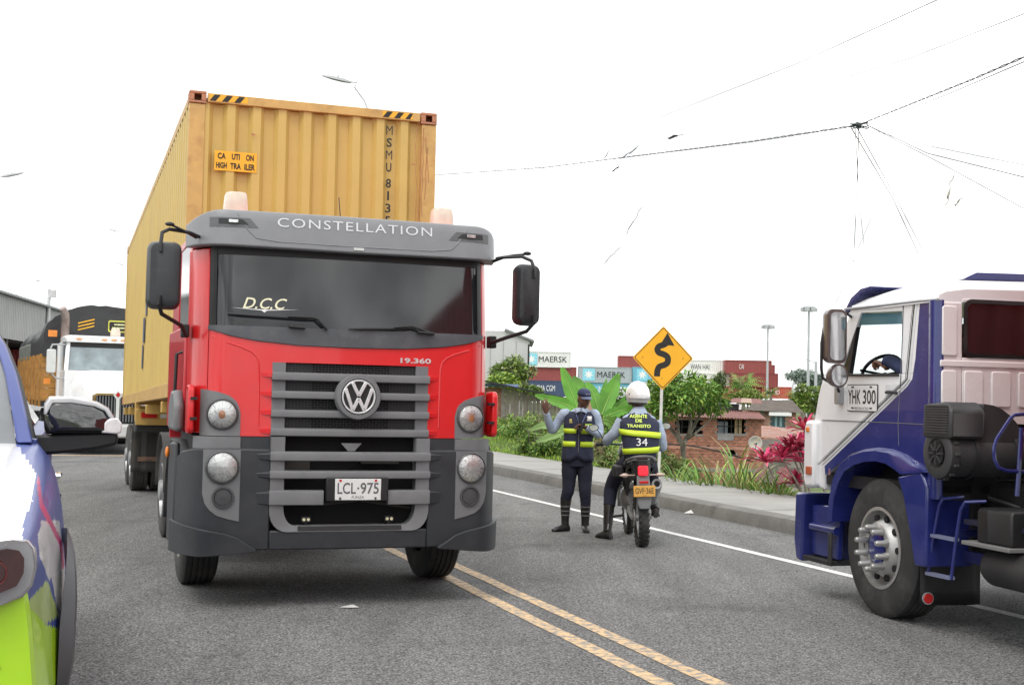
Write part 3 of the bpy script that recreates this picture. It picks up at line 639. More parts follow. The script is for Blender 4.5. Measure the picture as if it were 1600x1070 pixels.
b = MB(); out = [(-.615, 1.285), (-.615, .73)] + [(-.615 + .13 * (1 - math.cos(t)), .73 - .155 * math.sin(t)) for t in lin(.2, math.pi / 2, 6)] 
inn = [(-.51, 1.285), (-.51, .76)] + [(-.51 + .09 * (1 - math.cos(t)), .76 - .14 * math.sin(t)) for t in lin(.2, math.pi / 2, 6)]
full_o = out + [(-x, z) for x, z in reversed(out)]; full_i = inn + [(-x, z) for x, z in reversed(inn)]
n = len(full_o); vs = []
for i in range(n):
    for (x, z), y in ((full_o[i], -.068), (full_i[i], -.055), (full_i[i], .05), (full_o[i], .05)): vs.append((x, y + .045 * x * x, z))
b.add(vs, [(4 * i + j, 4 * i + (j + 1) % 4, 4 * i + 4 + (j + 1) % 4, 4 * i + 4 + j) for i in range(n - 1) for j in range(4)]); b.build('lower_grille_frame', GREYP, rt)
gbar(1.105, 1.176, .62, 0, -.085); gbar(.972, 1.034, .62, 0, -.085); gbar(.774, .887, .62, 0, -.085, split=(-.62, -.215)); gbar(.774, .887, .62, 0, -.085, split=(.285, .62))
for z0, z1 in ((1.105, 1.176), (.972, 1.034), (.774, .887)):
    for s in (-1, 1):
        b = MB(); q = .617
        def pt(x, y, z): return (s * x, .045 * x * x + y, z)
        b.add([pt(q, -.055, z1), pt(q, -.083, z1 - .018), pt(q, -.081, z0 + .006), pt(q, -.055, z0), pt(q + .13, -.058, z1 - .022), pt(q + .12, -.056, z0 + .012)], [(0, 1, 4), (1, 2, 5, 4), (2, 3, 5), (0, 4, 5, 3)])
        b.build('bar_end', DARKP, rt, bevel=.004)
MB().box(-.40, .40, -.062, -.058, .585, .618).build('bumper_step_tread', mat('step_tread', (.05, .05, .052), .8, bump=.8, bs=200), rt)
b = MB(); b.prism([(-.075, 1.24), (.085, 1.24), (.03, 1.18), (-.02, 1.18)], .0, .03); b.build('hood_catch', GREYP, rt)
for x in (-.33, .315):
    b = MB(); b.box(x - .035, x + .035, -.01, .02, .64, .685); b.box(x - .012, x + .012, .0, .02, .59, .64); h = b.build('work_lamp', CHASSIS, rt, bevel=.004)
    for q in (-.017, .017): MB().cyl((x + q, -.012, .663), (x + q, -.016, .663), .012, n=10).build('led', mat('work_led', (.8, .76, .5), .2), h)
b = MB(); b.tube([(-.45, .08, .8), (-.2, .07, .77), (.1, .08, .8), (.5, .07, .74)], .012); b.box(-.5, -.3, .06, .1, 1.0, 1.1); b.box(.1, .4, .07, .1, 1.08, 1.12); b.build('pipework', mat('grimy_metal', (.05, .045, .04), .6), rt)
MB().box(-.2, .28, -.105, -.03, .805, .985).build('plate_holder', BLACK, rt, bevel=.008)
b = MB(); b.box(-.135, .220, -.112, -.106, .815, .975); pl = b.build('number_plate', PLATE, rt, bevel=.004)
textfit('plate_number', 'LCL', .142, .085, INKG, pl, (-.046, -.1135, .905), bold=.012, ext=.001); textfit('plate_number', '975', .142, .085, INKG, pl, (.131, -.1135, .905), bold=.012, ext=.001)
MB().cyl((.042, -.1125, .905), (.042, -.1135, .905), .008, n=8).build('plate_dot', INKG, pl)
textfit('plate_town', 'FUNZA', .095, .02, INKG, pl, (.042, -.1135, .838), ext=.001)
for x, z, m_ in ((-.095, .963, REDLENS), (.178, .963, REDLENS), (-.095, .829, INKG), (.178, .829, INKG)): MB().cyl((x, -.112, z), (x, -.115, z), .010, n=10).build('plate_screw', m_, pl)
# wipers, mirrors, beacons, stickers
WIP = lambda px, py, off: CABF(*LXZ(px, py), off)
for (a0, a1, a2, s0, s1) in (((351, 489), (484, 498), (500, 514), (442, 509), (466, 511)), ((533, 512.5), (640, 511), (670, 520), (642, 517), (667, 519))):
    b = MB(); b.tube([WIP(a0[0] + (a1[0] - a0[0]) * t, a0[1] + (a1[1] - a0[1]) * t, .028) for t in lin(0, 1, 8)], [.006] + [.011] * 6 + [.006], 6); h = b.build('wiper', BLACK, rt)
    b = MB(); mid = ((a0[0] + a1[0] * 2) / 3, (a0[1] + a1[1] * 2) / 3 - 2); b.tube([WIP(*mid, .045), WIP(a1[0] - 8, a1[1] - 3.5, .05), WIP(a1[0], a1[1] - 1, .05), WIP(*a2, .03)], [.006, .009, .010, .013], 6); b.build('wiper_arm', BLACK, h)
    b = MB(); b.tube([WIP(*s0, .04), WIP(*s1, .04)], .014, 8); b.build('washer_jet', BLACK, h)
DC = mat('cream_sticker', (.80, .78, .55), .5)
textfit('windscreen_sticker', 'D.C.C', .33, .085, DC, rt, (-.675, 0, 2.288), fn=lambda c: CABF(c.x, c.z, .0015), bold=.01, shear=.35)
b = MB(); b.add([CABF(x, z, .0012) for x, z in ((-.93, 2.248), (-.7, 2.234), (-.68, 2.218), (-.66, 2.234), (-.42, 2.250), (-.66, 2.242), (-.70, 2.242))], [(0, 1, 6), (1, 2, 3, 5, 6) if False else (1, 2, 3), (1, 3, 5, 6), (3, 4, 5)]); b.build('sticker_underline', INKW, rt, fix=False)
for s, cx, w2, cz in ((-1, -1.43, .122, 2.455), (1, 1.405, .105, 2.445)):
    b = MB(); rings = []
    for y, k in ((-.10, .55), (-.09, .82), (-.06, .94), (.0, 1.0), (.06, .98), (.075, .93)):
        rings.append([(cx + (x) * k, y + .12 * (x * s), cz + z * (.97 if k < 1 else 1) * (k ** .25)) for x, z in rrect(-w2, w2, -.25, .25, .06)])
    b.loft(rings); h = b.build('mirror_housing', mat('mirror_plastic', (.022, .024, .027), .42, var=.1, dirt=.2, dcol=(.09, .09, .09), ds=8), rt)
    MB().prism(rrect(cx - w2 + .02, cx + w2 - .02, cz - .22, cz + .22, .04), .076 + .06 * 0, .084).build('mirror_glass', CHROME, h)
    b = MB()
    if s < 0: up = [(-1.17, .16, 2.775), (-1.25, .05, 2.79), (-1.40, .0, 2.80), (-1.455, -.06, 2.765), (-1.465, -.10, 2.68), (-1.462, -.10, 2.62)]; dn = [(-1.46, -.11, 2.30), (-1.465, -.11, 2.24), (-1.44, -.06, 2.17), (-1.28, .14, 2.10), (-1.24, .25, 2.03)]
    else: up = [(1.17, .16, 2.72), (1.22, .05, 2.745), (1.36, .0, 2.755), (1.425, -.05, 2.72), (1.44, -.10, 2.64), (1.44, -.10, 2.58)]; dn = [(1.44, -.11, 2.28), (1.44, -.11, 2.22), (1.40, -.04, 2.15), (1.28, .12, 2.10), (1.2, .25, 2.06)]
    b.tube(up, .014, 8); b.build('mirror_arm', BLACK, rt); b = MB(); b.tube(dn, .016, 8); b.build('mirror_arm', BLACK, rt)
    b = MB(); b.tube([(s * 1.19, .14, 2.77 if s < 0 else 2.74), (s * 1.30, .02, 2.80 if s < 0 else 2.765), (s * 1.40, -.02, 2.835 if s < 0 else 2.775)], [.016, .009, .009], 6); b.ball((s * 1.40, -.02, 2.835 if s < 0 else 2.78), .035, .02, .016); b.build('mirror_arm_joint', BLACK, rt)
for x, z0 in ((-.875, 2.985), (.80, 2.975)):
    b = MB().lathe([(.0005, .0), (.102, 0), (.102, .03), (.095, .035), (.09, .035)], o=(x, .42, z0), axis='z', n=24); h = b.build('beacon_base', mat('beacon_base', (.30, .2, .15), .6), rt)
    b = MB()
    b.loft([[(x + px, .42 + pz, z0 + z) for px, pz in rrect(-r, r, -r, r, r * .55)] for z, r in ((.034, .092), (.10, .088), (.16, .082), (.178, .074), (.184, .055))]); b.build('beacon', BEACON, h)
b = MB(); b.tube([(.0, .6, 2.98), (-.012, .6, 3.1), (-.02, .62, 3.22)], .004, 5); b.build('antenna', BLACK, rt)
# chassis and wheels
for s in (-.43, .43): MB().box(s - .04, s + .04, .3, 6.6, .72, .98).build('frame_rail', CHASSIS, rt)
MB().box(-.75, .75, .3, 1.6, .5, .95).build('engine', CHASSIS, rt, bevel=.05)
MB().cyl((-.9, 1.45, .52), (.9, 1.45, .52), .07).build('axle', CHASSIS, rt)
for s in (-1, 1):
    wheel(rt, s * 1.03 + .04, 1.45, .52, .52, .30, .29, s, ALU, RUBBER, 'steer')
    b = MB(); b.loft([[(s * 1.22 - (s * .42 if k else 0), 1.45 + .66 * math.cos(t), .55 + .66 * math.sin(t)) for k in (0, 1)] for t in lin(R(-5), R(185), 16)], cap=False, closed=False); b.build('wheel_arch', CHASSIS, rt, solid=.02)
    for x in (.90, .60): wheel(rt, s * x, 5.0, .51, .51, .27, .285, s, STEEL, RUBBERL, 'dual')
    b = MB(); b.loft([[(s * 1.06 - (s * .62 if k else 0), 5.0 + .62 * math.cos(t), .53 + .62 * math.sin(t)) for k in (0, 1)] for t in lin(R(0), R(180), 16)], cap=False, closed=False); b.build('rear_fender', mat('dusty_fender', (.05, .048, .046), .8, dirt=.5, dcol=(.11, .10, .09)), rt, solid=.02)
    MB().cyl((s * .78, 2.5, .72), (s * .78, 3.9, .72), .28, n=28).build('fuel_tank', CHASSIS, rt)
MB().cyl((-.7, 5.0, .51), (.7, 5.0, .51), .09).build('axle', CHASSIS, rt)
MB().box(-.5, .5, 4.5, 5.6, 1.0, 1.28).build('fifth_wheel', CHASSIS, rt, bevel=.03)

# ================================================================== RIGHT TRUCK (day cab seen from behind on its left)
class Fr:
    """a ground frame: turns a pixel of the photograph into a point on one of its planes"""
    def __init__(s, o, a): s.o = Vector((o.x, o.y, 0)); s.a = a; s.ex = Vector((math.cos(a), math.sin(a), 0)); s.ey = Vector((-math.sin(a), math.cos(a), 0))
    def _l(s, d): return Vector((d.dot(s.ex), d.dot(s.ey), d.z))
    def X(s, px, py, x=0.0):
        c = s._l(CO - s.o); d = s._l(ray(px, py)); p = c + d * ((x - c.x) / d.x); return (p.y, p.z)
    def Y(s, px, py, y=0.0):
        c = s._l(CO - s.o); d = s._l(ray(px, py)); p = c + d * ((y - c.y) / d.y); return (p.x, p.z)
BF = Fr(G(1372, 963), R(15))
bt = thing('truck_tractor', 'white and blue day-cab truck with YHK 300 on its door, seen from behind', 'truck', BF.o, BF.a)
bx = lambda pts, x=0.0: [BF.X(a, c, x) for a, c in pts]
YB = BF.X(1465, 600)[0]                                   # back wall of the cab
WC = 2.36
bodypts = [(1284, 600), (1284, 700), (1288, 742), (1307, 727), (1332, 706), (1366, 698), (1408, 706), (1440, 728), (1464, 736), (1465, 584), (1300, 584)]
def side(x0, x1, m, nm):
    MB().prism(bx(bodypts), x0, x1, 'x').build(nm, m, bt, bevel=.008)
side(.0, .04, WHITEP, 'door'); side(WC - .04, WC, WHITEP, 'door')
for x0, x1 in ((.0, .045), (WC - .045, WC)):
    MB().prism(bx([(1409, 584), (1465, 584), (1465, 468), (1409, 474)]), x0, x1, 'x').build('rear_pillar', WHITEP, bt, bevel=.006)
    MB().prism(bx([(1300, 584), (1313, 584), (1345, 489), (1409, 486), (1409, 474), (1330, 481)]), x0, x1, 'x').build('windscreen_pillar', WHITEP, bt, bevel=.004)
    b = MB(); b.prism(bx([(1322, 584), (1326, 584), (1341, 490), (1337, 490)]), x0 + .005, x1 - .005, 'x'); b.build('quarter_window_bar', BLACK, bt)
b = MB(); p4 = bx([(1323, 581), (1405, 581), (1409, 488), (1341, 490)])
glass_mat('pale_glass', (.80, .88, .90))
b.prism(bx([(1338, 508), (1408.5, 506), (1409, 488), (1341, 490)]), .018, .022, 'x'); b.build('sun_strip', mat('teal_sun_strip', (.05, .14, .18), .2), bt)
b = MB(); b.prism(bx([(1303, 583), (1322, 583), (1339, 491), (1336, 491)]), .012, .016, 'x'); b.build('quarter_window', glass_mat('smoky_glass', (.30, .34, .34)), bt)
q = bx([(1405, 586), (1318, 586)]); MB().bar((-.004, q[0][0], q[0][1]), (-.004, q[1][0], q[1][1]), .02, .018).build('window_sill', BLACK, bt)
# blue livery: diagonal field and rear pillar band
blue = [(1438, 474), (1466, 472), (1466, 736), (1440, 729), (1408, 707), (1366, 699), (1332, 707), (1307, 728), (1290, 741), (1289, 728), (1418, 604), (1426, 592), (1431, 560)]
MB().prism(bx(blue), -.004, .001, 'x').build('blue_livery_panel', BLUE, bt)
b = MB(); b.loft([[(-.012, YB + .10, z), (-.026, YB + .07, z), (-.03, YB + .035, z), (-.022, YB + .0, z), (.0, YB - .02, z), (.03, YB - .026, z), (.03, YB + .10, z)] for z in (.96, 1.5, 2.2, 2.385)]); b.build('pillar_moulding', BLUE, bt)
for off, m_, w_ in ((-4, INKW, .008), (-8, INK, .006), (-10.5, INK, .003)):
    b = MB(); pts = [(1288 + off, 728 + off * .3), (1418 + off * .7, 604 + off * .7), (1426 + off, 592), (1434 + off * .9, 500), (1436 + off * .8, 476)]
    b.tube([(-.005, *BF.X(a, c)) for a, c in pts], w_ * .6, 5); b.build('pinstripe', m_, bt)
for pts in ([(1412, 478), (1408, 590), (1404, 660), (1405, 696)], [(1285, 656), (1404, 661), (1462, 664)]):
    b = MB(); b.tube([(-.004, *BF.X(a, c)) for a, c in pts], .0035, 5); b.build('door_seam', mat('seam_dark_gap', (.12, .12, .13), .8), bt)  # thin dark grey lines for the door joints
b = MB(); b.tube([(-.012, *BF.X(a, c)) for a, c in ((1322, 483), (1380, 477), (1440, 470), (1468, 468))], .010, 6); b.build('gutter', mat('gutter_grey', (.35, .35, .36), .5), bt)
yy, zz = BF.X(1398, 613); 
MB().prism(rrect(yy - .07, yy + .13, zz - .05, zz + .06, .02), -.003, .004, 'x').build('handle_recess', mat('handle_recess_white', (.62, .62, .63), .4), bt)
b = MB(); b.tube([(-.012, yy + .10, zz), (-.03, yy + .05, zz + .004), (-.03, yy - .03, zz), (-.010, yy - .05, zz - .004)], .012, 8); b.build('door_handle', BLACK, bt)
# plate painted on the door
pp = bx([(1325, 643), (1372, 643), (1373, 601), (1325, 600)]); ys_ = (pp[0][0] + pp[3][0]) / 2, (pp[1][0] + pp[2][0]) / 2; zs_ = (pp[0][1] + pp[1][1]) / 2, (pp[2][1] + pp[3][1]) / 2
MB().prism(rrect(ys_[1], ys_[0], zs_[0], zs_[1], .012, 3), -.008, -.001, 'x').build('plate_border', INK, bt)
MB().prism(rrect(ys_[1] + .007, ys_[0] - .007, zs_[0] + .007, zs_[1] - .007, .01, 3), -.011, -.004, 'x').build('door_plate', PLATE, bt)
cyp = sum(ys_) / 2; czp = sum(zs_) / 2; wp = ys_[0] - ys_[1]; hp = zs_[1] - zs_[0]; RX = (R(90), 0, R(-90))
textfit('plate_number', 'YHK', wp * .42, hp * .52, INK, bt, (-.0125, cyp + wp * .24, czp + hp * .04), RX, bold=.012); textfit('plate_number', '300', wp * .42, hp * .52, INK, bt, (-.0125, cyp - wp * .25, czp + hp * .04), RX, bold=.012)
textfit('plate_town', 'RIOSUCIO', wp * .45, hp * .10, INK, bt, (-.0125, cyp, czp - hp * .38), RX)
for sy, sz in ((-.3, .4), (.3, .4), (-.3, -.37), (.3, -.37)): MB().box(-.013, -.010, cyp + sy * wp - .018, cyp + sy * wp + .018, czp + sz * hp - .006, czp + sz * hp + .006).build('plate_slot', INK, bt)
# front of the cab: nose, windscreen, roof, back wall
yN, zN = BF.X(1283, 600)
nose = [(yN - .0, 1.90), (yN + .10, 1.70), (yN + .20, 1.40), (yN + .22, 1.02), (yN + .16, .93), (yN - .02, .90), (yN - .02, 1.88)]
MB().prism(nose, .03, WC - .03, 'x').build('nose_panel', WHITEP, bt, bevel=.03)
b = MB(); b.prism([(yN + .205, 1.48), (yN + .235, 1.40), (yN + .245, .98), (yN + .20, .90), (yN + .06, .92), (yN + .06, 1.48)], -.035, .10, 'x'); b.build('nose_corner', WHITEP, bt, bevel=.03)
yy, zz = BF.X(1271, 671); MB().box(-.045, -.033, yN + .13, yN + .18, zz - .02, zz + .02).build('side_marker', AMBER, bt, bevel=.006)
MB().box(-.048, -.033, yN + .08, yN + .17, 1.02, 1.09).build('corner_reflector', mat('dull_orange', (.45, .10, .04), .35), bt, bevel=.006)
tf = BF.X(1330, 481)
b = MB(); b.add([(.05, yN - .05, 1.88), (WC - .05, yN - .05, 1.88), (WC - .06, tf[0] + .03, 2.36), (.06, tf[0] + .03, 2.36)], [(0, 1, 2, 3)]); b.build('windscreen', glass_mat('pale_glass2', (.72, .80, .80)), bt, fix=False)
b = MB(); b.prism(p4, WC - .02, WC - .016, 'x'); b.build('side_window', MATS['pale_glass'], bt)
MB().box(.05, WC - .05, yN - .25, yN - .02, 1.72, 1.86).build('dashboard', VOID, bt, bevel=.03)
b = MB(); rings = []
yf = BF.X(1325, 481)[0]
for y, zt, k in ((yf + .02, 2.37, .95), (yf - .02, 2.43, .975), (yf - .2, 2.50, .99), (yf - .6, 2.55, 1.0), (YB + .3, 2.565, 1.0), (YB + .06, 2.54, 1.0), (YB - .01, 2.47, .995), (YB - .012, 2.385, .99)):
    pr = [(-.015, 2.372), (-.005, 2.42), (.05, 2.372 + (zt - 2.372) * .75), (.22, zt), (WC / 2, zt + .02), (WC - .22, zt), (WC - .05, 2.372 + (zt - 2.372) * .75), (WC + .005, 2.42), (WC + .015, 2.372)]
    rings.append([(WC / 2 + (x - WC / 2) * k, y, z) for x, z in pr])
b.loft(rings); b.build('roof', WHITEP, bt)
b = MB(); f0 = BF.X(1326, 477); rg = []
for y, z0, z1 in ((yf + .12, 2.37, 2.40), (yf + .03, 2.44, 2.49), (yf - .12, 2.52, 2.555), (yf - .27, 2.555, 2.565)): rg.append([(.04, y, z0), (WC - .04, y, z0), (WC - .04, y, z1), (.04, y, z1)])
b.loft(rg); b.build('sun_visor', BLUE, bt, bevel=.006)
xr0 = BF.Y(1503, 437, YB + .35)[0]
b = MB(); b.loft([[(xr0 - .02, YB + .32, 2.575), (xr0 + .1, YB + .30, 2.635), (xr0 + 1.5, YB + .30, 2.66), (xr0 + 1.6, YB + .32, 2.60)], [(xr0, YB + .9, 2.57), (xr0 + .1, YB + .9, 2.60), (xr0 + 1.5, YB + .9, 2.62), (xr0 + 1.6, YB + .9, 2.58)]]); b.build('roof_hatch', BLUE, bt, bevel=.01)
REARW = mat('white_rear_panel', (.76, .72, .72), .28, coat=.4, var=.02)
wl = BF.Y(1502, 470, YB)[0]; wt = BF.Y(1540, 469, YB)[1]; wb = BF.Y(1540, 560, YB)[1]
zb = BF.Y(1540, 662, YB)[1]
b = MB(); b.box(.0, wl - .0, YB - .02, YB + .03, zb, 2.375); b.build('rear_panel', REARW, bt, bevel=.012)
MB().box(wl + .001, WC - wl, YB - .02, YB + .03, wt, 2.374).build('rear_panel', REARW, bt, bevel=.004); MB().box(wl + .001, WC - wl, YB - .02, YB + .03, zb, wb).build('rear_panel', REARW, bt, bevel=.004); MB().box(WC - wl + .001, WC, YB - .02, YB + .03, zb, 2.375).build('rear_panel', REARW, bt, bevel=.004)
rr = rrect(wl, WC - wl, wb, wt, .07); ri = rrect(wl + .03, WC - wl - .03, wb + .03, wt - .03, .05); n = len(rr); b = MB(); vs = []
for i in range(n): vs += [(rr[i][0], YB - .028, rr[i][1]), (ri[i][0], YB - .034, ri[i][1]), (ri[i][0], YB + .0, ri[i][1])]
b.add(vs, [(3 * i + j, 3 * i + j + 1, 3 * ((i + 1) % n) + j + 1, 3 * ((i + 1) % n) + j) for i in range(n) for j in (0, 1)]); b.build('rear_window_gasket', BLACK, bt)
MB().prism(ri, YB - .012, YB - .006).build('rear_window', mat('tinted_rear_glass', (.02, .012, .014), .03, spec=1.0), bt)
b = MB().box(-.0, WC, YB - .035, YB - .021, BF.Y(1490, 573, YB)[1], BF.Y(1490, 563, YB)[1]); b.build('rear_rib', REARW, bt, bevel=.008)
xs_ = [BF.Y(a, 600, YB)[0] for a in (1462, 1491, 1502, 1532, 1545, 1575, 1587, 1617, 1629, 1660)]
zt_, zb_ = BF.Y(1540, 580, YB)[1], BF.Y(1540, 636, YB)[1]
for i in range(0, 10, 2): MB().prism(rrect(max(xs_[i], .01), xs_[i + 1], zb_, zt_, .02, 3), YB - .036, YB - .019).build('pressed_panel', REARW, bt, bevel=.008)
MB().prism(rrect(.015, BF.Y(1492, 500, YB)[0], BF.Y(1480, 556, YB)[1], BF.Y(1480, 478, YB)[1], .02, 3), YB - .034, YB - .019).build('pressed_panel', REARW, bt, bevel=.008)
MB().box(.05, WC - .05, YB + .03, yN, .95, 1.05).build('cab_floor', CHASSIS, bt)
MB().box(.03, WC - .03, YB + .03, YB + .06, 1.0, 1.96).build('rear_lining', VOID, bt)
# mirrors
mq = BF.X(1304, 525, -.28)
b = MB(); rg = []
for y, k in ((mq[0] + .07, .5), (mq[0] + .06, .85), (mq[0] + .02, 1), (mq[0] - .04, 1)): rg.append([(-.28 + (x) * k, y, mq[1] + z * (k ** .3)) for x, z in rrect(-.085, .085, -.215, .21, .05)])
b.loft(rg); mh = b.build('mirror_housing', mat('mirror_shell', (.10, .07, .065), .25, coat=.5, var=.3), bt)
MB().prism([(x - .28 + .0, z + mq[1]) for x, z in rrect(-.06, .068, -.19, .185, .04)], mq[0] - .046, mq[0] - .042).build('mirror_glass', CHROME, mh)
m2 = BF.X(1306, 587, -.28)
b = MB(); rg = []
for y, k in ((m2[0] + .07, .4), (m2[0] + .05, .85), (m2[0] + .0, 1), (m2[0] - .03, 1)): rg.append([(-.27 + x * k, y, m2[1] + z * k) for x, z in circ(0, 0, .082, 20, .095)])
b.loft(rg); mh = b.build('round_mirror', MATS['mirror_shell'], bt); MB().prism([(x - .27, z + m2[1]) for x, z in circ(0, 0, .066, 20, .078)], m2[0] - .036, m2[0] - .032).build('mirror_glass', CHROME, mh)
b = MB(); b.tube([(0, tf[0] + .0, 2.33), (-.12, mq[0] + .1, 2.345), (-.27, mq[0] + .06, 2.34), (-.33, mq[0] + .05, 2.30), (-.37, mq[0] + .04, 2.1), (-.37, mq[0] + .04, 1.9), (-.35, m2[0] + .08, m2[1] - .02), (-.08, *BF.X(1308, 604, -.08)), (-.04, *BF.X(1311, 612, -.04))], .012, 8); b.build('mirror_arm', BLACK, bt)
yy, zz = BF.X(1312, 618, -.03); MB().box(-.05, -.0, yy - .015, yy + .06, zz - .07, zz + .08).build('mirror_bracket_box', STEEL, bt, bevel=.008)
# bumper
yb0, _ = BF.X(1300, 800); 
b = MB(); b.prism([(yN + .20, .86), (yN + .38, .85), (yN + .40, .45), (yN + .36, .28), (yN + .26, .27), (yN + .24, .80)], -.03, WC + .03, 'x'); b.build('bumper', BLUE, bt, bevel=.02)
b = MB(); b.prism([(yb0 - .05, .78), (yN + .2, .76), (yN + .2, .34), (yb0 - .02, .34)], .04, .09, 'x'); b.build('bumper_side', BLUE, bt, bevel=.01)
b = MB(); b.cyl((.02, yb0 - .05, .58), (.02, yN + .16, .58), .035, n=12); b.build('step_tube', BLUE, bt)
b = MB(); b.box(-.02, .2, yb0 - .0, yN + .25, .29, .33); b.box(-.02, .0, yb0 - .02, yb0 + .03, .29, .56); b.build('step', CHASSIS, bt, bevel=.006)
# wheel arch
C = BF.X(1366, 860); 
out_ = [(1294, 815), (1296, 780), (1302, 745), (1312, 722), (1330, 706), (1350, 699), (1370, 697), (1392, 700), (1412, 708), (1430, 720), (1444, 731)]
in_ = [(1300, 815), (1303, 780), (1310, 755), (1320, 736), (1335, 726), (1352, 721), (1368, 720), (1384, 724), (1398, 733), (1408, 741), (1444, 738)]
b = MB(); rg = []
for o_, i_ in zip(out_, in_):
    a0, c0 = BF.X(*o_, -.03), BF.X(*i_, -.05)
    rg.append([(.30, *a0), (.02, *a0), (-.035, a0[0] * .97 + c0[0] * .03, a0[1] - .015), (-.055, a0[0] * .7 + c0[0] * .3, a0[1] * .7 + c0[1] * .3), (-.055, *c0), (-.03, *c0), (.30, c0[0], c0[1] + .015)])
b.loft(rg); b.build('wheel_arch', BLUE, bt, bevel=0)
b = MB(); pr = bx([(1405, 744), (1442, 736), (1452, 760), (1450, 886), (1432, 884), (1424, 830), (1414, 775)], -.03); b.prism(pr, -.05, .34, 'x'); b.build('rear_fender', BLUE, bt, bevel=.015)
MB().box(.30, .36, YB, 1.0, .5, 1.2).build('wheel_well_liner', VOID, bt)
wh = wheel(bt, .15, 0, .525, .53, .30, .30, -1, ALU, RUBBER, 'steer', rz=R(-1.5))
for c in list(wh.children):
    if c.name.startswith('hub'): c.data = c.data.copy(); c.data.materials[0] = BLUE
    if c.name.startswith('wheel_nut'): c.scale = (1.55, 1.35, 1.35); c.data.materials[0] = ALU
MB().lathe([(.14, -.152), (.10, -.140), (.0005, -.136)], axis='x', n=24).build('hub_face', BLUE, wh)
wheel(bt, WC - .15, 0, .525, .53, .30, .30, 1, ALU, RUBBER, 'steer')
for x, s in ((.15, -1), (.48, -1), (WC - .15, 1), (WC - .48, 1)): wheel(bt, x, -3.6, .52, .52, .28, .29, s, STEEL, RUBBER, 'dual')
# chassis, air cleaner, handrail, ladder, battery box, tank, mudflap
for x in (.75, 1.6): MB().box(x, x + .08, -6.2, 1.0, .62, .90).build('frame_rail', mat('blue_chassis', (.012, .016, .09), .45, dirt=.3, dcol=(.05, .05, .06)), bt)
MB().cyl((.3, 0, .52), (2.1, 0, .52), .06).build('axle', CHASSIS, bt)
MB().box(.45, 1.9, YB - .5, .7, .75, 1.1).build('engine', VOID, bt, bevel=.05)
MB().box(.12, 2.2, YB - 1.0, YB - .15, .80, .835).build('deck_plate', mat('deck_blue_black', (.02, .02, .045), .5, dirt=.5, dcol=(.08, .08, .08)), bt)
yc = YB - .22
cx_, cz_ = BF.Y(1463, 708, yc)
FILT = mat('air_filter_plastic', (.035, .036, .038), .5, var=.15, dirt=.3, dcol=(.08, .075, .07))
rF = .175
b = MB(); b.lathe([(.0005, .03), (.05, .028), (.055, .02), (.10, .012), (.105, .0), (rF - .02, -.002), (rF, .01), (rF, .07), (rF - .012, .085), (rF - .012, .6), (rF + .0, .62), (rF - .03, .8), (.10, .95), (.10, 1.4), (.0005, 1.4)], o=(cx_, yc, cz_), axis='x', n=36); af = b.build('air_cleaner', FILT, bt)
b = MB()
for k in range(8): t = 2 * math.pi * k / 8; b.bar((cx_ - .006, yc + .02 * math.cos(t), cz_ + .02 * math.sin(t)), (cx_ - .006, yc + .085 * math.cos(t), cz_ + .085 * math.sin(t)), .012)
b.build('cover_spoke', FILT, af)
MB().lathe([(.086, -.004), (.0005, -.003)], o=(cx_, yc, cz_), axis='x', n=24).build('cover_recess', VOID, af)
for k in range(14): t = 2 * math.pi * k / 14; MB().cb((cx_ + .05, yc + (rF + .004) * math.cos(t), cz_ + (rF + .004) * math.sin(t)), (.04, .02, .02)).build('cover_clip', FILT, af, bevel=.004)
for xx in (.2, .52): MB().lathe([(rF + .004, 0), (rF + .006, .03)], o=(cx_ + xx, yc, cz_), axis='x', n=30).build('clamp_band', CHASSIS, af)
MB().lathe([(.112, 0), (.112, .03)], o=(cx_ + 1.0, yc, cz_), axis='x', n=24).build('hose_clip', STEEL, af)
x0i = BF.Y(1450, 650, yc)[0] + .05; z1i = BF.Y(1460, 627, yc)[1]; z0i = BF.Y(1460, 684, yc)[1]
b = MB(); b.loft([[(x0i + k, y, z) for y, z in ((yc - .19, z0i), (yc - .20, z1i - .06), (yc - .12, z1i), (yc + .14, z1i - .02), (yc + .15, z0i))] for k in (0, .02, .24, .27)]); ib = b.build('intake_box', FILT, bt, bevel=.02)
for k in range(11):
    z = z0i + .04 + k * .0185; MB().bar((x0i - .004, yc - .165, z), (x0i - .004, yc + .11, z), .012, .008).build('louvre', mat('louvre_plastic', (.06, .06, .062), .5), ib)
b = MB(); rg = []
for t in lin(0, 1, 8): a = t * 1.35; rg.append([(x0i + .30 + .42 * math.sin(a) * .9, y, z1i - .01 - .40 * (1 - math.cos(a)) * 1.15 + 0) for y in (yc - .14,)] + [(x0i + .30 + .42 * math.sin(a) * .9, yc + .14, z1i - .01 - .40 * (1 - math.cos(a)) * 1.15), (x0i + .22 + .16 * math.sin(a), yc + .14, z0i - .02), (x0i + .22 + .16 * math.sin(a), yc - .14, z0i - .02)])
b.loft(rg); b.build('intake_duct', FILT, bt, bevel=.01)
yh = YB - .55
hx = lambda a, c: (BF.Y(a, c, yh)[0], yh, BF.Y(a, c, yh)[1])
b = MB(); b.tube([hx(1640, 648), hx(1600, 647), hx(1585, 648), hx(1578, 654), hx(1557, 686), hx(1553, 700), hx(1554, 718), hx(1560, 730), hx(1572, 735), hx(1598, 737), hx(1640, 738)], .013, 8); b.build('handrail', BLUE, bt)
b = MB(); b.tube([hx(1596, 668), hx(1592, 735), hx(1589, 775)], .016, 8); b.build('handrail_post', BLUE, bt)
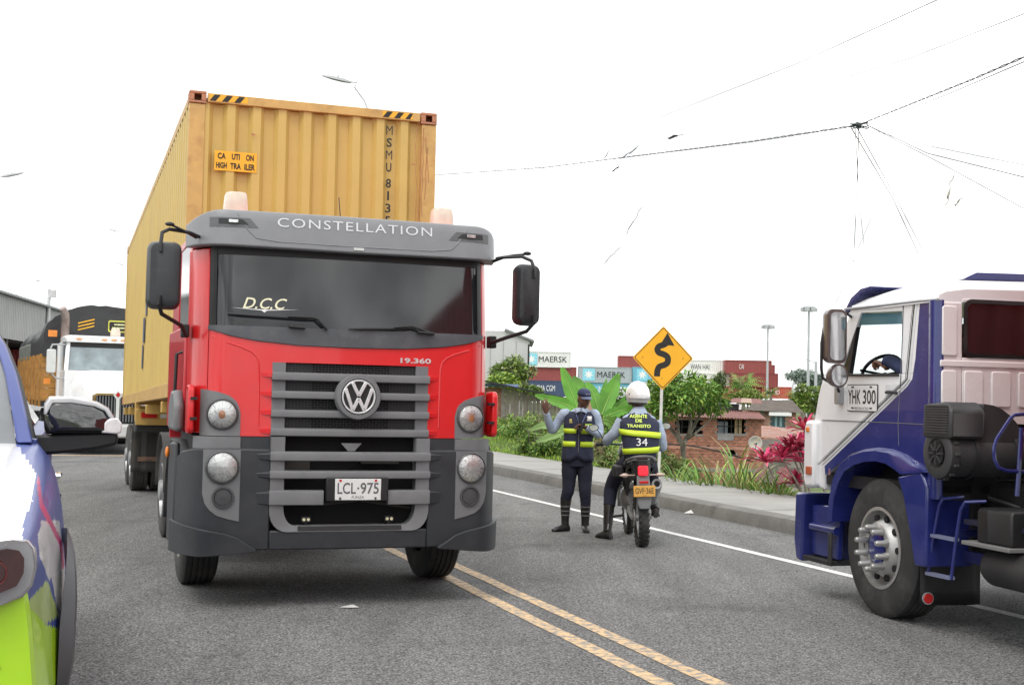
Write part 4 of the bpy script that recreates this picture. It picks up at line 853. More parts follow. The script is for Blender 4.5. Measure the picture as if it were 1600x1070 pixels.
hp_ = hx(1601, 688); MB().box(hp_[0], hp_[0] + .05, yh - .03, yh + .0, hp_[2] - .13, hp_[2] + .13).build('red_marker_board', REDLENS, bt)
lad = lambda a, c: (-.0, *BF.X(a, c, 0))
b = MB(); b.tube([(.12, *BF.X(1483, 776, 0)), lad(1474, 779), lad(1468, 788), lad(1459, 835), lad(1450, 894)], .012, 8); b.build('ladder_stile', BLUE, bt)
b = MB(); b.tube([(.12, *BF.X(1517, 783, 0)), lad(1508, 784), lad(1501, 796), lad(1494, 840), lad(1486, 905)], .012, 8); b.build('ladder_stile', BLUE, bt)
for a_, c_ in (((1458, 836), (1494, 843)), ((1450, 895), (1487, 903))): b = MB(); b.bar(lad(*a_), lad(*c_), .05, .022); b.build('ladder_step', mat('worn_blue_step', (.16, .18, .28), .5, dirt=.5), bt)
by0, bz0 = BF.X(1518, 846); by1 = BF.X(1572, 850)[0]; bz1 = BF.X(1518, 792)[1]
b = MB(); rg = [[(x, y, z) for x, y in ((.04, by0), (.04, by0 - .1), (.03, by0 - .12), (.04, by0 - .14), (.04, by1), (.55, by1), (.55, by0))] for z in (bz0, bz1 - .03)]; rg.append([(x + .015 * (1 if x < .1 else -1), y * .98 + (by0 + by1) / 2 * .02, bz1) for x, y, z in rg[1]]); b.loft(rg); b.build('battery_box', BLACK, bt, bevel=.014)
MB().box(-.0, .6, by1 - .03, by0 + .12, bz0 - .03, bz0 - .002).build('battery_tray', mat('grey_tray', (.16, .16, .16), .6), bt, bevel=.005)
ty0, tz0 = BF.X(1519, 884); b = MB(); b.lathe([(.0005, .03), (.08, .02), (.12, .0), (.135, -.04), (.135, -.9), (.0005, -.95)], o=(.18, ty0, tz0 - .0), axis='y', n=28); b.build('air_tank', CHASSIS, bt)
b = MB(); b.grid(lambda s, t: (.02 + s * .50, YB + .22 + .01 * math.sin(s * 7), .60 - t * .43 ), lin(0, 1, 8), lin(0, 1, 5)); b.build('mudflap', BLACK, bt, solid=.012)
MB().cyl((.07, YB + .215, .225), (.07, YB + .195, .225), .036, n=20).build('round_reflector', REDLENS, bt); MB().lathe([(.045, 0), (.045, -.012), (.036, -.012)], o=(.07, YB + .215, .225), axis='y').build('reflector_ring', STEEL, bt)
b = MB(); b.tube([(.36, YB - .1, .98), (.5, YB - .4, .9), (.7, YB - .5, .93)], .02); b.tube([(.3, YB - .2, .7), (.6, YB - .25, .74)], .025); b.build('hose', BLACK, bt)
b = MB(); b.bar((.28, YB + .1, .55), (.28, YB - .9, .55), .05, .08); b.bar((.1, YB - .1, .73), (.75, YB - .1, .73), .05, .05); b.build('bracket', MATS['blue_chassis'], bt)
textfit('lucky_badge', 'S', .03, .05, mat('pink_badge', (.6, .25, .28), .5), bt, (-.006, *BF.X(1297, 737)), RX)
# steering wheel, seat
sy, sz_ = BF.X(1384, 566, .42)
b = MB(); Ms = Matrix.Translation((.42, sy + .06, sz_ - .07)) @ Matrix.Rotation(R(-48), 4, 'X'); pts = [Ms @ Vector((.17 * math.cos(t), .17 * math.sin(t), 0)) for t in lin(0, 2 * math.pi, 29)]
b.tube(pts, .015, 8, cap=False); b.tube([Ms @ Vector((-.2, 0, 0)), Ms @ Vector((0, 0, -.05)), Ms @ Vector((.2, 0, 0))], .012, 6); b.tube([Ms @ Vector((0, 0, -.05)), Ms @ Vector((0, 0, -.5))], .03, 8); b.build('steering_wheel', BLACK, bt)
b = MB(); b.box(.2, .68, YB + .12, YB + .62, 1.15, 1.40); b.box(.2, .68, YB + .07, YB + .17, 1.40, 1.95); b.build('driver_seat', VOID, bt, bevel=.04)

# the container that this truck pulls: fills the view in its rear window and in the other truck's windscreen
def wp(fr, x, y, z=0): return fr.o + fr.ex * x + fr.ey * y + Vector((0, 0, z))
rc = thing('shipping_container', 'oxide red container on the trailer of the white and blue truck at right', 'shipping container', wp(BF, 1.18, -1.80, 1.30), BF.a + math.pi)
make_container(rc, mc=CONTR, ncs=46, nf=9)
rtl = thing('container_trailer', 'black skeletal trailer under the oxide red container at right', 'trailer', wp(BF, 1.18, -2.05, 0), BF.a + math.pi)
for sx in (-.42, .42): MB().box(sx - .07, sx + .07, .2, 12.1, 1.0, 1.29).build('frame_rail', CHASSIS, rtl)
for y in (9.2, 10.5):
    for sx in (-1, 1): wheel(rtl, sx * 1.06, y, .51, .51, .27, .285, sx, STEEL, RUBBERL, 'dual')

# ================================================================== PEOPLE
def cat(pts, n=6):
    """Catmull-Rom through (position, radius) joints"""
    P_ = [Vector((*p, r)) for p, r in pts]; P_ = [P_[0] * 2 - P_[1]] + P_ + [P_[-1] * 2 - P_[-2]]; o = []
    for i in range(1, len(P_) - 2):
        for k in range(n):
            t = k / n; a, b_, c, d = P_[i - 1:i + 3]
            o.append(.5 * ((2 * b_) + (c - a) * t + (2 * a - 5 * b_ + 4 * c - d) * t * t + (3 * b_ - a - 3 * c + d) * t ** 3))
    o.append(P_[-2]); return [Vector(v[:3]) for v in o], [max(.004, v[3]) for v in o]
def limb(b, pts, n=12, k=6, wr=0, seed=0):
    p, r = cat(pts, k)
    if wr:
        q = random.Random(seed); r = [x * (1 + q.uniform(-wr, wr)) for x in r]
    b.tube(p, r, n); return b
def hand(b, M, curl=.5, spread=.06, L_=.185, side=1, thumb=.6):
    """palm along +z from the wrist, back of the hand towards -y, thumb on the +x*side flank"""
    s = L_ / .185
    b.loft([[M @ Vector((x * s, y * s, z * s)) for x, y in circ(0, 0, w_, 10, t_)] for z, w_, t_ in ((-.015, .026, .020), (.01, .030, .018), (.04, .038, .016), (.075, .042, .014), (.09, .038, .011))])
    for i, (x, l_) in enumerate(((.031, .072), (.011, .080), (-.010, .074), (-.030, .058))):
        p = Vector((x * side, 0, .086)); a = curl * (.7 + .12 * i); d = Vector((x * spread * 8 * side, 0, 1)).normalized(); pts = [(M @ (Vector((x * side, .0, .06)) * s), .0095 * s)]
        ang = 0
        for kx, fr_ in enumerate((.45, .32, .23)):
            pts.append((M @ (p * s), (.0098 - .001 * kx) * s)); ang += a; dd = Vector((d.x, math.sin(ang), math.cos(ang))).normalized(); p = p + dd * l_ * fr_
        pts.append((M @ (p * s), .0066 * s)); b.tube([q for q, _ in pts], [r for _, r in pts], 7)
    t0 = Vector((.030 * side, .004, .018)); t1 = t0 + Vector((.030 * side, .012, .026)) ; t2 = t1 + Vector((.012 * side, .022 * thumb, .026)); t3 = t2 + Vector((-.004 * side, .022 * thumb, .018))
    b.tube([M @ (q * s) for q in (Vector((.015 * side, .004, .008)), t0, t1, t2, t3)], [.013 * s, .014 * s, .012 * s, .0105 * s, .007 * s], 8)
def head(b, M, s=1.0):
    """a face looks along -y: skull, brow, eye sockets, nose, lips, chin, ears"""
    n, m = 28, 22; vs = []; fs = []
    for j in range(m + 1):
        a = math.pi * j / m - math.pi / 2
        for i in range(n):
            t = 2 * math.pi * i / n; x = math.cos(a) * math.sin(t); y = -math.cos(a) * math.cos(t); z = math.sin(a)
            fx = .074; fyy = .096; fz = .118
            low = max(0, -z); X_ = x * fx * (1 - .30 * low ** 1.4); Y_ = y * fyy * (1 - (.22 * low if y > 0 else .03 * low)); Z_ = z * fz
            if y < 0:
                g = lambda cx, cz, sx, sz: math.exp(-((x - cx) / sx) ** 2 - ((z - cz) / sz) ** 2)
                Y_ -= .022 * g(0, -.18, .13, .16) + .010 * g(0, .0, .10, .2) + .007 * g(0, .26, .6, .09) + .008 * g(0, -.50, .24, .07) + .007 * g(0, -.64, .24, .06) + .012 * g(0, -.86, .3, .14)
                Y_ += .010 * (g(-.38, .10, .17, .10) + g(.38, .10, .17, .10)) + .005 * g(0, -.57, .26, .03)
            vs.append(M @ (Vector((X_, Y_, Z_)) * s))
    for j in range(m):
        for i in range(n): fs.append((j * n + i, j * n + (i + 1) % n, (j + 1) * n + (i + 1) % n, (j + 1) * n + i))
    b.add(vs, fs)
    for q in (-1, 1): b.ball(M @ (Vector((q * .074, .008, -.006)) * s), .010 * s, .018 * s, .030 * s, 10, 8, M.to_3x3().to_4x4())
def eyes(parent, M, s=1.0):
    for q in (-1, 1):
        b = MB(); b.ball(M @ (Vector((q * .0285, -.078, .013)) * s), .012 * s, .008 * s, .007 * s, 10, 6, M.to_3x3().to_4x4()); e = b.build('eye', mat('eye_white', (.6, .56, .52), .3), parent)
        b = MB(); b.ball(M @ (Vector((q * .0285, -.0845, .013)) * s), .0055 * s, .003 * s, .0055 * s, 8, 5, M.to_3x3().to_4x4()); b.build('iris', INK, e)
def torso(b, rows, n=24, p=2.6, wr=.0, seed=1):
    """rows: (centre, half width, half depth, side axis)"""
    q = random.Random(seed); rg = []
    for c, wx, wy, ax, fw in rows:
        c = Vector(c); ax = Vector(ax).normalized(); fw = Vector(fw).normalized(); r = []
        for k in range(n):
            t = 2 * math.pi * k / n; ct, st = math.cos(t), math.sin(t); cx = math.copysign(abs(ct) ** (2 / p), ct); sy = math.copysign(abs(st) ** (2 / p), st); j = 1 + q.uniform(-wr, wr)
            r.append(c + ax * wx * cx * j + fw * wy * sy * j)
        rg.append(r)
    b.loft(rg); return b
def dense(rows, k=4):
    o = []
    for a, c in zip(rows, rows[1:]):
        for i in range(k): t = i / k; o.append(tuple([Vector(a[0]).lerp(Vector(c[0]), t), a[1] + (c[1] - a[1]) * t, a[2] + (c[2] - a[2]) * t, Vector(a[3]).lerp(Vector(c[3]), t), Vector(a[4]).lerp(Vector(c[4]), t)]))
    return o + [rows[-1]]
V = Vector
# ---- standing officer
OG = G(900, 830); of = thing('person', 'standing officer with one hand raised, navy vest, dark cap and tall black boots', 'person', OG, R(-4))
X_, F_ = (1, 0, 0), (0, -1, 0)
ax_c, fw_c = V((math.cos(R(14)), -math.sin(R(14)), 0)), V((-math.sin(R(14)), -math.cos(R(14)), 0))
b = MB(); torso(b, dense([((.0, .0, .80), .15, .10, X_, F_), ((.0, .0, .95), .165, .11, X_, F_), ((.01, 0, 1.12), .145, .10, X_, F_), ((.015, 0, 1.30), .17, .105, X_, F_), ((.02, .01, 1.42), .17, .09, X_, F_), ((.025, .01, 1.47), .09, .07, X_, F_)]))
HM = Matrix.Translation((.065, -.045, 1.612)) @ Matrix.Rotation(R(32), 4, 'Z') @ Matrix.Rotation(R(10), 4, 'X')
limb(b, [((.025, .01, 1.40), .06), ((.04, .0, 1.50), .055), ((.06, -.01, 1.60), .058)])
head(b, HM)
RA = [((-.175, .0, 1.43), .05), ((-.245, .03, 1.33), .044), ((-.315, .02, 1.225), .038), ((-.36, -.06, 1.33), .034), ((-.385, -.12, 1.435), .026)]
LA = [((.20, .0, 1.43), .05), ((.245, .02, 1.31), .044), ((.26, -.01, 1.195), .038), ((.19, -.13, 1.225), .034), ((.10, -.20, 1.275), .026)]
limb(b, RA); limb(b, LA)
hand(b, Matrix.Translation((-.39, -.135, 1.455)) @ Matrix.Rotation(R(12), 4, 'X') @ Matrix.Rotation(R(-8), 4, 'Y') @ Matrix.Rotation(R(20), 4, 'Z'), .55, .05, .19, 1)
hand(b, Matrix.Translation((.09, -.205, 1.28)) @ Matrix.Rotation(R(-75), 4, 'Y') @ Matrix.Rotation(R(100), 4, 'Z'), .8, .02, .18, 1)
for hx_, kx, fx, ky in ((-.09, -.10, -.13, -.02), (.09, .10, .105, -.03)): limb(b, [((hx_, 0, .86), .075), ((kx, ky, .48), .05), ((fx, .0, .12), .032)])
body = b.build('body', SKIN, of); eyes(body, HM)
b = MB(); torso(b, dense([((.012, 0, 1.10), .155, .112, X_, F_), ((.015, 0, 1.30), .18, .118, X_, F_), ((.02, .01, 1.42), .185, .10, X_, F_), ((.025, .01, 1.475), .11, .08, X_, F_), ((.035, .0, 1.51), .062, .062, X_, F_)]), wr=.015)
limb(b, [(V((-.12, .005, 1.425)), .055)] + [(V(p), r + .013) for p, r in RA[:4]] + [(V(RA[4][0]), .036)], 14, 7, .05, 3); limb(b, [(V((.14, .005, 1.425)), .055)] + [(V(p), r + .013) for p, r in LA[:4]] + [(V(LA[4][0]) , .034)], 14, 7, .05, 4)
b.build('shirt', SHIRT, of)
b = MB(); torso(b, dense([((0, .0, .80), .165, .125, X_, F_), ((0, 0, .98), .17, .12, X_, F_)]), wr=.01)
b.build('waist', NAVY2, of)
b = MB()
for s, kx, fx, ky, sd in ((-1, -.105, -.135, -.03, 5), (1, .10, .11, -.04, 6)): limb(b, [((s * .085, 0, .93), .095), ((s * .092, -.01, .78), .100), ((s * .097, -.015, .62), .085), ((kx, ky, .50), .075), ((fx * .98, ky + .01, .40), .066), ((fx, ky + .015, .33), .060)], 16, 6, .035, sd)
b.build('trousers', NAVY2, of)
for s, fx, ft, sd in ((-1, -.135, R(-52), 7), (1, .11, R(8), 8)):
    b = MB(); limb(b, [((fx, -.02, .40), .066), ((fx, -.012, .28), .060), ((fx, -.0, .15), .050), ((fx, .0, .07), .048)], 16, 5, .02, sd)
    d = V((math.sin(ft), -math.cos(ft), 0)); b.loft([[V((fx, .0, 0)) + d * t + V((d.y, -d.x, 0)) * (-x) + V((0, 0, z)) for x, z in [(w_ * math.cos(a), max(.0, h_ * .5 + h_ * .5 * math.sin(a))) for a in lin(0, 2 * math.pi * 11 / 12, 12)]] for t, w_, h_ in ((-.06, .03, .07), (-.04, .042, .10), (.02, .044, .10), (.09, .048, .075), (.15, .046, .06), (.185, .028, .035))])
    bo = b.build('boot', LEATHER, of)
    for z in (.36, .305, .25, .20): MB().lathe([(.062 if z > .28 else .056, -.006), (.063 if z > .28 else .057, 0), (.062 if z > .28 else .056, .006)], o=(fx, -.015 + .00, z), axis='z', n=20).build('boot_strap', mat('boot_strap_grey', (.16, .16, .16), .4), bo)
# vest with open curved hem
VR = [((0, 0, .86), .200, .150, X_, F_), ((0, 0, 1.0), .190, .142, X_, F_), ((.01, 0, 1.14), .178, .134, X_, F_), ((.015, 0, 1.30), .19, .136, X_, F_), ((.02, .008, 1.41), .188, .118, X_, F_), ((.025, .01, 1.465), .140, .095, X_, F_)]
def vest_at(rows, z):
    for a, c in zip(rows, rows[1:]):
        if a[0][2] <= z <= c[0][2] or c is rows[-1]:
            t = (z - a[0][2]) / (c[0][2] - a[0][2]); return tuple(a[0][i] + (c[0][i] - a[0][i]) * t for i in range(3)), a[1] + (c[1] - a[1]) * t, a[2] + (c[2] - a[2]) * t
def vest_surf(rows, x, z, off, sgn=-1, p=2.6):
    c, wx, wy = vest_at(rows, z); u = max(-.999, min(.999, (x - c[0]) / wx)); d = (1 - abs(u) ** p) ** (1 / p); return V((x + u * off * .6, c[1] + sgn * (wy * d + off), z))
b = MB(); n = 40
def vrow(rows, z, off, t, p=2.6):
    c, wx, wy = vest_at(rows, z); ct, st = math.cos(t), math.sin(t)
    return V((c[0] + (wx + off) * math.copysign(abs(ct) ** (2 / p), ct), c[1] - (wy + off) * math.copysign(abs(st) ** (2 / p), st), z))
rg = []
hem = lambda t: .86 + .05 * max(0, 1 - abs((t - math.pi / 2)) / .35) ** 1.2 if t < math.pi else .86
for j, f in enumerate(lin(0, 1, 14)):
    rg.append([vrow(VR, max(.86, hem(2 * math.pi * k / n) + f * (1.462 - hem(2 * math.pi * k / n))), .0 + .003 * math.sin(5 * k + j), 2 * math.pi * k / n) for k in range(n)])
b.loft(rg, cap=False); vest = b.build('vest', NAVY, of, solid=.012)
def band(rows, z0, z1, m_, parent, n=48, off=.006, nm='reflective_band', gap=True):
    b = MB(); ts = [2 * math.pi * k / n for k in range(n + 1)]
    if gap: ts = [math.pi / 2 + .09 + (2 * math.pi - .18) * k / n for k in range(n + 1)]
    b.loft([[vrow(rows, z, off, t) for t in ts] for z in (z0, z1)], cap=False, closed=False); return b.build(nm, m_, parent, solid=.003)
band(VR, 1.195, 1.255, LIME, vest); band(VR, 1.035, 1.10, LIME, vest)
b = MB(); b.tube([vest_surf(VR, .012, z, .008) for z in lin(.97, 1.40, 8)], .006, 6); b.build('zip', INKG, vest)
b = MB(); b.tube([V((.03, -.125, 1.46)), V((.03, -.15, 1.38)), V((.028, -.158, 1.28))], [.015, .022, .018], 8); b.build('tie', NAVY2, of)
for s in (-1, 1):
    b = MB(); b.add([V((.035 + s * .015, -.085, 1.515)), V((.035 + s * .075, -.05, 1.50)), V((.035 + s * .07, -.115, 1.44)), V((.035 + s * .015, -.125, 1.47))], [(0, 1, 2, 3)]); b.build('collar', SHIRT, of, solid=.006)
    b = MB(); b.tube([V((.035 + s * .06, -.03, 1.505)), V((.035 + s * .055, -.11, 1.42)), V((.03, -.165, 1.28))], .004, 5); b.build('lanyard', mat('lanyard_blue', (.15, .2, .4), .6), of)
b = MB(); b.add([vest_surf(VR, x, z, .014) for x, z in ((.105, 1.35), (.16, 1.35), (.16, 1.41), (.105, 1.41))], [(0, 1, 2, 3)]); b.build('name_tag', PLATE, vest, solid=.002)
MB().add([vest_surf(VR, x, z, .016) for x, z in ((.085, 1.265), (.165, 1.265), (.165, 1.315), (.085, 1.315))], [(0, 1, 2, 3)]).build('number_patch', LIME, vest)
textfit('vest_number', '10', .055, .036, INK, vest, (.128, -.2, 1.29), fn=lambda c: vest_surf(VR, c.x, c.z, .019), bold=.02)
b = MB(); b.lathe([(.0005, -.004), (.016, -.003), (.018, 0)], n=12); b.v = [tuple(vest_surf(VR, -.085, 1.355, .012) + V(v)) for v in b.v]; b.box(-.105, -.065, -.155, -.150, 1.325, 1.335); b.build('badge', mat('badge_gold', (.6, .5, .15), .4), vest)
# cap
b = MB(); prf = [(.0005, .100), (.045, .096), (.075, .080), (.092, .050), (.098, .015)]
CMx = HM @ Matrix.Translation((0, .006, .035))
b.loft([[CMx @ V((r * .82 * math.cos(t), r * 1.04 * math.sin(t), h)) for t in [2 * math.pi * k / 24 for k in range(24)]] for r, h in prf], cap=False)
b.build('cap', mat('cap_navy', (.03, .04, .10), .8, vs=20), of, solid=.004)
b = MB(); rg = []
for r in (1.0, 1.35, 1.62, 1.7): rg.append([CMx @ V((.076 * math.sin(t) * (1 if r < 1.2 else .98), -.096 * math.cos(t) * r, .018 - .03 * (r - 1) - .02 * abs(math.sin(t)) ** 2)) for t in lin(-1.25, 1.25, 14)])
b.loft(rg, cap=False, closed=False); b.build('cap_brim', mat('cap_brim_grey', (.12, .15, .25), .7), of, solid=.004)
textfit('cap_lettering', 'TRANSITO', .07, .016, INKW, of, (0, 0, 0), fn=lambda c: CMx @ V((c.x, -.100 * math.cos(c.x / .085) + .004, .045 + c.z)))
b = MB(); M_ = Matrix.Translation((.055, -.235, 1.285)) @ Matrix.Rotation(R(25), 4, 'Y'); b.box(-.018, .018, -.012, .012, -.075, .055, M_); b.tube([M_ @ V((.01, 0, .05)), M_ @ V((.012, 0, .13))], .004, 5); ra = b.build('radio', BLACK, None, bevel=.005)
ra.location = OG; ra.rotation_euler = (0, 0, R(-4)); tag(ra, "small black handheld radio in the standing officer's lowered hand", 'radio')

# ---- driver
dr = thing('person', 'truck driver in a dark blue sleeve with a hand on the wheel', 'person', wp(BF, .45, YB + .35, 1.38), BF.a)
b = MB(); zo = 1.38
torso(b, dense([((0, 0, .02), .17, .12, X_, (0, 1, 0)), ((0, 0, .28), .15, .11, X_, (0, 1, 0)), ((0, -.02, .48), .19, .11, X_, (0, 1, 0)), ((0, -.02, .56), .09, .07, X_, (0, 1, 0))]))
HD = Matrix.Translation((0, .02, .74)) @ Matrix.Rotation(math.pi, 4, 'Z'); head(b, HD); limb(b, [((0, -.02, .54), .055), ((0, 0, .66), .055)])
hy, hz_ = BF.X(1383, 572, .25); hl = V((.25 - .45, hy - (YB + .35), hz_ - zo))
lo_ = hl + V((.0, -.09, .03)); el = V((-.27, .06, .44))
limb(b, [((-.19, -.02, .48), .05), (el, .045), (lo_, .034), (hl, .03)])
hand(b, Matrix.Translation(hl) @ Matrix.Rotation(R(-70), 4, 'X') @ Matrix.Rotation(R(10), 4, 'Z'), .9, .02, .215, 1)
for s in (-1, 1): limb(b, [((s * .09, .0, .05), .08), ((s * .13, .45, .12), .06), ((s * .13, .5, -.25), .045)])
limb(b, [((.19, -.02, .48), .05), ((.24, .15, .34), .045), ((.12, .42, .44), .03)]); hand(b, Matrix.Translation((.10, .43, .45)) @ Matrix.Rotation(R(-70), 4, 'X'), .9, .02, .18, -1)
bd = b.build('body', SKIN2, dr); eyes(bd, HD)
b = MB(); torso(b, dense([((0, 0, .0), .18, .13, X_, (0, 1, 0)), ((0, 0, .28), .165, .125, X_, (0, 1, 0)), ((0, -.02, .48), .20, .12, X_, (0, 1, 0)), ((0, -.02, .57), .08, .07, X_, (0, 1, 0))]))
limb(b, [((-.17, -.02, .49), .07), (el, .066), (lo_, .052), (hl + V((0, -.045, .012)), .048)], 14, 6, .04, 2); limb(b, [((.17, -.02, .49), .07), ((.24, .15, .34), .06), ((.13, .38, .43), .04)]); b.build('sweater', mat('dark_blue_sleeve', (.02, .035, .10), .8, bump=.3, bs=40), dr)
MB().loft([[HD @ V((r * math.cos(t), r * 1.2 * math.sin(t) + .01, h)) for t in [2 * math.pi * k / 20 for k in range(20)]] for r, h in ((.078, .02), (.078, .06), (.06, .105), (.02, .125))]).build('hair', INK, dr)

# ================================================================== MOTORCYCLE AND RIDER
MG = G(1003, 853); MR = R(1.0)
mc = thing('motorcycle', 'black trail motorcycle seen from behind, red tail light, yellow plate and knobbly rear tyre', 'motorcycle', MG, MR)
mc.rotation_euler = (0, R(-2.5), MR)
DB = mat('bike_black', (.014, .014, .016), .4, var=.2, dirt=.3, dcol=(.07, .065, .06), ds=14)
SWG = mat('swingarm_grey', (.28, .28, .28), .45, metal=.4, dirt=.4, dcol=(.12, .11, .09), ds=14)
def mwheel(y, Rt, W, nm, spk):
    b = MB(); h = W / 2; b.lathe([(Rt - .09, -h * .7), (Rt - .05, -h), (Rt - .012, -h * .75), (Rt, -h * .4), (Rt + .003, 0), (Rt, h * .4), (Rt - .012, h * .75), (Rt - .05, h), (Rt - .09, h * .7)], o=(0, y, Rt), axis='x', n=44)
    w_ = b.build(nm, RUBBER, mc)
    b = MB()
    for k in range(30):
        t = 2 * math.pi * k / 30
        for j, x in enumerate((-.38, .0, .38)):
            tt = t + (.1 if j == 1 else 0); c = V((x * W, y + Rt * math.cos(tt), Rt + Rt * math.sin(tt))); M_ = Matrix.Translation(c) @ Matrix.Rotation(tt - math.pi / 2, 4, 'X'); b.box(-W * .13, W * .13, -.014, .014, -.02, .008 if j == 1 else -.0, M_)
    tag(b.build('tread_block', RUBBER, w_, smooth=0), kind='stuff')
    b = MB(); b.lathe([(Rt - .085, -h * .6), (Rt - .10, -h * .55), (Rt - .10, h * .55), (Rt - .085, h * .6)], o=(0, y, Rt), axis='x', n=40); b.build('rim', STEEL, w_)
    b = MB()
    for k in range(18): t = 2 * math.pi * k / 18; b.bar((.02 * (1 if k % 2 else -1), y + .03 * math.cos(t), Rt + .03 * math.sin(t)), (0, y + (Rt - .095) * math.cos(t + .2), Rt + (Rt - .095) * math.sin(t + .2)), .004)
    b.build('spokes', STEEL, w_); MB().cyl((-.06, y, Rt), (.06, y, Rt), .035, n=16).build('hub', SWG, w_)
mwheel(0, .315, .115, 'rear_wheel', 18); mwheel(1.36, .34, .085, 'front_wheel', 18)
b = MB()
for s in (-1, 1): b.tube([(s * .10, 0, .315), (s * .095, .3, .36), (s * .06, .55, .40)], [.022, .028, .03], 8)
b.build('swingarm', SWG, mc)
MB().cyl((-.075, 0, .315), (-.085, 0, .315), .10, n=28).build('sprocket', SWG, mc)
b = MB(); b.loft([[(x * w_, y, z0 + (z + 1) / 2 * (z1 - z0)) for x, z in circ(0, 0, 1, 12)] for y, w_, z0, z1 in ((.45, .10, .38, .62), (.6, .15, .32, .66), (.8, .16, .30, .66), (.95, .12, .34, .6))]); b.build('engine', SWG, mc)
b = MB(); b.tube([(0, .5, .42), (0, .45, .7), (0, .55, .86), (0, 1.05, .98), (0, 1.12, .9), (0, 1.0, .5), (0, .6, .34)], .025, 8); b.tube([(-.11, -.18, .93), (-.10, .4, .82), (0, .5, .75)], .014, 6); b.tube([(.11, -.18, .93), (.10, .4, .82), (0, .5, .75)], .014, 6); b.build('frame', DB, mc)
for s in (-1, 1):
    b = MB(); b.tube([(s * .10, 1.36, .34), (s * .10, 1.22, .72), (s * .09, 1.10, 1.02)], [.028, .026, .022], 10); b.build('fork_leg', SWG, mc)
b = MB(); b.loft([[(x * w_, y, z + zz * h_) for x, zz in circ(0, 0, 1, 14)] for y, w_, z, h_ in ((.62, .08, .93, .05), (.75, .15, .96, .10), (.95, .15, 1.0, .11), (1.08, .08, 1.0, .08))]); b.build('fuel_tank', DB, mc)
b = MB(); b.loft([[(x * w_, y, z + zz * .035) for x, zz in circ(0, 0, 1, 14)] for y, w_, z in ((-.22, .07, .965), (-.1, .11, .955), (.25, .14, .91), (.5, .12, .90), (.66, .09, .93))]); b.build('saddle', LEATHER, mc)
b = MB(); b.tube([(-.155, .12, .90), (-.155, -.1, .96), (-.10, -.27, .995), (-.04, -.30, 1.005), (.04, -.30, 1.005), (.10, -.27, .995), (.155, -.1, .96), (.155, .12, .90)], .017, 8); b.build('grab_rail', mat('rail_grey', (.10, .10, .105), .4), mc)
b = MB(); b.loft([[(x, y, z) for x, z in ((-w_, z1), (-w_ * .8, z0), (w_ * .8, z0), (w_, z1))] for y, w_, z0, z1 in ((-.27, .06, .80, .965), (-.2, .10, .76, .97), (.1, .14, .72, .93), (.4, .13, .70, .90))]); b.build('tail_fairing', DB, mc, bevel=.015)
for s in (-1, 1):
    b = MB(); b.loft([[(s * (.10 + d_), y, z) for d_, z in ((0, z0), (.05, (z0 + z1) / 2), (0, z1))] for y, z0, z1 in ((-.05, .80, .90), (.3, .62, .9), (.5, .5, .86))], closed=False, cap=False); b.build('side_panel', DB, mc, solid=.006)
MB().prism(rrect(-.055, .055, .80, .905, .02), -.305, -.268).build('tail_light', mat('tail_light_red', (.75, .01, .02), .15, emit=((1, .03, .05), .9)), mc, bevel=.01)
b = MB(); b.loft([[(x, y, z) for x, y in ((-w_, -.30 - k), (w_, -.30 - k), (w_ * .9, -.24), (-w_ * .9, -.24))] for z, w_, k in ((.80, .07, -.03), (.70, .075, .0), (.60, .085, .03), (.50, .075, .05), (.44, .055, .06))]); b.build('rear_mudguard', mat('mudguard_grey', (.16, .165, .17), .5, dirt=.3), mc, bevel=.01)
MB().box(-.05, .05, -.345, -.325, .715, .745).build('reflector', REDLENS, mc, bevel=.004)
b = MB(); b.box(-.118, .118, -.372, -.366, .575, .695); pl = b.build('number_plate', PLATEY, mc, bevel=.003)
textfit('plate_number', 'GVF·36E', .20, .062, mat('plate_brown_ink', (.12, .07, .03), .6), pl, (0, -.374, .64), bold=.012)
textfit('plate_town', 'CALI', .04, .012, MATS['plate_brown_ink'], pl, (0, -.374, .587))
for s in (-1, 1):
    b = MB(); b.tube([(s * .08, -.2, .80), (s * .15, -.21, .80)], .008, 6); b.loft([[(s * (.15 + t), -.21 + .03 * y * k, .80 + .026 * z * k) for y, z in circ(0, 0, 1, 10)] for t, k in ((0, .4), (.03, 1), (.06, .9), (.10, .2))]); b.build('turn_signal', mat('smoked_amber', (.5, .38, .32), .25), mc)
b = MB(); b.lathe([(.0005, .02), (.03, .015), (.034, .0), (.055, -.003), (.062, .02), (.064, .45), (.03, .55)], o=(.16, -.20, .70), axis='y', n=24); b.v = [(v[0], v[1], v[2] - (v[1] + .2) * .45) for v in b.v]; ex = b.build('exhaust', STEEL, mc)
MB().lathe([(.032, -.004), (.0005, -.004)], o=(.16, -.20, .70), axis='y', n=20).build('exhaust_bore', VOID, ex)
b = MB(); b.tube([(-.40, .86, 1.10), (-.28, .90, 1.11), (-.12, 1.02, 1.09), (.12, 1.02, 1.09), (.28, .90, 1.11), (.40, .86, 1.10)], .012, 8); b.build('handlebar', DB, mc)
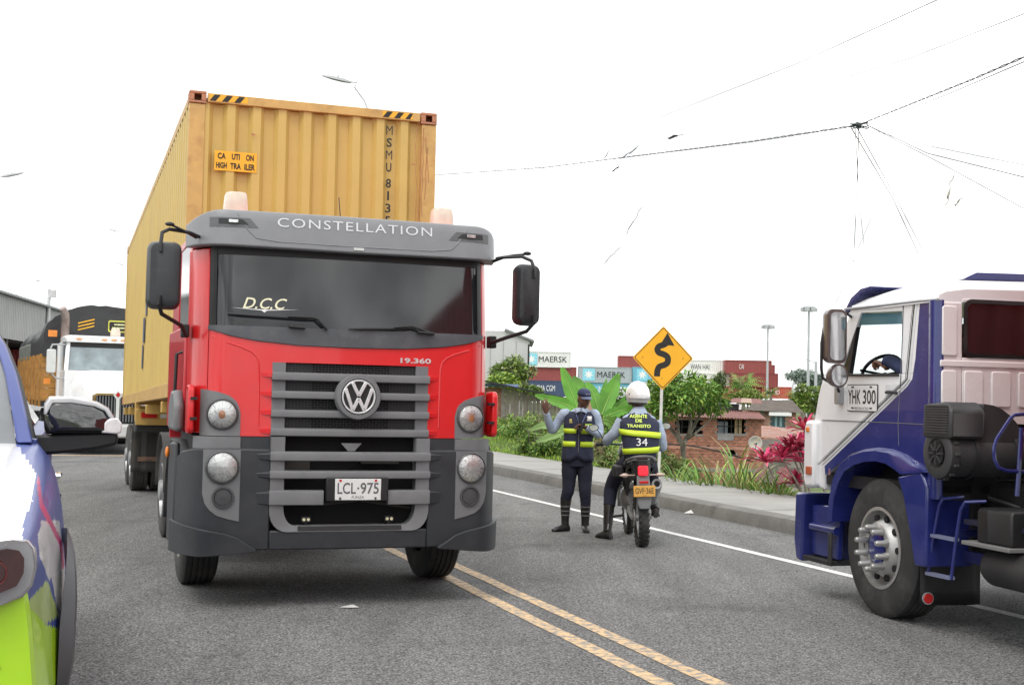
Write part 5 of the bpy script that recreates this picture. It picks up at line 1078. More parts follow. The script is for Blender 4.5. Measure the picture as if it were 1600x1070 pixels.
for s in (-1, 1):
    b = MB(); b.cyl((s * .41, .855, 1.10), (s * .28, .90, 1.11), .019, n=10); b.build('grip', BLACK, mc)
    b = MB(); b.tube([(s * .30, .92, 1.12), (s * .36, .93, 1.24), (s * .40, .93, 1.29)], .006, 6); b.build('mirror_stalk', DB, mc)
    b = MB(); b.loft([[(s * .43 + .062 * x * k, .93 - .02 * t, 1.30 + .042 * z * k) for x, z in circ(0, 0, 1, 18)] for t, k in ((-1, .5), (-.5, .95), (.6, 1))]); h = b.build('mirror', BLACK, mc)
    MB().prism([(s * .43 + .052 * x, 1.30 + .034 * z) for x, z in circ(0, 0, 1, 18)], .913, .916).build('mirror_glass', CHROME, h)
    b = MB(); b.bar((s * .14, .50, .30), (s * .27, .48, .29), .045, .025); b.build('footpeg', RUBBER, mc)
b = MB(); b.loft([[(x * .10 * k, y, 1.05 + z * .11 * k) for x, z in circ(0, 0, 1, 14)] for y, k in ((1.12, .6), (1.2, 1), (1.26, .8))]); b.build('headlight', SILVER, mc)
b = MB(); b.tube([(-.08, .45, .30), (-.10, .1, .30), (-.1, -.02, .23), (-.1, .1, .20)], .008, 6); b.build('chain', CHASSIS, mc)
# lime and black pannier strap and small bag by the left knee
b = MB(); b.loft([[(x, y, z) for x, y in ((-.26, .35), (-.14, .35), (-.14, .55), (-.26, .55))] for z in (.74, .88)]); bg_ = b.build('leg_bag', BLACK, None, bevel=.02); bg_.location = MG; bg_.rotation_euler = mc.rotation_euler; tag(bg_, 'small black pouch strapped at the left thigh of the motorcycle rider', 'pouch')

rd = thing('person', 'officer on the motorcycle, back turned, white helmet, vest reading AGENTE DE TRANSITO 34', 'person', MG, MR)
BK = (0, 1, 0)
RV = [((.01, .38, .93), .165, .12, X_, BK), ((.01, .38, 1.05), .195, .135, X_, BK), ((.01, .42, 1.22), .220, .14, X_, BK), ((.0, .46, 1.36), .232, .12, X_, BK), ((-.0, .50, 1.43), .17, .10, X_, BK), ((-.0, .52, 1.475), .11, .085, X_, BK)]
b = MB(); torso(b, dense([((.01, .40, .90), .15, .11, X_, BK), ((.01, .40, 1.05), .15, .10, X_, BK), ((.01, .44, 1.25), .17, .10, X_, BK), ((0, .50, 1.42), .17, .08, X_, BK), ((0, .52, 1.47), .08, .06, X_, BK)]))
HR = Matrix.Translation((-.01, .56, 1.635)) @ Matrix.Rotation(math.pi + R(18), 4, 'Z'); head(b, HR); limb(b, [((0, .51, 1.42), .06), ((0, .55, 1.58), .056)])
LAr = [((-.19, .50, 1.38), .055), ((-.27, .52, 1.24), .048), ((-.34, .60, 1.16), .042), ((-.345, .74, 1.12), .034), ((-.345, .84, 1.115), .028)]
RAr = [((.19, .50, 1.38), .055), ((.25, .50, 1.22), .048), ((.28, .56, 1.09), .042), ((.31, .72, 1.09), .034), ((.335, .84, 1.115), .028)]
limb(b, LAr); limb(b, RAr)
LL = [((-.09, .40, .92), .09), ((-.19, .62, .80), .082), ((-.27, .80, .60), .070), ((-.30, .74, .38), .058), ((-.325, .66, .10), .045)]
RL = [((.09, .40, .92), .09), ((.15, .62, .84), .082), ((.20, .80, .66), .070), ((.20, .68, .48), .056), ((.21, .50, .34), .045)]
limb(b, LL); limb(b, RL)
for s, hp in ((-1, (-.345, .85, 1.12)), (1, (.335, .85, 1.12))): hand(b, Matrix.Translation(hp) @ Matrix.Rotation(R(-80), 4, 'X') , .95, .02, .18, -s)
bd = b.build('body', SKIN, rd); eyes(bd, HR)
b = MB(); torso(b, dense([((.01, .40, 1.1), .165, .115, X_, BK), ((.01, .45, 1.3), .195, .12, X_, BK), ((0, .50, 1.42), .19, .10, X_, BK), ((0, .52, 1.48), .10, .085, X_, BK), ((0, .54, 1.545), .060, .062, X_, BK)]))
for A_, sd in ((LAr, 11), (RAr, 12)): limb(b, [(V(p), r + .016) for p, r in A_[:4]] + [(V(A_[4][0]) - V((0, .03, 0)), .04)], 14, 7, .05, sd)
b.build('shirt', SHIRT, rd)
for s, hp in ((-1, (-.345, .85, 1.12)), (1, (.335, .85, 1.12))):
    b = MB(); hand(b, Matrix.Translation(hp) @ Matrix.Rotation(R(-80), 4, 'X'), .95, .02, .20, -s); b.build('glove', LEATHER, rd)
b = MB(); limb(b, [(V(p), r + .014) for p, r in LL[:4]], 16, 6, .03, 13); limb(b, [(V(p), r + .014) for p, r in RL[:4]], 16, 6, .03, 14); torso(b, dense([((.01, .38, .86), .17, .13, X_, BK), ((.01, .38, .98), .165, .12, X_, BK)])); b.build('trousers', NAVY2, rd)
def bootm(a, c, ft, z0, sd, fl=0.0):
    b = MB(); a, c = V(a), V(c); limb(b, [(a, .066), (a.lerp(c, .5), .058), (c, .048)], 16, 6, .03, sd); d = V((math.sin(ft), math.cos(ft), fl)); sdv = V((d.y, -d.x, 0)).normalized(); base = V((c.x, c.y, z0))
    b.loft([[base + d * t + sdv * x + V((0, 0, z)) for x, z in [(w_ * math.cos(q), max(.0, h_ * .5 + h_ * .5 * math.sin(q))) for q in lin(0, 2 * math.pi * 11 / 12, 12)]] for t, w_, h_ in ((-.07, .03, .06), (-.05, .042, .11), (.02, .044, .11), (.09, .048, .08), (.15, .046, .06), (.19, .028, .035))]); return b.build('boot', LEATHER, rd)
bo = bootm((-.298, .75, .42), (-.325, .66, .09), R(-35), 0.0, 15); b = MB(); b.tube([(-.30, .685, .36), (-.315, .64, .2), (-.325, .615, .12)], .006, 5); b.build('boot_zip', STEEL, bo)
bootm((.20, .66, .46), (.21, .50, .36), R(5), .275, 16)
b = MB(); n = 40; rg = []
def rvrow(z, off, t, p=2.6):
    c, wx, wy = vest_at(RV, z); ct, st = math.cos(t), math.sin(t); return V((c[0] + (wx + off) * math.copysign(abs(ct) ** (2 / p), ct), c[1] - (wy + off) * math.copysign(abs(st) ** (2 / p), st), z))
for j, z in enumerate(lin(.93, 1.472, 16)): rg.append([rvrow(z, .0025 * math.sin(4 * k + 2.1 * j) + .002 * math.sin(k * .9 + j), 2 * math.pi * k / n) for k in range(n)])
b.loft(rg, cap=False); vest = b.build('vest', NAVY, rd, solid=.012)
for z0, z1, tl in ((1.205, 1.27, -.03), (1.015, 1.08, .03)):
    b = MB(); b.loft([[rvrow(z + tl * math.cos(2 * math.pi * k / 48) * .6, .017, 2 * math.pi * k / 48) for k in range(49)] for z in (z0, z1)], cap=False, closed=False); b.build('reflective_band', LIME, vest, solid=.003)
rs = lambda c: rvs(c.x, c.z, .022)
def rvs(x, z, off):
    c, wx, wy = vest_at(RV, z); u = max(-.99, min(.99, (x - c[0]) / wx)); d = (1 - abs(u) ** 2.6) ** (1 / 2.6); return V((x, c[1] - wy * d - off, z))
TXT = mat('lime_lettering', (.62, .78, .12), .5)
for s_, w_, z in (('AGENTE', .20, 1.435), ('DE', .075, 1.385), ('TRANSITO', .27, 1.325)): textfit('vest_lettering', s_, w_, .038, TXT, vest, (-.02, 0, z), fn=rs, bold=.03)
textfit('vest_number', '34', .125, .085, INKW, vest, (.01, 0, 1.145), fn=rs, bold=.0)
# helmet: shell, visor band, vents
HC = Matrix.Translation((-.01, .56, 1.665)) @ Matrix.Rotation(R(18), 4, 'Z')
HEL = mat('helmet_white', (.78, .78, .79), .18, coat=.8, var=.03, dirt=.15, dcol=(.5, .5, .5))
b = MB(); rg = []
for a in lin(-.66, math.pi / 2 - .001, 18):
    k = 1 if a > -.25 else 1 - .12 * ((-.25 - a) / .5); rg.append([HC @ V((.138 * math.cos(a) * k * math.cos(t), (.158 if math.sin(t) > 0 else .150) * math.cos(a) * k * math.sin(t), .165 * math.sin(a) + .01)) for t in [2 * math.pi * j / 32 for j in range(32)]])
b.loft(rg, cap=False); hm = b.build('helmet', HEL, rd, solid=.008)
b = MB(); b.loft([[HC @ V((.143 * r_ * math.cos(t), .156 * r_ * math.sin(t), z)) for t in lin(R(-165), R(-15), 20)] for r_, z in ((.955, -.035), (.985, -.02), (.965, .02), (.93, .05))], cap=False, closed=False); b.build('helmet_spoiler', HEL, hm, solid=.004)
b = MB(); b.loft([[HC @ V((.142 * math.cos(t), .154 * math.sin(t), z)) for t in lin(R(-125), R(-30), 14)] for z in (-.048, -.036)], cap=False, closed=False); b.build('helmet_vent', mat('vent_grey', (.25, .25, .26), .5), hm)
b = MB(); b.loft([[HC @ V((.141 * math.cos(t), .160 * math.sin(t), z)) for t in lin(R(35), R(145), 16)] for z in (-.05, .0, .06)], cap=False, closed=False); b.build('visor', DGLASS, hm)
b = MB(); b.loft([[HC @ V((.112 * math.cos(t), .124 * math.sin(t), z)) for t in [2 * math.pi * j / 24 for j in range(24)]] for z in (-.10, -.075)], cap=False); b.build('helmet_rim', BLACK, hm)
b = MB(); b.lathe([(.012, 0), (.012, -.006), (.0005, -.006)], n=10); b.v = [tuple(HC @ (V(v) + V((-.125, -.05, .02)))) for v in b.v]; b.build('visor_pivot', BLACK, hm)

# ================================================================== POLICE PICKUP (bottom left corner, facing us)
PF = Fr(V((0, 0, 0)), AH)
pk = thing('pickup_truck', 'white, blue and lime patrol pickup cut off by the left edge of the photo', 'pickup', UV(0, 3.4), AH)
pk.rotation_euler = (0, 0, AH)
OV = 3.4
def pk3(px, py, v):
    u, z = PF.Y(px, py, v); return V((u, v - OV, z))
LIVW = mat('pickup_white', (.80, .80, .80), .22, coat=.8, var=.02); LIVB = mat('pickup_blue', (.035, .06, .24), .35, coat=.15, var=.06); LIVG = mat('pickup_lime', (.42, .72, .02), .22, coat=.7, var=.03)
LIVM = mat('pickup_magenta', (.38, .02, .12), .35, coat=.2); LIVP = mat('pickup_pale_green', (.40, .52, .18), .25, coat=.6, var=.12); LIVS = mat('pickup_silver_grey', (.55, .56, .57), .3, coat=.6, var=.1)
def inpoly(x, y, pl):
    c = False; n = len(pl)
    for i in range(n):
        (x0, y0), (x1, y1) = pl[i], pl[(i + 1) % n]
        if (y0 > y) != (y1 > y) and x < (x1 - x0) * (y - y0) / (y1 - y0) + x0: c = not c
    return c
REG = [(3, [(57, 746), (61, 744), (67, 785), (82, 815), (97, 845), (101, 885), (97, 890), (93, 852), (78, 822), (62, 792)]),
       (4, [(74, 906), (93, 962), (71, 974), (40, 943)]), (1, [(71, 974), (97, 956), (100, 965), (93, 980)]),
       (5, [(65, 813), (93, 813), (102, 888), (77, 906), (62, 869), (59, 838)]), (0, [(81, 903), (102, 888), (99, 958), (88, 945)]),  # the white patch is a pale reflection painted onto the wing
       (1, [(56, 742), (60, 790), (72, 810), (66, 832), (55, 842), (37, 820), (50, 785)]),
       (2, [(-900, 955), (10, 950), (42, 943), (71, 975), (93, 981), (125, 1000), (125, 1500), (-900, 1500)]),
       (0, [(-900, 680), (24, 690), (56, 739), (53, 776), (37, 813), (34, 850), (10, 862), (-900, 862)])]
def cproj(p):
    d = p - CO; return (800 + FPX * d.dot(CR) / d.dot(_f), 535 - FPX * d.dot(CU) / d.dot(_f))
def tw(p): return UV(p[0], p[1] + OV, p[2])
ST = [(3.42, [(-700, 905), (-250, 885), (-60, 870), (20, 868), (38, 905), (48, 960), (56, 1060), (62, 1160), (64, 1260)]),
      (3.55, [(-700, 875), (-250, 855), (-60, 845), (25, 842), (50, 862), (62, 925), (72, 1010), (80, 1110), (82, 1220)]),
      (3.8, [(-700, 832), (-250, 815), (-60, 806), (36, 803), (66, 822), (82, 880), (92, 960), (96, 1050), (98, 1160)]),
      (4.15, [(-700, 790), (-250, 770), (-60, 762), (44, 762), (74, 780), (93, 825), (101, 890), (104, 980), (104, 1080)]),
      (4.6, [(-700, 745), (-250, 728), (-60, 724), (50, 724), (78, 742), (95, 785), (101, 845), (103, 930), (103, 1000)]),
      (5.0, [(-700, 712), (-250, 700), (-60, 696), (48, 698), (72, 710), (88, 745), (96, 795), (98, 870), (98, 940)]),
      (5.35, [(-700, 700), (-250, 690), (-60, 684), (40, 686), (62, 696), (80, 728), (90, 770), (93, 830), (93, 900)])]
rows = []
for v, pl in ST:
    pts, _ = cat([(pk3(a, c, v), .1) for a, c in pl], 14); rows.append(pts)
fin = []
for i in range(len(rows) - 1):
    for k in range(30):
        t = k / 30; a = rows[max(0, i - 1)]; b1 = rows[i]; c = rows[i + 1]; d = rows[min(len(rows) - 1, i + 2)]
        fin.append([.5 * ((2 * q) + (r - p) * t + (2 * p - 5 * q + 4 * r - s) * t * t + (3 * q - p - 3 * r + s) * t ** 3) for p, q, r, s in zip(a, b1, c, d)])
fin.append(rows[-1])
b = MB(); b.loft(fin, cap=False, closed=False); n = len(fin[0])
b.mi = []
for f in b.f:
    c = sum((V(b.v[i]) for i in f), V((0, 0, 0))) / 4; x, y = cproj(tw(c)); k = 1
    for mi_, pl in REG:
        if inpoly(x, y, pl): k = mi_; break
    b.mi.append(k)
b.build('front_body', [LIVW, LIVB, LIVG, LIVM, LIVP, LIVS], pk, smooth=60, fix=False)
# front face: bumper with a fog-lamp swelling
b = MB(); r0 = fin[0]
b.loft([r0, [V((p.x - .008, p.y - .025, p.z - .01)) for p in r0], [V((p.x - .02, p.y - .035, p.z * .5 + .2)) for p in r0], [V((p.x - .03, p.y - .03, .35)) for p in r0]], cap=False, closed=False); b.build('front_bumper', LIVG, pk, fix=False)
# headlight standing slightly proud of the wing
hlp = [(-260, 868), (-60, 852), (20, 843), (44, 842), (54, 856), (57, 885), (50, 915), (36, 932), (6, 944), (-60, 958), (-260, 985)]
def hv(x, y): return 3.355 + .0016 * max(0, x)
b = MB(); ring0 = [pk3(a, c, hv(a, c) - .035) for a, c in hlp]; ring1 = [pk3(a * 1.0 + (3 if a > 0 else 0), c, hv(a, c) + .10) for a, c in hlp]; b.loft([ring1, ring0]); hb = b.build('headlight', mat('headlight_chrome_rim', (.34, .35, .37), .25, metal=.4, coat=.8), pk, bevel=.008)
inn_ = [(-260, 882), (-60, 868), (12, 857), (30, 860), (38, 872), (37, 895), (26, 915), (0, 926), (-60, 940), (-260, 968)]
b = MB(); b.loft([[pk3(a, c, hv(a, c) - .034) for a, c in inn_], [pk3(a, c, hv(a, c) - .042) for a, c in inn_]]); b.build('lamp_window', mat('smoked_lamp', (.05, .012, .014), .05, coat=.9, spec=.8), hb)
b = MB(); b.loft([[pk3(a, c, hv(a, c) - .044) for a, c in circ(-8, 895, r, 20)] for r in (20, 17)], cap=False); b.build('lamp_ring', mat('lamp_ring_red', (.16, .05, .05), .2), hb)
b = MB(); rg = []
for q in (0, 1, 2, 3): rg.append([pk3(a, c, 3.40 - .012 * q) for a, c in [(-40 + (25 - q * 6) * math.cos(t) * 2.2, 1045 + (34 - q * 7) * math.sin(t)) for t in lin(math.pi, 2 * math.pi, 14)]])
b.loft(rg, cap=False, closed=False); b.build('bumper_moulding', LIVG, pk, solid=.01)
# black flare round the front wheel
b = MB(); rg = []
for px_o, py, px_i, v in ((107, 829, 105, 4.25), (112, 840, 105, 4.15), (117, 862, 105, 4.0), (120, 895, 103, 3.9), (121, 935, 98, 3.82), (118.5, 985, 93, 3.76), (116, 1030, 91, 3.72), (108, 1070, 89, 3.70), (96, 1130, 76, 3.70), (90, 1200, 70, 3.72)):
    o_ = pk3(px_o, py, v); i_ = pk3(px_i, py - 2, v - .06); m_ = pk3(px_o - 3, py, v - .04); rg.append([o_, m_, i_, i_ + V((-.0, .05, 0)), o_ + V((-.03, .10, 0))])
b.loft(rg); b.build('wheel_arch_flare', mat('flare_plastic', (.045, .048, .055), .5, var=.1), pk)
b = MB(); b.lathe([(.0005, 0), (.27, 0), (.27, -.2), (.0005, -.2)], o=(-.12, .95, .47), axis='x', n=24); wb_ = b.build('wheel', ALU, pk); tb = tyre_mb(.46, .24, .26); tb.v = [(v[0] - .2, v[1] + .95, v[2] + .47) for v in tb.v]; tb.build('tyre', RUBBER, wb_)
tb = tyre_mb(.46, .24, .26); tb.v = [(v[0] - .2, v[1] + 4.3, v[2] + .47) for v in tb.v]; tb.build('wheel', RUBBER, pk)
# screen pillar, screen, roof, doors, bed
b = MB(); b.loft([[pk3(x0, y0, v), pk3(x1, y0, v + .02), pk3(x1, y0, v + .12), pk3(x0, y0, v + .10)] for x0, x1, y0, v in ((26, 52, 692, 5.05), (18, 40, 640, 5.25), (8, 27, 585, 5.50), (-6, 10, 540, 5.75), (-40, -15, 500, 6.0))]); b.build('screen_pillar', LIVB, pk, bevel=.01)
b = MB(); b.loft([[pk3(x0, y0, v), pk3(x1, y0, v + .02), pk3(x1, y0, v + .12), pk3(x0, y0, v + .10)] for x0, x1, y0, v in ((46, 60, 697, 5.22), (37, 47, 645, 5.45), (24, 33, 590, 5.7), (8, 15, 545, 5.95), (-16, -8, 508, 6.2))]); b.build('door_frame', BLACK, pk, bevel=.005)
b = MB(); b.add([pk3(25, 694, 5.08), pk3(-700, 694, 5.0), pk3(-700, 520, 5.75), pk3(-8, 540, 5.78), pk3(10, 590, 5.52)], [(0, 1, 2, 3, 4)]); b.build('windscreen', mat('pickup_screen', (.16, .17, .18), .12, spec=.4, var=.3, vs=1.5), pk, fix=False)
b = MB(); b.box(-1.7, -.14, 1.75, 2.1, 1.25, 1.34); b.build('dashboard', mat('dash_grey', (.12, .12, .125), .6), pk, bevel=.03)
b = MB(); b.add([pk3(-60, 692, 5.12), pk3(17, 693, 5.12), pk3(17, 682, 5.16), pk3(-60, 680, 5.16)], [(0, 1, 2, 3)]); b.build('screen_cowl', mat('cowl_grey', (.3, .3, .3), .5), pk, solid=.01)
b = MB(); b.loft([[(x, y, z) for x, z in ((-1.6, z1 - .1), (-1.5, z1), (-.55, z1), (-.43 , z1 - .1))] for y, z1 in ((2.55, 1.98), (2.9, 2.04), (3.9, 2.04), (4.3, 1.95))]); b.build('roof', LIVW, pk)
b = MB(); b.loft([[(x, y, z) for x, z in ((-.12, .55), (-.04 + dx, .9), (-.045 + dx, 1.25), (-.075 + dx, 1.42), (-.14, 1.43))] for y, dx in ((1.75, -.012), (2.6, .005), (3.6, .005), (4.4, 0))]); b.build('door', LIVB, pk)
b = MB(); b.box(-1.8, -.06, 4.42, 5.9, .6, 1.35); b.build('cargo_bed', LIVW, pk, bevel=.03)
b = MB(); b.box(-1.75, -.14, .4, 5.6, .5, .9); b.build('chassis', CHASSIS, pk)
b = MB(); b.add([(-.12, 1.95, 1.44), (-.12, 4.3, 1.44), (-.40, 4.2, 1.88), (-.40, 2.7, 1.9)], [(0, 1, 2, 3)]); b.build('side_window', DGLASS, pk, solid=.01)
for (px, py, v) in ((84, 742, 6.5), (81, 775, 5.75)):
    c = pk3(px, py, v); b = MB(); b.tube([c + V((-.04, .10, 0)), c + V((.0, .08, .0)), c + V((.022, .02, 0)), c + V((.018, -.06, 0)), c + V((-.03, -.09, 0))], .017, 8); b.build('door_handle', CHROME, pk)
# mirror
vm = 5.35
b = MB(); sh = [(70, 678), (68, 655), (70, 632), (78, 624), (110, 624), (150, 631), (168, 640), (177, 655), (180, 678)]
cx0, cy0 = 125, 660
b.loft([[pk3(cx0 + (a - cx0) * k, cy0 + (c - cy0) * k, vm + dv) for a, c in sh] for dv, k in ((.16, .92), (.10, 1.0), (.02, 1.0), (-.03, .95), (-.055, .80), (-.07, .5))]); mh = b.build('mirror_housing', mat('gloss_black', (.012, .012, .014), .06, coat=1, spec=.8), pk, bevel=.004)
b = MB(); tp = [(68, 648), (69, 630), (77, 619), (112, 619), (152, 627), (170, 637), (179, 652), (172, 652), (165, 641), (149, 634), (112, 628), (81, 628), (72, 645)]
b.loft([[pk3(a, c, vm + .13) for a, c in tp], [pk3(a, c, vm - .02) for a, c in tp], [pk3(cx0 + (a - cx0) * .96, cy0 + (c - cy0) * .94, vm - .05) for a, c in tp]]); b.build('mirror_cap', LIVS, mh, bevel=.006)
b = MB(); ts_ = [(158, 676), (163, 660), (172, 653), (184, 653), (191, 662), (190, 675), (184, 678)]; b.loft([[pk3(a, c, vm + .05) for a, c in ts_], [pk3(a, c, vm - .06) for a, c in ts_]]); b.build('indicator_lens', mat('clear_indicator', (.72, .70, .70), .15, coat=.6, var=.1, vs=40), mh, bevel=.006)
b = MB(); ar = [(46, 680), (110, 677), (182, 674), (186, 684), (182, 695), (150, 702), (110, 707), (50, 712)]; b.loft([[pk3(a, c, vm + .14) for a, c in ar], [pk3(a, c, vm - .03) for a, c in ar]]); b.build('mirror_arm', BLACK, mh, bevel=.012)

# ================================================================== WHITE BONNETED TRUCK WITH TARPAULIN LOAD
WFr = Fr(P(181, 706, 31.5), R(25))
wt_ = thing('truck', 'white bonneted truck with black tarpaulin over its load, facing us behind the container', 'truck', WFr.o, WFr.a)
W3 = lambda px, py, y: V((WFr.Y(px, py, y)[0], y, WFr.Y(px, py, y)[1]))
b = MB(); hx_ = .62
def hoodring(y, w, zt, zs): return [(-w, y, zs), (-w * .97, y, (zs + zt) / 2), (-w * .8, y, zt - .05), (-w * .4, y, zt), (w * .4, y, zt), (w * .8, y, zt - .05), (w * .97, y, (zs + zt) / 2), (w, y, zs)]
b.loft([hoodring(.02, .70, 1.50, .85), hoodring(.25, .76, 1.62, .85), hoodring(.9, .85, 1.86, 1.0), hoodring(1.75, .98, 2.08, 1.2)]); b.build('bonnet', WHITE, wt_)
for s in (-1, 1):
    b = MB(); b.loft([[(s * x, y, z) for x, z in ((.62, z1 - .02), (.85, z1), (1.15, z1 - .06), (1.22, z1 - .22), (1.2, z0), (.62, z0))] for y, z1, z0 in ((.10, 1.0, .62), (.25, 1.22, .70), (.7, 1.38, .95), (1.3, 1.30, .95), (1.7, 1.05, .75))]); b.build('front_wing', WHITE, wt_, bevel=.02)
    b = MB(); b.ball((s * .98, .13, 1.02), .14, .06, .10); b.build('headlight', LENS, wt_)
    wheel(wt_, s * 1.03, 1.0, .52, .52, .28, .29, s, STEEL, RUBBER, 'steer')
    for x in (.78, 1.08): wheel(wt_, s * x, 6.6, .51, .51, .27, .285, s, STEEL, RUBBER, 'dual')
GW = mat('grille_grey_bar', (.16, .17, .18), .4); b = MB().box(-.52, .52, .0, .03, .78, 1.46); b.build('grille', VOID, wt_)
for k in range(15):
    if k != 7: MB().box(-.49 + k * .07 - .012, -.49 + k * .07 + .012, -.02, .01, .80, 1.44).build('grille_bar', GW, wt_)
b = MB(); b.prism([(-.57, .76), (-.60, 1.44), (-.5, 1.50), (.5, 1.50), (.60, 1.44), (.57, .76), (.50, .76), (.52, 1.42), (.45, 1.45), (-.45, 1.45), (-.52, 1.42), (-.50, .76)], -.03, .02); b.build('grille_surround', CHROME, wt_)
b = MB(); b.prism([(-.04, .76), (.04, .76), (.04, 1.36), (.11, 1.45), (0, 1.58), (-.11, 1.45), (-.04, 1.36)], -.05, -.02); b.build('grille_spine', SILVER, wt_); MB().prism([(0, 1.40), (.06, 1.465), (0, 1.53), (-.06, 1.465)], -.06, -.05).build('emblem', REDLENS, wt_)
b = MB(); b.loft([[(-1.2, y, z0), (1.2, y, z0), (1.2, y, z1), (-1.2, y, z1)] for y, z0, z1 in ((.12, .4, .78), (-.12, .42, .72))]); b.build('bumper', mat('bumper_grey_white', (.5, .5, .5), .4), wt_, bevel=.04)
MB().box(-1.1, 1.1, .3, 8.5, .45, .8).build('chassis', CHASSIS, wt_)
b = MB(); b.loft([[(-1.1 * k, y, z) if i == 0 else (1.1 * k, y, z) if i == 1 else (1.1 * k, y, 1.1) if i == 2 else (-1.1 * k, y, 1.1) for i in range(4)] for y, z, k in ((1.72, 2.06, .98), (1.85, 2.06, 1), (3.2, 2.06, 1))]); b.build('cab_body', WHITE, wt_, bevel=.02)
b = MB(); b.loft([[(-1.08 * k, y, z0), (1.08 * k, y, z0), (1.08 * k, y, z1 - .06), (.95 * k, y, z1), (-.95 * k, y, z1), (-1.08 * k, y, z1 - .06)] for y, z0, z1, k in ((1.86, 2.79, 2.93, .97), (2.0, 2.79, 2.97, 1), (3.0, 2.79, 3.0, 1), (3.2, 2.79, 2.97, 1))]); b.build('cab_roof', WHITE, wt_)
for s in (-1, 1):
    b = MB(); b.bar((s * 1.05, 1.76, 2.05), (s * .99, 1.98, 2.82), .10, .07); b.build('screen_pillar', WHITE, wt_); MB().box(*sorted((s * 1.06, s * 1.10)), 2.75, 3.2, 2.05, 2.8).build('rear_pillar', WHITE, wt_); MB().box(*sorted((s * 1.06, s * 1.075)), 1.9, 2.75, 2.06, 2.8).build('side_window', mat('grey_glass', (.18, .21, .22), .1), wt_)
b = MB(); b.add([(-1.0, 1.79, 2.07), (1.0, 1.79, 2.07), (.95, 1.97, 2.80), (-.95, 1.97, 2.80)], [(0, 1, 2, 3)]); b.build('windscreen', mat('far_windscreen', (.20, .25, .27), .08, var=.5, vs=2.2, spec=.8), wt_, fix=False)
MB().box(-.97, .97, 1.93, 1.945, 2.66, 2.79).build('screen_shade', BLACK, wt_)
b = MB(); b.prism([(.55, 2.12), (.85, 2.12), (.82, 2.22), (.70, 2.30), (.58, 2.22)], 1.765, 1.80); b.build('yellow_cap_on_dash', mat('yellow_cloth', (.6, .45, .12), .8), wt_)
for x in (-.75, -.12, .12, .35, .9): b = MB(); b.ball((x, 1.87, 2.87), .085, .03, .03); b.build('marker_lamp', mat('pale_orange', (.8, .36, .16), .4), wt_)
b = MB(); b.loft([[(.22 + x * r, 2.4 + y * r, z) for x, y in circ(0, 0, 1, 12)] for z, r in ((2.99, .13), (3.1, .13), (3.2, .10))]); b.build('beacon', BEACON, wt_)
for s in (-1,):
    b = MB(); b.loft([[(s * 1.42 + x, 1.75 + dy, 2.28 + z) for x, z in rrect(-.11, .11, -.30, .30, .05)] for dy in (-.08, .06)]); b.build('mirror_housing', SILVER, wt_, bevel=.02)
    b = MB(); b.tube([(s * 1.02, 1.95, 2.72), (s * 1.40, 1.75, 2.70), (s * 1.44, 1.75, 2.6)], .025, 6); b.build('mirror_arm', STEEL, wt_); b = MB(); b.tube([(s * 1.42, 1.75, 1.98), (s * 1.3, 1.75, 1.85), (s * 1.05, 1.8, 1.85)], .025, 6); b.build('mirror_arm', STEEL, wt_)
    MB().box(s * 1.44 - .10, s * 1.44 + .06, 2.2, 2.24, 1.70, 1.84).build('orange_lamp', mat('orange_lamp', (.9, .30, .05), .4), wt_)
    MB().box(s * 1.25 - .14, s * 1.25 + .08, 3.1, 3.14, 2.95, 3.12).build('orange_lamp', mat('orange_lamp', (.9, .30, .05), .4), wt_)
b = MB(); b.tube([(-.98, 3.0, 1.5), (-.98, 3.0, 3.35), (-1.0, 2.95, 3.55), (-1.08, 2.88, 3.70)], [.11, .11, .11, .09], 12); b.build('exhaust_stack', mat('rusty_chrome', (.30, .24, .22), .4, metal=.5, var=.3), wt_)
TARP = mat('black_tarpaulin', (.035, .036, .038), .55, var=.2, vs=3, bump=.6, bs=5)
WOOD = mat('ochre_planks', (.42, .21, .05), .7, var=.25, vs=5, dirt=.5, dcol=(.14, .08, .03), ds=2)
CW = 1.48; q = random.Random(3)
b = MB(); rg = []
for y in lin(3.45, 11.5, 24):
    r = [(-CW, y, 2.45 + q.uniform(-.03, .03))]
    for t in lin(0, math.pi, 26): r.append((-CW * math.cos(t) * (1 + q.uniform(-.012, .012)), y + q.uniform(-.02, .02), 2.85 + (1.0 if y < 4.6 else .55 + .12 * math.sin(y * 2)) * max(0, math.sin(t)) ** .8 + q.uniform(-.025, .025)))
    r.append((CW, y, 2.45)); rg.append(r)
b.loft(rg, closed=False, cap=False); b.add([V(p) - V((0, .02, 0)) for p in rg[0]], [tuple(range(len(rg[0])))]); b.build('tarpaulin', [TARP], wt_, smooth=60)
MB().box(-CW - .03, CW + .03, 7.4, 11.6, 2.35, 2.9).build('grey_tarpaulin', mat('grey_tarpaulin', (.14, .15, .13), .9, var=.3, bump=.5, bs=4), wt_, bevel=.08)
for i in range(7): MB().box(-CW + .02, CW - .02, 3.5, 3.53, 1.25 + i * .175, 1.25 + i * .175 + .165).build('front_plank', WOOD, wt_)
for s in (-1, 1):
    for i in range(7): MB().box(s * CW - .02, s * CW + .02, 3.5, 11.5, 1.25 + i * .175, 1.25 + i * .175 + .165).build('side_plank', WOOD, wt_)
    for y in lin(3.6, 11.4, 8): MB().box(s * (CW + .03) - .03, s * (CW + .03) + .03, y, y + .08, 1.1, 2.5).build('stake', WOOD, wt_)
MB().box(-CW, CW, 3.5, 11.5, 1.1, 1.24).build('load_bed', CHASSIS, wt_)
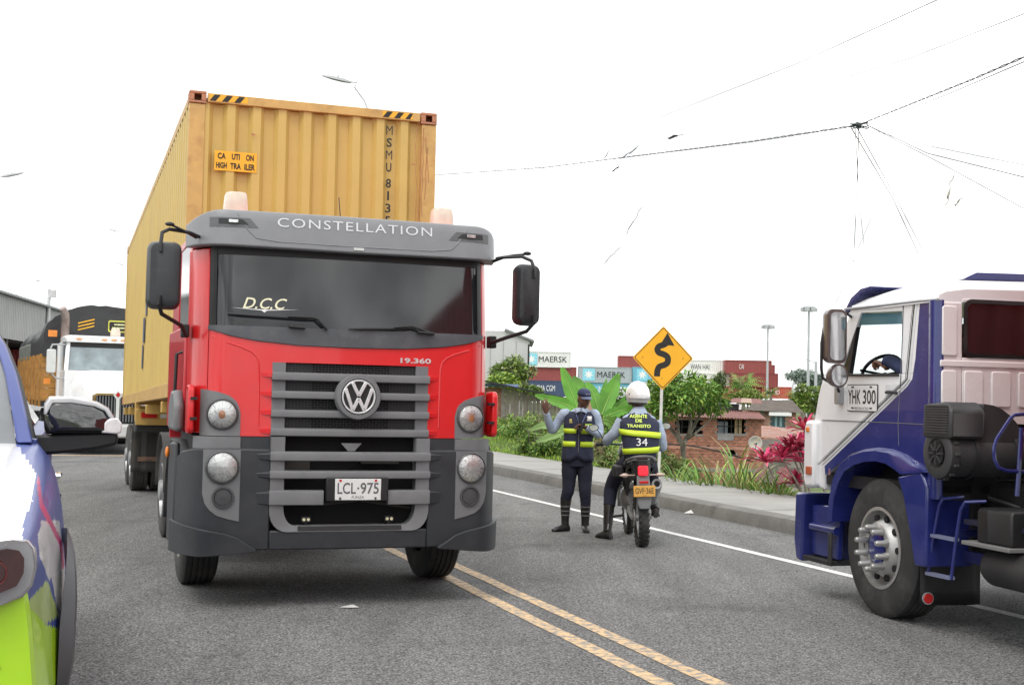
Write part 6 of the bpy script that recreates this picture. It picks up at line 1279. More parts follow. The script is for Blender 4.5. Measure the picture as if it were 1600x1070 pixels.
for i in range(3):
    for x0 in (-.62, 1.30): b = MB(); z = 3.15 + i * .09; sg = 1 if x0 < 0 else -1; b.add([(x0, 3.405, z), (x0 + .42, 3.405, z + .12 * sg), (x0 + .42, 3.405, z + .155 * sg + (.0 if sg > 0 else .07)), (x0, 3.405, z + .035)], [(0, 1, 2, 3)]); b.build('yellow_stripe', HYEL, wt_, fix=False, smooth=0)
b = MB(); b.prism(rrect(.16, .80, 3.14, 3.46, .05), 3.40, 3.41); bb = b.build('tarp_badge', mat('badge_yellow', (.62, .60, .10), .5), wt_); MB().prism(rrect(.19, .77, 3.18, 3.42, .04), 3.39, 3.398).build('badge_field', INK, bb)
for i, z in enumerate((3.27, 3.36)): MB().box(.26 + .05 * i, .70 - .05 * i, 3.384, 3.388, z - .03, z + .01).build('badge_lettering', mat('badge_print', (.55, .55, .3), .5, var=.6, vs=30), bb)
MB().box(-1.14, -1.09, 3.05, 3.3, 1.2, 2.75).build('cab_rear_fairing', WHITE, wt_)

# ================================================================== LEFT BACKGROUND
gA, gB = P(0, 458, 60), P(95, 487, 73.7); dW = (gB - gA).normalized(); dW.z = 0; dW.normalize(); nW = V((-dW.y, dW.x, 0))
GA = V((gA.x, gA.y, 0)); SHED = mat('grey_corrugated_wall', (.36, .37, .37), .6, metal=.2, var=.1, vs=.6, dirt=.3, dcol=(.24, .24, .23), ds=.4)
ws_ = thing('warehouse', 'long grey corrugated warehouse with a dark open side behind the trucks at left', 'warehouse', GA, math.atan2(dW.y, dW.x))
b = MB(); corr(b, 90, 260, .06, lambda s, d, z: (s - 30, d, z), 3.9, 5.95); b.build('upper_wall', SHED, ws_, smooth=0)
MB().box(-30, 60, -.25, 9, 5.96, 6.06).build('roof', mat('roof_edge', (.25, .27, .28), .6), ws_)
for k in range(12): MB().box(-28 + 7.5 * k, -27.7 + 7.5 * k, .1, .4, 0, 3.9).build('column', CHASSIS, ws_)
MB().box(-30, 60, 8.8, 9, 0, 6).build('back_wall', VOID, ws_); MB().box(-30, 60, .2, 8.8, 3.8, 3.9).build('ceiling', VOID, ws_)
def street_lamp(px, py, D, dirx, lab, L_=2.2, hw=.85):
    c = P(px, py, D); t = thing('street_lamp', lab, 'street lamp', (c.x + dirx * L_, c.y + .3, 0), 0, 'street lamps along the road')
    PG = mat('pale_galvanised', (.55, .56, .57), .5, metal=.3)
    z = c.z; b = MB(); b.tube([(0, 0, -.3), (0, 0, z * .6), (0, 0, z - 1.3)], [.11, .08, .05], 10); b.build('pole', PG, t)
    b = MB(); b.tube([(0, 0, z - 1.4), (-dirx * .35, -.05, z - .6), (-dirx * .7, -.1, z - .15), (-dirx * L_ * .6, -.2, z - .0), (-dirx * L_, -.3, z + .02)], .028, 8); b.build('arm', PG, t)
    b = MB(); M_ = Matrix.Translation((-dirx * L_, -.3, z + .02)) @ Matrix.Rotation(dirx * R(12), 4, 'Y'); b.loft([[M_ @ V((x, y * k, zz * k)) for y, zz in ((-.15, -.04), (.15, -.04), (.13, .05), (0, .08), (-.13, .05))] for x, k in ((-dirx * hw, .35), (-dirx * hw * .6, .9), (-dirx * .1, 1), (dirx * .2, .5))]); h = b.build('lamp_head', mat('lamp_head_grey', (.42, .43, .44), .5), t)
    b = MB(); b.cyl(M_ @ V((-dirx * .3, 0, .08)), M_ @ V((-dirx * .3, 0, .14)), .03, n=8); b.build('photocell', PG, h); return t
street_lamp(540, 128, 45, 1, 'street lamp whose head shows above the middle of the yellow container roof', 1.0)
street_lamp(9, 276, 60, -1, 'street lamp at the left edge of the photo, highest of the left group', 2.0)
street_lamp(182, 362, 100, 1, 'small far street lamp just above the back end of the yellow container')
street_lamp(193, 415, 120, 1, 'small far street lamp touching the rear edge of the yellow container')
street_lamp(55, 440, 150, -1, 'tiny far street lamp over the grey warehouse roof')
c = P(77, 452, 70); t = thing('light_mast', 'pale mast with a square floodlight in front of the grey warehouse', 'light mast', (c.x, c.y, 0)); b = MB(); b.tube([(0, 0, -.2), (0, 0, c.z)], [.16, .09], 10); b.build('pole', mat('pale_galvanised', (.55, .56, .57)), t); MB().box(.05, 1.0 * .35, -.1, .1, c.z - .45, c.z - .05).build('floodlight', mat('floodlight_grey', (.5, .5, .5), .5), t); b = MB(); b.tube([(.4, 0, 0), (.4, 0, c.z - 1.8)], .04, 6); b.build('conduit', CHASSIS, t)
c = P(30, 560, 72); ctl = thing('shipping_container', 'dull red container on the ground under the warehouse edge, left of the tarpaulin truck', 'shipping container', (c.x - .5, c.y, .8), R(25)); make_container(ctl, mc=mat('dull_red_container', (.30, .03, .03), .5), ncs=30, nf=9, Lc=6.06)
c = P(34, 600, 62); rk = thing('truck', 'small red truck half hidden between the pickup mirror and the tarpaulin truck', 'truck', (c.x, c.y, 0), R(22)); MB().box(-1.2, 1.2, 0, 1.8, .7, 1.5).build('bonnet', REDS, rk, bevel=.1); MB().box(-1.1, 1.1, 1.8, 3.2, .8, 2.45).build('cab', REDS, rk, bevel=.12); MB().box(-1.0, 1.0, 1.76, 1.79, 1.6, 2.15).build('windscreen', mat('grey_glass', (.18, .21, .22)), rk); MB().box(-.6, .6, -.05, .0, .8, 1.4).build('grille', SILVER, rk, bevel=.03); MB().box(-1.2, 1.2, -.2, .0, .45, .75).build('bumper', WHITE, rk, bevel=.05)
for s in (-1, 1): wheel(rk, s * 1.05, .9, .5, .5, .26, .28, s, STEEL, RUBBER, 'steer')

# ================================================================== RIGHT BACKGROUND: container yard
def far_container(px0, px1, yt, yb, D, col, lab, cat_='shipping container', depth=2.44, letters=None, lm=None, lw=.5, lx=.5, star=None, rough=.6):
    a = P(px0, yb, D); c = P(px1, yt, D); w_ = c.x - a.x; h_ = c.z - a.z; nm = 'yard_' + '_'.join('%d' % int(x * 100) for x in col)
    m = mat(nm, col, rough, var=.06, vs=.5, dirt=.15, dcol=tuple(x * .6 for x in col), ds=.4); mf = mat(nm + '_rail', tuple(x * .85 for x in col), .6)
    t = thing('shipping_container', lab, cat_, (a.x + w_ / 2, a.y, a.z), -math.atan(.022) * 0, 'containers stacked in the far yard')
    n = max(8, int(w_ / .30)); b = MB(); corr(b, w_ - .2, n, .06, lambda s, d, z: (-w_ / 2 + .1 + s, .03 + d, z), .12, h_ - .12); b.build('side_panel', m, t, smooth=0)
    MB().box(-w_ / 2 + .05, w_ / 2 - .05, .12, depth, .02, h_ - .02).build('body', m, t)
    for z0 in (.0, h_ - .13): MB().box(-w_ / 2, w_ / 2, .0, .1, z0, z0 + .13).build('rail', mf, t)
    for x in (-w_ / 2, w_ / 2 - .14): MB().box(x, x + .14, -.01, .1, .0, h_).build('corner_post', mf, t)
    if letters: textfit('lettering', letters, w_ * lw, h_ * .36, lm or INK, t, (-w_ / 2 + w_ * lx, .0, h_ * .52), bold=0)
    if star:
        x = -w_ / 2 + w_ * star; s = h_ * .38
        MB().box(x - s, x + s, .005, .015, h_ * .5 - s, h_ * .5 + s).build('logo_field', mat('sky_blue_print', (.25, .62, .75), .6), t)
        pts = []
        for k in range(14): r = s * (.82 if k % 2 == 0 else .36); an = math.pi / 2 + math.pi * k / 7; pts.append((x + r * math.cos(an), h_ * .5 + r * math.sin(an)))
        MB().prism(pts, -.004, .003).build('star', INKW, t)
    return t
DY = 200
WHT = (.74, .75, .74); ORED = (.30, .075, .07); NVY = (.055, .085, .16); LBL = (.20, .52, .66); GRY = (.40, .45, .48)
far_container(818, 892, 550, 573, DY, WHT, 'white container lettered MAERSK, top of the stack left of the banana leaves', letters='MAERSK', lw=.60, lx=.62, star=.16)
far_container(800, 901, 573.5, 595, DY + .3, ORED, 'oxide red container under the white lettered one, left of the banana leaves')
far_container(800, 905, 595.5, 618, DY - .2, NVY, 'dark navy container with small CMA CGM lettering under the oxide red one', letters='CMA CGM', lm=INKW, lw=.28, lx=.5)
far_container(903, 987, 574, 597, DY - .5, GRY, 'pale grey container lettered MAERSK behind the banana plant', letters='MAERSK', lw=.52, lx=.62, star=.2)
far_container(906, 990, 597.5, 620, DY - .3, LBL, 'sky blue container with white M lettering behind the banana plant', letters='MAERSK', lm=INKW, lw=.5, lx=.6)
far_container(966, 1030, 557, 574, DY + 1, ORED, 'oxide red container top left behind the yellow sign')
far_container(988, 1050, 574.5, 597, DY + .2, LBL, 'sky blue container with a white star just left of the yellow sign', star=.25)
far_container(992, 1060, 597.5, 620, DY, WHT, 'white container behind the helmet and sign post')
far_container(1062, 1132, 563, 583.5, DY - 6, (.78, .78, .76), 'white container lettered WAN HAI right of the yellow sign', letters='WAN HAI', lm=INKG, lw=.42, lx=.45)
far_container(1050, 1142, 584, 606, DY - 6.2, (.75, .75, .73), 'white container under the one lettered WAN HAI')
far_container(1040, 1142, 606.5, 628, DY - 6, (.70, .70, .68), 'lowest white container of the stack over the brick house')
far_container(1133, 1206, 563.5, 583, DY - 8, ORED, 'oxide red container at the top of the right stack', letters='CAI', lm=INKW, lw=.10, lx=.35, depth=12)
far_container(1180, 1211, 570, 584, DY + 2, ORED, 'oxide red container behind the top of the right stack')
far_container(1143, 1216, 583.5, 604, DY - 8.2, (.28, .06, .06), 'oxide red container in the second row of the right stack', depth=12)
far_container(1190, 1237, 604.5, 622, DY - 8, (.48, .10, .07), 'bright red container lettered SUD at the bottom right of the yard', letters='SUD', lm=INKW, lw=.30, lx=.45)
far_container(1128, 1189, 604.5, 625, DY - 7.8, (.33, .08, .06), 'brownish red container behind the palm crown')
# white gabled warehouse behind the truck mirror
a_ = P(750, 516, 120); c_ = P(828, 532, 120); t = thing('warehouse', 'pale grey gabled warehouse seen behind the right door mirror of the red truck', 'warehouse', (a_.x, 120, 0))
WHS = mat('pale_sheet_wall', (.50, .51, .51), .7, var=.05, vs=.4, dirt=.25, dcol=(.36, .36, .35), ds=.5); w_ = c_.x - a_.x; zt = a_.z; ze = P(828, 533, 120).z
xr_ = P(790, 516, 120).x - a_.x
MB().prism([(-6, 0), (w_, 0), (w_, ze), (xr_, zt), (-6, zt - .1)], 0, 12).build('wall', WHS, t)
for i in range(9): x = -5 + i * 1.2; MB().box(x, x + .05, -.04, .0, .2, min(zt, ze + .1) - .1).build('wall_seam', mat('seam_grey', (.33, .33, .33)), t)
b = MB(); b.prism([(xr_ - .1, zt + .05), (w_ + .4, ze - .1), (w_ + .4, ze + .1), (xr_, zt + .22)], -.3, 12.2); b.build('roof', mat('roof_dark_grey', (.22, .23, .24)), t)  # whole roof in one even dark grey
p_ = P(826, 552, 119); t = thing('utility_pole', 'thin dark pole at the right corner of the pale warehouse', 'pole', (p_.x, 119, 0)); b = MB(); b.tube([(0, 0, -2), (0, 0, P(826, 538, 119).z)], .09, 8); b.build('pole', CHASSIS, t)
# floodlight masts, cranes
for px, yt, D, lab, w in ((1264, 480, 160, 'tall floodlight mast right of the container yard, nearest the blue truck', .75), (1200, 508, 190, 'tall floodlight mast over the right container stack', .7)):
    c = P(px, yt, D); t = thing('floodlight_mast', lab, 'light mast', (c.x, D, -5), 0, 'floodlight masts in the yard'); PG = mat('mast_grey', (.42, .44, .46), .6); H_ = c.z + 5
    b = MB(); b.tube([(-.0, 0, 0), (0, 0, H_)], [.26, .12], 8); b.build('pole', PG, t)
    b = MB(); b.lathe([(.5, H_ - .1), (w, H_ - .1), (w, H_ + .05), (.5, H_ + .05)], axis='z', n=14, cap=False); b.build('lamp_ring', PG, t)
    for k in range(6): an = math.pi * k / 3; MB().cb((w * math.cos(an), w * math.sin(an), H_ - .3), (.55, .3, .45)).build('floodlight', PG, t)
for px, yt, D, lab in ((1275, 565, 100, 'thin grey utility pole between the mast and the blue truck'),):
    c = P(px, yt, D); t = thing('utility_pole', lab, 'pole', (c.x, D, -5)); b = MB(); b.tube([(0, 0, 0), (0, 0, c.z + 5)], .12, 8); b.build('pole', mat('mast_grey', (.42, .44, .46)), t); b = MB(); b.tube([(0, 0, c.z + 4.9), (-.8, 0, c.z + 5.2)], .04, 6); b.build('arm', mat('mast_grey', (.42, .44, .46)), t)
for px, px1 in ((1238, 1242), (1247, 1249)):
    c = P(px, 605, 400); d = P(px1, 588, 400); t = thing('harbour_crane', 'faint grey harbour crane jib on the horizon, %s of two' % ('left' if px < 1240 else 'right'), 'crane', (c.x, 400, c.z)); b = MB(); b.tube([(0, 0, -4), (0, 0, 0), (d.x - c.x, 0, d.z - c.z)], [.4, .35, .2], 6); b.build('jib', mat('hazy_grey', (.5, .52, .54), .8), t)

# ================================================================== HOUSES BELOW THE ROAD
BRICK = mat('clay_brick', (.43, .19, .125), .85, var=.38, vs=4.5, dirt=.25, dcol=(.20, .12, .09), ds=2); MORT = mat('mortar', (.44, .40, .36), .95, var=.15)
BRK2 = mat('pale_clay_brick', (.48, .27, .20), .85, var=.25, vs=3.2); CEM = mat('raw_concrete', (.30, .285, .26), .95, var=.15, vs=3, dirt=.4, dcol=(.16, .15, .14))
def brickwall(parent, x0, x1, z0, z1, y=0, holes=(), bw=.27, bh=.125, m=None, seed=1):
    q = random.Random(seed); b = MB(); r = 0; z = z0; g = .024
    while z < z1 - .03:
        x = x0 - (bw / 2 if r % 2 else 0)
        while x < x1:
            xa, xb = max(x, x0), min(x + bw - g, x1); zc = z + bh / 2
            if xb - xa > .03 and not any(h[0] < (xa + xb) / 2 < h[1] and h[2] < zc < h[3] for h in holes):
                d = q.uniform(0, .018); za, zb = z, min(z + bh - g, z1)
                b.add([(xa, y - .03 - d, za), (xb, y - .03 - d, za), (xb, y - .03 - d, zb), (xa, y - .03 - d, zb), (xa, y, za), (xb, y, za), (xb, y, zb), (xa, y, zb)], [(0, 1, 2, 3), (0, 4, 5, 1), (3, 2, 6, 7), (0, 3, 7, 4), (1, 5, 6, 2)])
            x += bw
        z += bh; r += 1
    tag(b.build('brickwork', m or BRICK, parent, smooth=0, fix=False), kind='stuff')
def wallback(parent, x0, x1, z0, z1, holes, y=0, th=.15):
    xs = sorted({x0, x1, *[h[0] for h in holes], *[h[1] for h in holes]}); b = MB()
    for a, c in zip(xs, xs[1:]):
        zz = [z0]
        for h in sorted(holes, key=lambda h: h[2]):
            if h[0] <= a and h[1] >= c: zz += [h[2], h[3]]
        zz.append(z1)
        for i in range(0, len(zz), 2):
            if zz[i + 1] > zz[i]: b.box(a, c, y, y + th, zz[i], zz[i + 1])
    b.build('wall', MORT, parent, smooth=0)
def PX(px, py, D, o): p = P(px, py, D); return p.x - o.x, p.z
def sheet(parent, pts, m, n=30, amp=.03, nm='roof_sheet', cnt=5):
    """corrugated roof sheets between the front edge (a, b) and the back edge (d, c): separate overlapping sheets"""
    a, b_, c, d = [V(p) for p in pts]
    for k in range(cnt):
        t0, t1 = k / cnt, (k + 1.06) / cnt; t1 = min(1, t1); b = MB(); off = V((0, 0, .012 * (k % 2) + rnd.uniform(0, .01))); ts = lin(t0, t1, max(5, int(n / cnt) * 2 + 1)); bk = rnd.uniform(-.06, .06)
        b.loft([[(a.lerp(b_, t) if e == 0 else d.lerp(c, t)) + V((0, -bk if e == 0 else 0, amp * (i % 2))) + off for i, t in enumerate(ts)] for e in (0, 1)], closed=False, cap=False)
        b.build(nm, m if not isinstance(m, list) else m[k % len(m)], parent, smooth=0, solid=.01)
RROOF = mat('rusty_red_roof', (.23, .10, .085), .8, var=.25, vs=1.5, dirt=.5, dcol=(.13, .08, .07)); DROOF = mat('weathered_dark_roof', (.105, .085, .07), .9, var=.3, vs=1.2, dirt=.4, dcol=(.2, .18, .15)); ZROOF = mat('zinc_roof', (.42, .44, .45), .5, metal=.2, var=.1); ZRUST = mat('rust_streaked_zinc', (.36, .31, .28), .6, var=.3, vs=2, dirt=.8, dcol=(.38, .13, .07), ds=2.5, dlo=.42, dhi=.52)
D1 = 55.0; o1 = P(1115, 700, D1); o1 = V((o1.x, D1, o1.z))
h1 = thing('brick_house', 'clay brick house with a rusty red roof and two window openings beyond the sidewalk', 'house', (o1.x, D1, 0))
q1 = lambda px, py: PX(px, py, D1, o1)
x0, zt = q1(1030, 652); x1, _ = q1(1194, 658); zt = q1(1115, 653)[1]; z0 = -4.5
w1 = (q1(1066, 0)[0], q1(1108, 0)[0], q1(1086, 678)[1], q1(1086, 656)[1]); w2 = (q1(1131, 0)[0], q1(1174, 0)[0], q1(1150, 677)[1], q1(1150, 655)[1])
v1 = (q1(1115, 0)[0], q1(1120, 0)[0], q1(1118, 701)[1], q1(1118, 696)[1]); v2 = (q1(1149, 0)[0], q1(1160, 0)[0], q1(1155, 713)[1], q1(1155, 702)[1])
HS = [w1, w2, v1, v2]; wallback(h1, x0, x1, z0, zt, HS); brickwall(h1, x0, x1, z0, zt, 0, HS)
b = MB(); b.box(x0, x0 + .15, .15, 6, z0, zt); b.build('side_wall', BRICK, h1); MB().box(x1 - .15, x1, .15, 6, z0, zt).build('side_wall', BRICK, h1); MB().box(x0, x1, 3.9, 4, z0, zt).build('inner_wall', VOID, h1); MB().box(x0 + .15, x1 - .15, .2, 3.9, -1.9, -1.8).build('floor', VOID, h1)
for (a, c, e, f), kind in ((w1, 0), (w2, 1)):
    MB().box(a - .04, c + .04, -.06, .1, e - .10, e).build('window_sill', CEM, h1)
    b = MB()
    for x in lin(a, c, 5): b.box(x - .018, x + .018, -.02, .02, e, f)
    b.box(a, c, -.022, .022, (e + f) / 2 - .015, (e + f) / 2 + .015); fr = b.build('window_grille', CHASSIS, h1)
    if kind: MB().box(a + .02, a + .45, .05, .07, e, f - .1).build('curtain', mat('grey_curtain', (.22, .26, .30), .9, var=.3, vs=4), fr); MB().box(a + .75, a + 1.05, .05, .07, e, f).build('curtain', mat('ochre_curtain', (.45, .35, .2), .9), fr); MB().box(a - .0, c - .5, -.07, -.03, e - .30, e - .02).build('hanging_cloth', mat('grey_cloth', (.3, .3, .31), .9), fr)
MB().box(x0, x1, -.06, 0, q1(1115, 700)[1] - .05, q1(1115, 700)[1] + .07).build('concrete_beam', BRK2, h1)
MB().box(x0, x1, -.065, 0, q1(1115, 733)[1] - .08, q1(1115, 733)[1] + .05).build('concrete_beam', CEM, h1)
ro = q1(1050, 651); rp = q1(1200, 656); rb = q1(1050, 637); rb2 = q1(1188, 645)
def pp(o, D, *pts): return [V(((P(a, c, D + dy).x - o.x), dy, P(a, c, D + dy).z)) for a, c, dy in pts]
sheet(h1, pp(o1, D1, (1032, 651, -.6), (1198, 656, -.6), (1186, 645, 5), (1040, 637, 5)), RROOF, 44, .05, cnt=6)
# second house behind to the right
D2 = 66.0; o2 = V((P(1220, 650, D2).x, D2, 0)); h2 = thing('brick_house', 'brick house with a dark weathered roof and a teal window under a white awning', 'house', o2)
q2 = lambda px, py: PX(px, py, D2, o2)
x0, x1 = q2(1170, 0)[0], q2(1252, 0)[0]; zt = q2(1215, 642)[1]; wq = (q2(1212, 0)[0], q2(1236, 0)[0], q2(1225, 668)[1], q2(1225, 647)[1]); wallback(h2, x0, x1, -5, zt, [wq]); brickwall(h2, x0, x1, -5, zt, 0, [wq], m=BRK2, seed=4)
MB().box(x0, x1, 5, 5.1, -5, zt).build('back_wall', VOID, h2)
MB().box(wq[0] + .02, wq[1] - .02, .05, .07, wq[2], wq[3]).build('window', mat('teal_window', (.04, .10, .12), .2), h2); 
for x in (wq[0] + .25, wq[0] + .5): MB().box(x, x + .12, .03, .05, wq[2] + .05, wq[3] - .15).build('window_pane', mat('pale_teal_pane', (.25, .42, .45), .2), h2)
MB().box(wq[0] - .15, wq[1] + .2, -.5, 0, wq[3] - .08, wq[3] + .1).build('awning', WHITE, h2); MB().box(wq[0] - .15, wq[1] + .1, -.15, 0, wq[2] - .2, wq[2]).build('window_ledge', WHITE, h2)
MB().box(q2(1196, 0)[0], q2(1203, 0)[0], -.05, 0, -3, zt).build('concrete_column', CEM, h2)
ra, rb_ = q2(1168, 641), q2(1256, 646); rc_, rd_ = q2(1178, 624), q2(1240, 626)
sheet(h2, pp(o2, D2, (1166, 641, -.5), (1256, 646, -.5), (1238, 626, 5), (1180, 625, 5)), DROOF, 30, .03, cnt=4)
D4 = 60.0; o4 = V((P(1150, 640, D4).x, D4, 0)); h4 = thing('lean_to', 'dark lean-to with patched rusty sheets between the two brick houses', 'shed', o4); q4 = lambda px, py: PX(px, py, D4, o4)
a = q4(1130, 0)[0]; c = q4(1166, 0)[0]; MB().box(a, c, 0, 3, -4.5, q4(1150, 631)[1]).build('wall', CHASSIS, h4)
sheet(h4, pp(o4, D4, (1140, 629, -.3), (1192, 631, -.3), (1188, 624, 3), (1144, 622, 3)), [RROOF, mat('tan_sheet', (.40, .28, .22), .8)], 20, .03, cnt=3)
MB().box(q4(1163, 0)[0], q4(1166, 0)[0], -.2, .0, q4(1164, 640)[1], q4(1164, 632)[1]).build('white_pipe', WHITE, h4)
# lower sheds to the right
D3 = 46.0; o3 = V((P(1225, 680, D3).x, D3, 0)); h3 = thing('tin_shed', 'low shed with a rust streaked zinc roof under the teal window', 'shed', o3); q3 = lambda px, py, D=D3: PX(px, py, D, o3)
sheet(h3, pp(o3, D3, (1190, 684, 0), (1278, 690, 0), (1268, 672, 5), (1190, 666, 5)), ZRUST, 40, .035, cnt=6)
MB().box(q3(1202, 0, D3 + 1)[0] + 1.0, q3(1270, 0)[0], .3, 4.5, -5, q3(1190, 692)[1]).build('wall', CEM, h3)
D5 = 40.0; o5 = V((P(1215, 700, D5).x, D5, 0)); h5 = thing('tin_shed', 'grey brown roof with a pale ridge board below the rust streaked roof', 'shed', o5); q5 = lambda px, py: PX(px, py, D5, o5)
sheet(h5, pp(o5, D5, (1192, 706, 0), (1262, 706, 0), (1262, 690, 4), (1191, 687, 4)), DROOF, 36, .02, cnt=3)
b = MB(); b.bar((q5(1178, 716)[0], -.2, q5(1178, 716)[1]), (q5(1245, 688)[0], -.2, q5(1245, 688)[1] + .1), .10, .06); b.build('ridge_board', ZROOF, h5); MB().box(q5(1195, 0)[0] + .9, q5(1262, 0)[0], .2, 3.6, -5, q5(1215, 712)[1]).build('wall', CEM, h5)
D6 = 31.0; o6 = V((P(1215, 745, D6).x, D6, 0)); h6 = thing('tin_shed', 'low brown corrugated roof just beyond the sidewalk behind the pink plants', 'shed', o6); q6 = lambda px, py: PX(px, py, D6, o6)
sheet(h6, pp(o6, D6, (1172, 752, 0), (1248, 764, 0), (1252, 732, 3.5), (1182, 732, 3.5)), [RROOF, DROOF], 34, .03, cnt=4)
MB().box(q6(1172, 0)[0] + .7, q6(1245, 0)[0], .3, 3, -5, q6(1200, 758)[1]).build('wall', WOOD, h6)
# satellite dish and sagging water pipe on the brick house
cD = P(1180, 692, 54); t = thing('satellite_dish', 'round pale satellite dish at the right corner of the brick house', 'satellite dish', cD); b = MB()
b.lathe([(.0005, .08), (.12, .065), (.24, .02), (.30, -.03)], axis='y', n=24); b.build('dish', mat('dish_pale', (.52, .50, .46), .6, dirt=.3, dcol=(.35, .28, .22), ds=5), t, solid=.012); b = MB(); b.tube([(0, 0, -.25), (.0, -.22, -.05)], .015, 6); b.cb((0, -.22, -.02), (.05, .05, .08)); b.build('feed_horn', CHASSIS, t); b = MB(); b.tube([(0, .08, 0), (0, .9, -.05)], .02, 6); b.build('bracket', CHASSIS, t)
b = MB(); pts = [P(*p, 50) for p in ((1040, 693), (1080, 696), (1115, 703), (1150, 712), (1178, 722))]; b.tube(pts, .035, 6); tag(b.build('water_pipe', CHASSIS), 'dark pipe sagging across the lower wall of the brick house', 'pipe')
# wooden shed behind the banana plant
D7 = 44.0; o7 = V((P(830, 640, D7).x, D7, 0)); h7 = thing('wooden_shed', 'shed of grey upright boards with a thin black roof behind the raised hand', 'shed', o7); q7 = lambda px, py: PX(px, py, D7, o7)
q = random.Random(5); PLK = mat('weathered_boards', (.36, .32, .27), .9, var=.25, vs=2.5, dirt=.4, dcol=(.13, .11, .09), ds=3); PLK2 = mat('pale_boards', (.36, .33, .29), .9, var=.25)
xl = q7(797, 0)[0]; xr = q7(905, 0)[0]; x = xl; i = 0
while x < xr:
    w_ = q.uniform(.13, .17); f = (x - xl) / (xr - xl); MB().box(x, x + w_ - .015, q.uniform(-.02, .02), .04, -1.0, q7(797, 603)[1] * (1 - f) + q7(905, 628)[1] * f - .05 + q.uniform(-.04, .02)).build('board', PLK if q.random() < .6 else PLK2, h7, smooth=0); x += w_
b = MB(); b.bar((xl - 1.2, -.2, q7(797, 601)[1] + .22), (xr + .2, -.2, q7(905, 627)[1] + .02), 1.6, .05); b.build('roof', mat('black_roof_edge', (.03, .03, .032), .8), h7)
MB().box(q7(770, 0)[0], xl, .1, .2, -1, q7(785, 606)[1]).build('brick_side', BRICK, h7); MB().box(q7(765, 0)[0], xl + .6, -.3, 1.5, q7(785, 604)[1], q7(785, 600)[1]).build('blue_sheet', mat('blue_grey_sheet', (.18, .25, .4), .5), h7)
a = P(985, 618, 50); t = thing('tin_shed', 'white sheet roof with a small dark roof vent left of the helmet', 'shed', (a.x, 50, 0)); MB().box(-1.6, 1.0, 0, 3, -4, P(985, 628, 50).z).build('wall', BRK2, t); sheet(t, [(-1.4, -.2, P(985, 627, 50).z), (1.6, -.2, P(985, 629, 50).z), (1.8, 3, P(985, 613, 50).z + .2), (-.6, 3, P(985, 613, 50).z + .2)], ZROOF, 20, .03, cnt=3)

# ================================================================== PLANTS
def leafmat(n, c, var=.35): return mat(n, c, .55, var=var, vs=2.2, spec=.35)
LG = leafmat('leaf_green', (.13, .26, .045)); LD = leafmat('leaf_dark_green', (.075, .15, .035)); LY = leafmat('leaf_yellow_green', (.28, .38, .07)); BARK = mat('grey_bark', (.20, .18, .15), .9, var=.25, vs=12); LO = leafmat('leaf_olive', (.20, .24, .08)); LB = leafmat('banana_leaf', (.09, .26, .022), .35)
def leaf(b, p, d, up, l_, w_):
    d = d.normalized(); s = d.cross(up); s = s.normalized() if s.length > .01 else V((1, 0, 0)); n = s.cross(d)
    b.add([p, p + d * l_ * .45 + s * w_ / 2 + n * l_ * .06, p + d * l_ - n * l_ * .10, p + d * l_ * .45 - s * w_ / 2 + n * l_ * .06], [(0, 1, 2), (0, 2, 3)])
def crown(parent, blobs, n, l_, w_, mats, seed=1, nm='crown', shell=.55):
    q = random.Random(seed); b = MB(); vol = [r[0] * r[1] * r[2] for _, r in blobs]; tot = sum(vol)
    for (c, r), vv_ in zip(blobs, vol):
        for _ in range(int(n * vv_ / tot)):
            while True:
                p = V((q.uniform(-1, 1), q.uniform(-1, 1), q.uniform(-1, 1)))
                if shell * q.random() < p.length < 1: break
            b.m = min(len(mats) - 1, int(q.random() * len(mats)))
            d = V((p.x + q.uniform(-.7, .7), p.y + q.uniform(-.7, .7), p.z * .5 + q.uniform(-.6, .3)))
            leaf(b, V(c) + V((p.x * r[0], p.y * r[1], p.z * r[2])), d, V((q.uniform(-.5, .5), q.uniform(-.5, .5), 1)), l_ * q.uniform(.6, 1.3), w_ * q.uniform(.6, 1.3))
    return b.build(nm, mats, parent, smooth=0, fix=False)
def blobset(rx, ry, rz, n, seed, c=(0, 0, 0), s=(.28, .45)):
    q = random.Random(seed); o = []
    for _ in range(n):
        a = q.uniform(0, 6.28); r = math.sqrt(q.random()) * .75; z = q.uniform(-.7, .8); k = math.sqrt(1 - z * z * .8); f = q.uniform(*s)
        o.append(((c[0] + rx * r * k * math.cos(a), c[1] + ry * r * k * math.sin(a), c[2] + rz * z * .75), (rx * f, ry * f, rz * f * 1.1)))
    return o
def bush(px0, px1, yt, yb, D, lab, mats, n=3000, l_=.16, seed=1, cat_='bush', nm='bush', ry=None, nb=12, zbase=None):
    a, c = P(px0, yb, D), P(px1, yt, D); rx = (c.x - a.x) / 2; rz = (c.z - a.z) / 2; cx = (a.x + c.x) / 2; zb = zbase if zbase is not None else a.z
    t = thing(nm, lab, cat_, (cx, D, zb)); crown(t, blobset(rx, ry or rx * .7, rz, nb, seed, (0, 0, a.z + rz - zb)), n, l_, l_ * .5, mats, seed)
    b = MB(); q = random.Random(seed)
    for k in range(4): b.tube([(q.uniform(-.1, .1) * rx, 0, -.3), (q.uniform(-.3, .3) * rx, q.uniform(-.2, .2), (a.z - zb) + rz * .8), (q.uniform(-.6, .6) * rx, q.uniform(-.3, .3), (a.z - zb) + rz * 1.5)], [.05 * rx + .02, .03 * rx + .01, .01], 6)
    b.build('trunk', BARK, t); return t
bush(762, 845, 556, 612, 62, 'pale flowering bushy tree behind the wooden shed by the red truck', [LG, LY, LO, leafmat('leaf_pale_grey', (.36, .40, .26))], 5000, .20, 3, 'tree', 'broadleaf_tree', zbase=-.5)
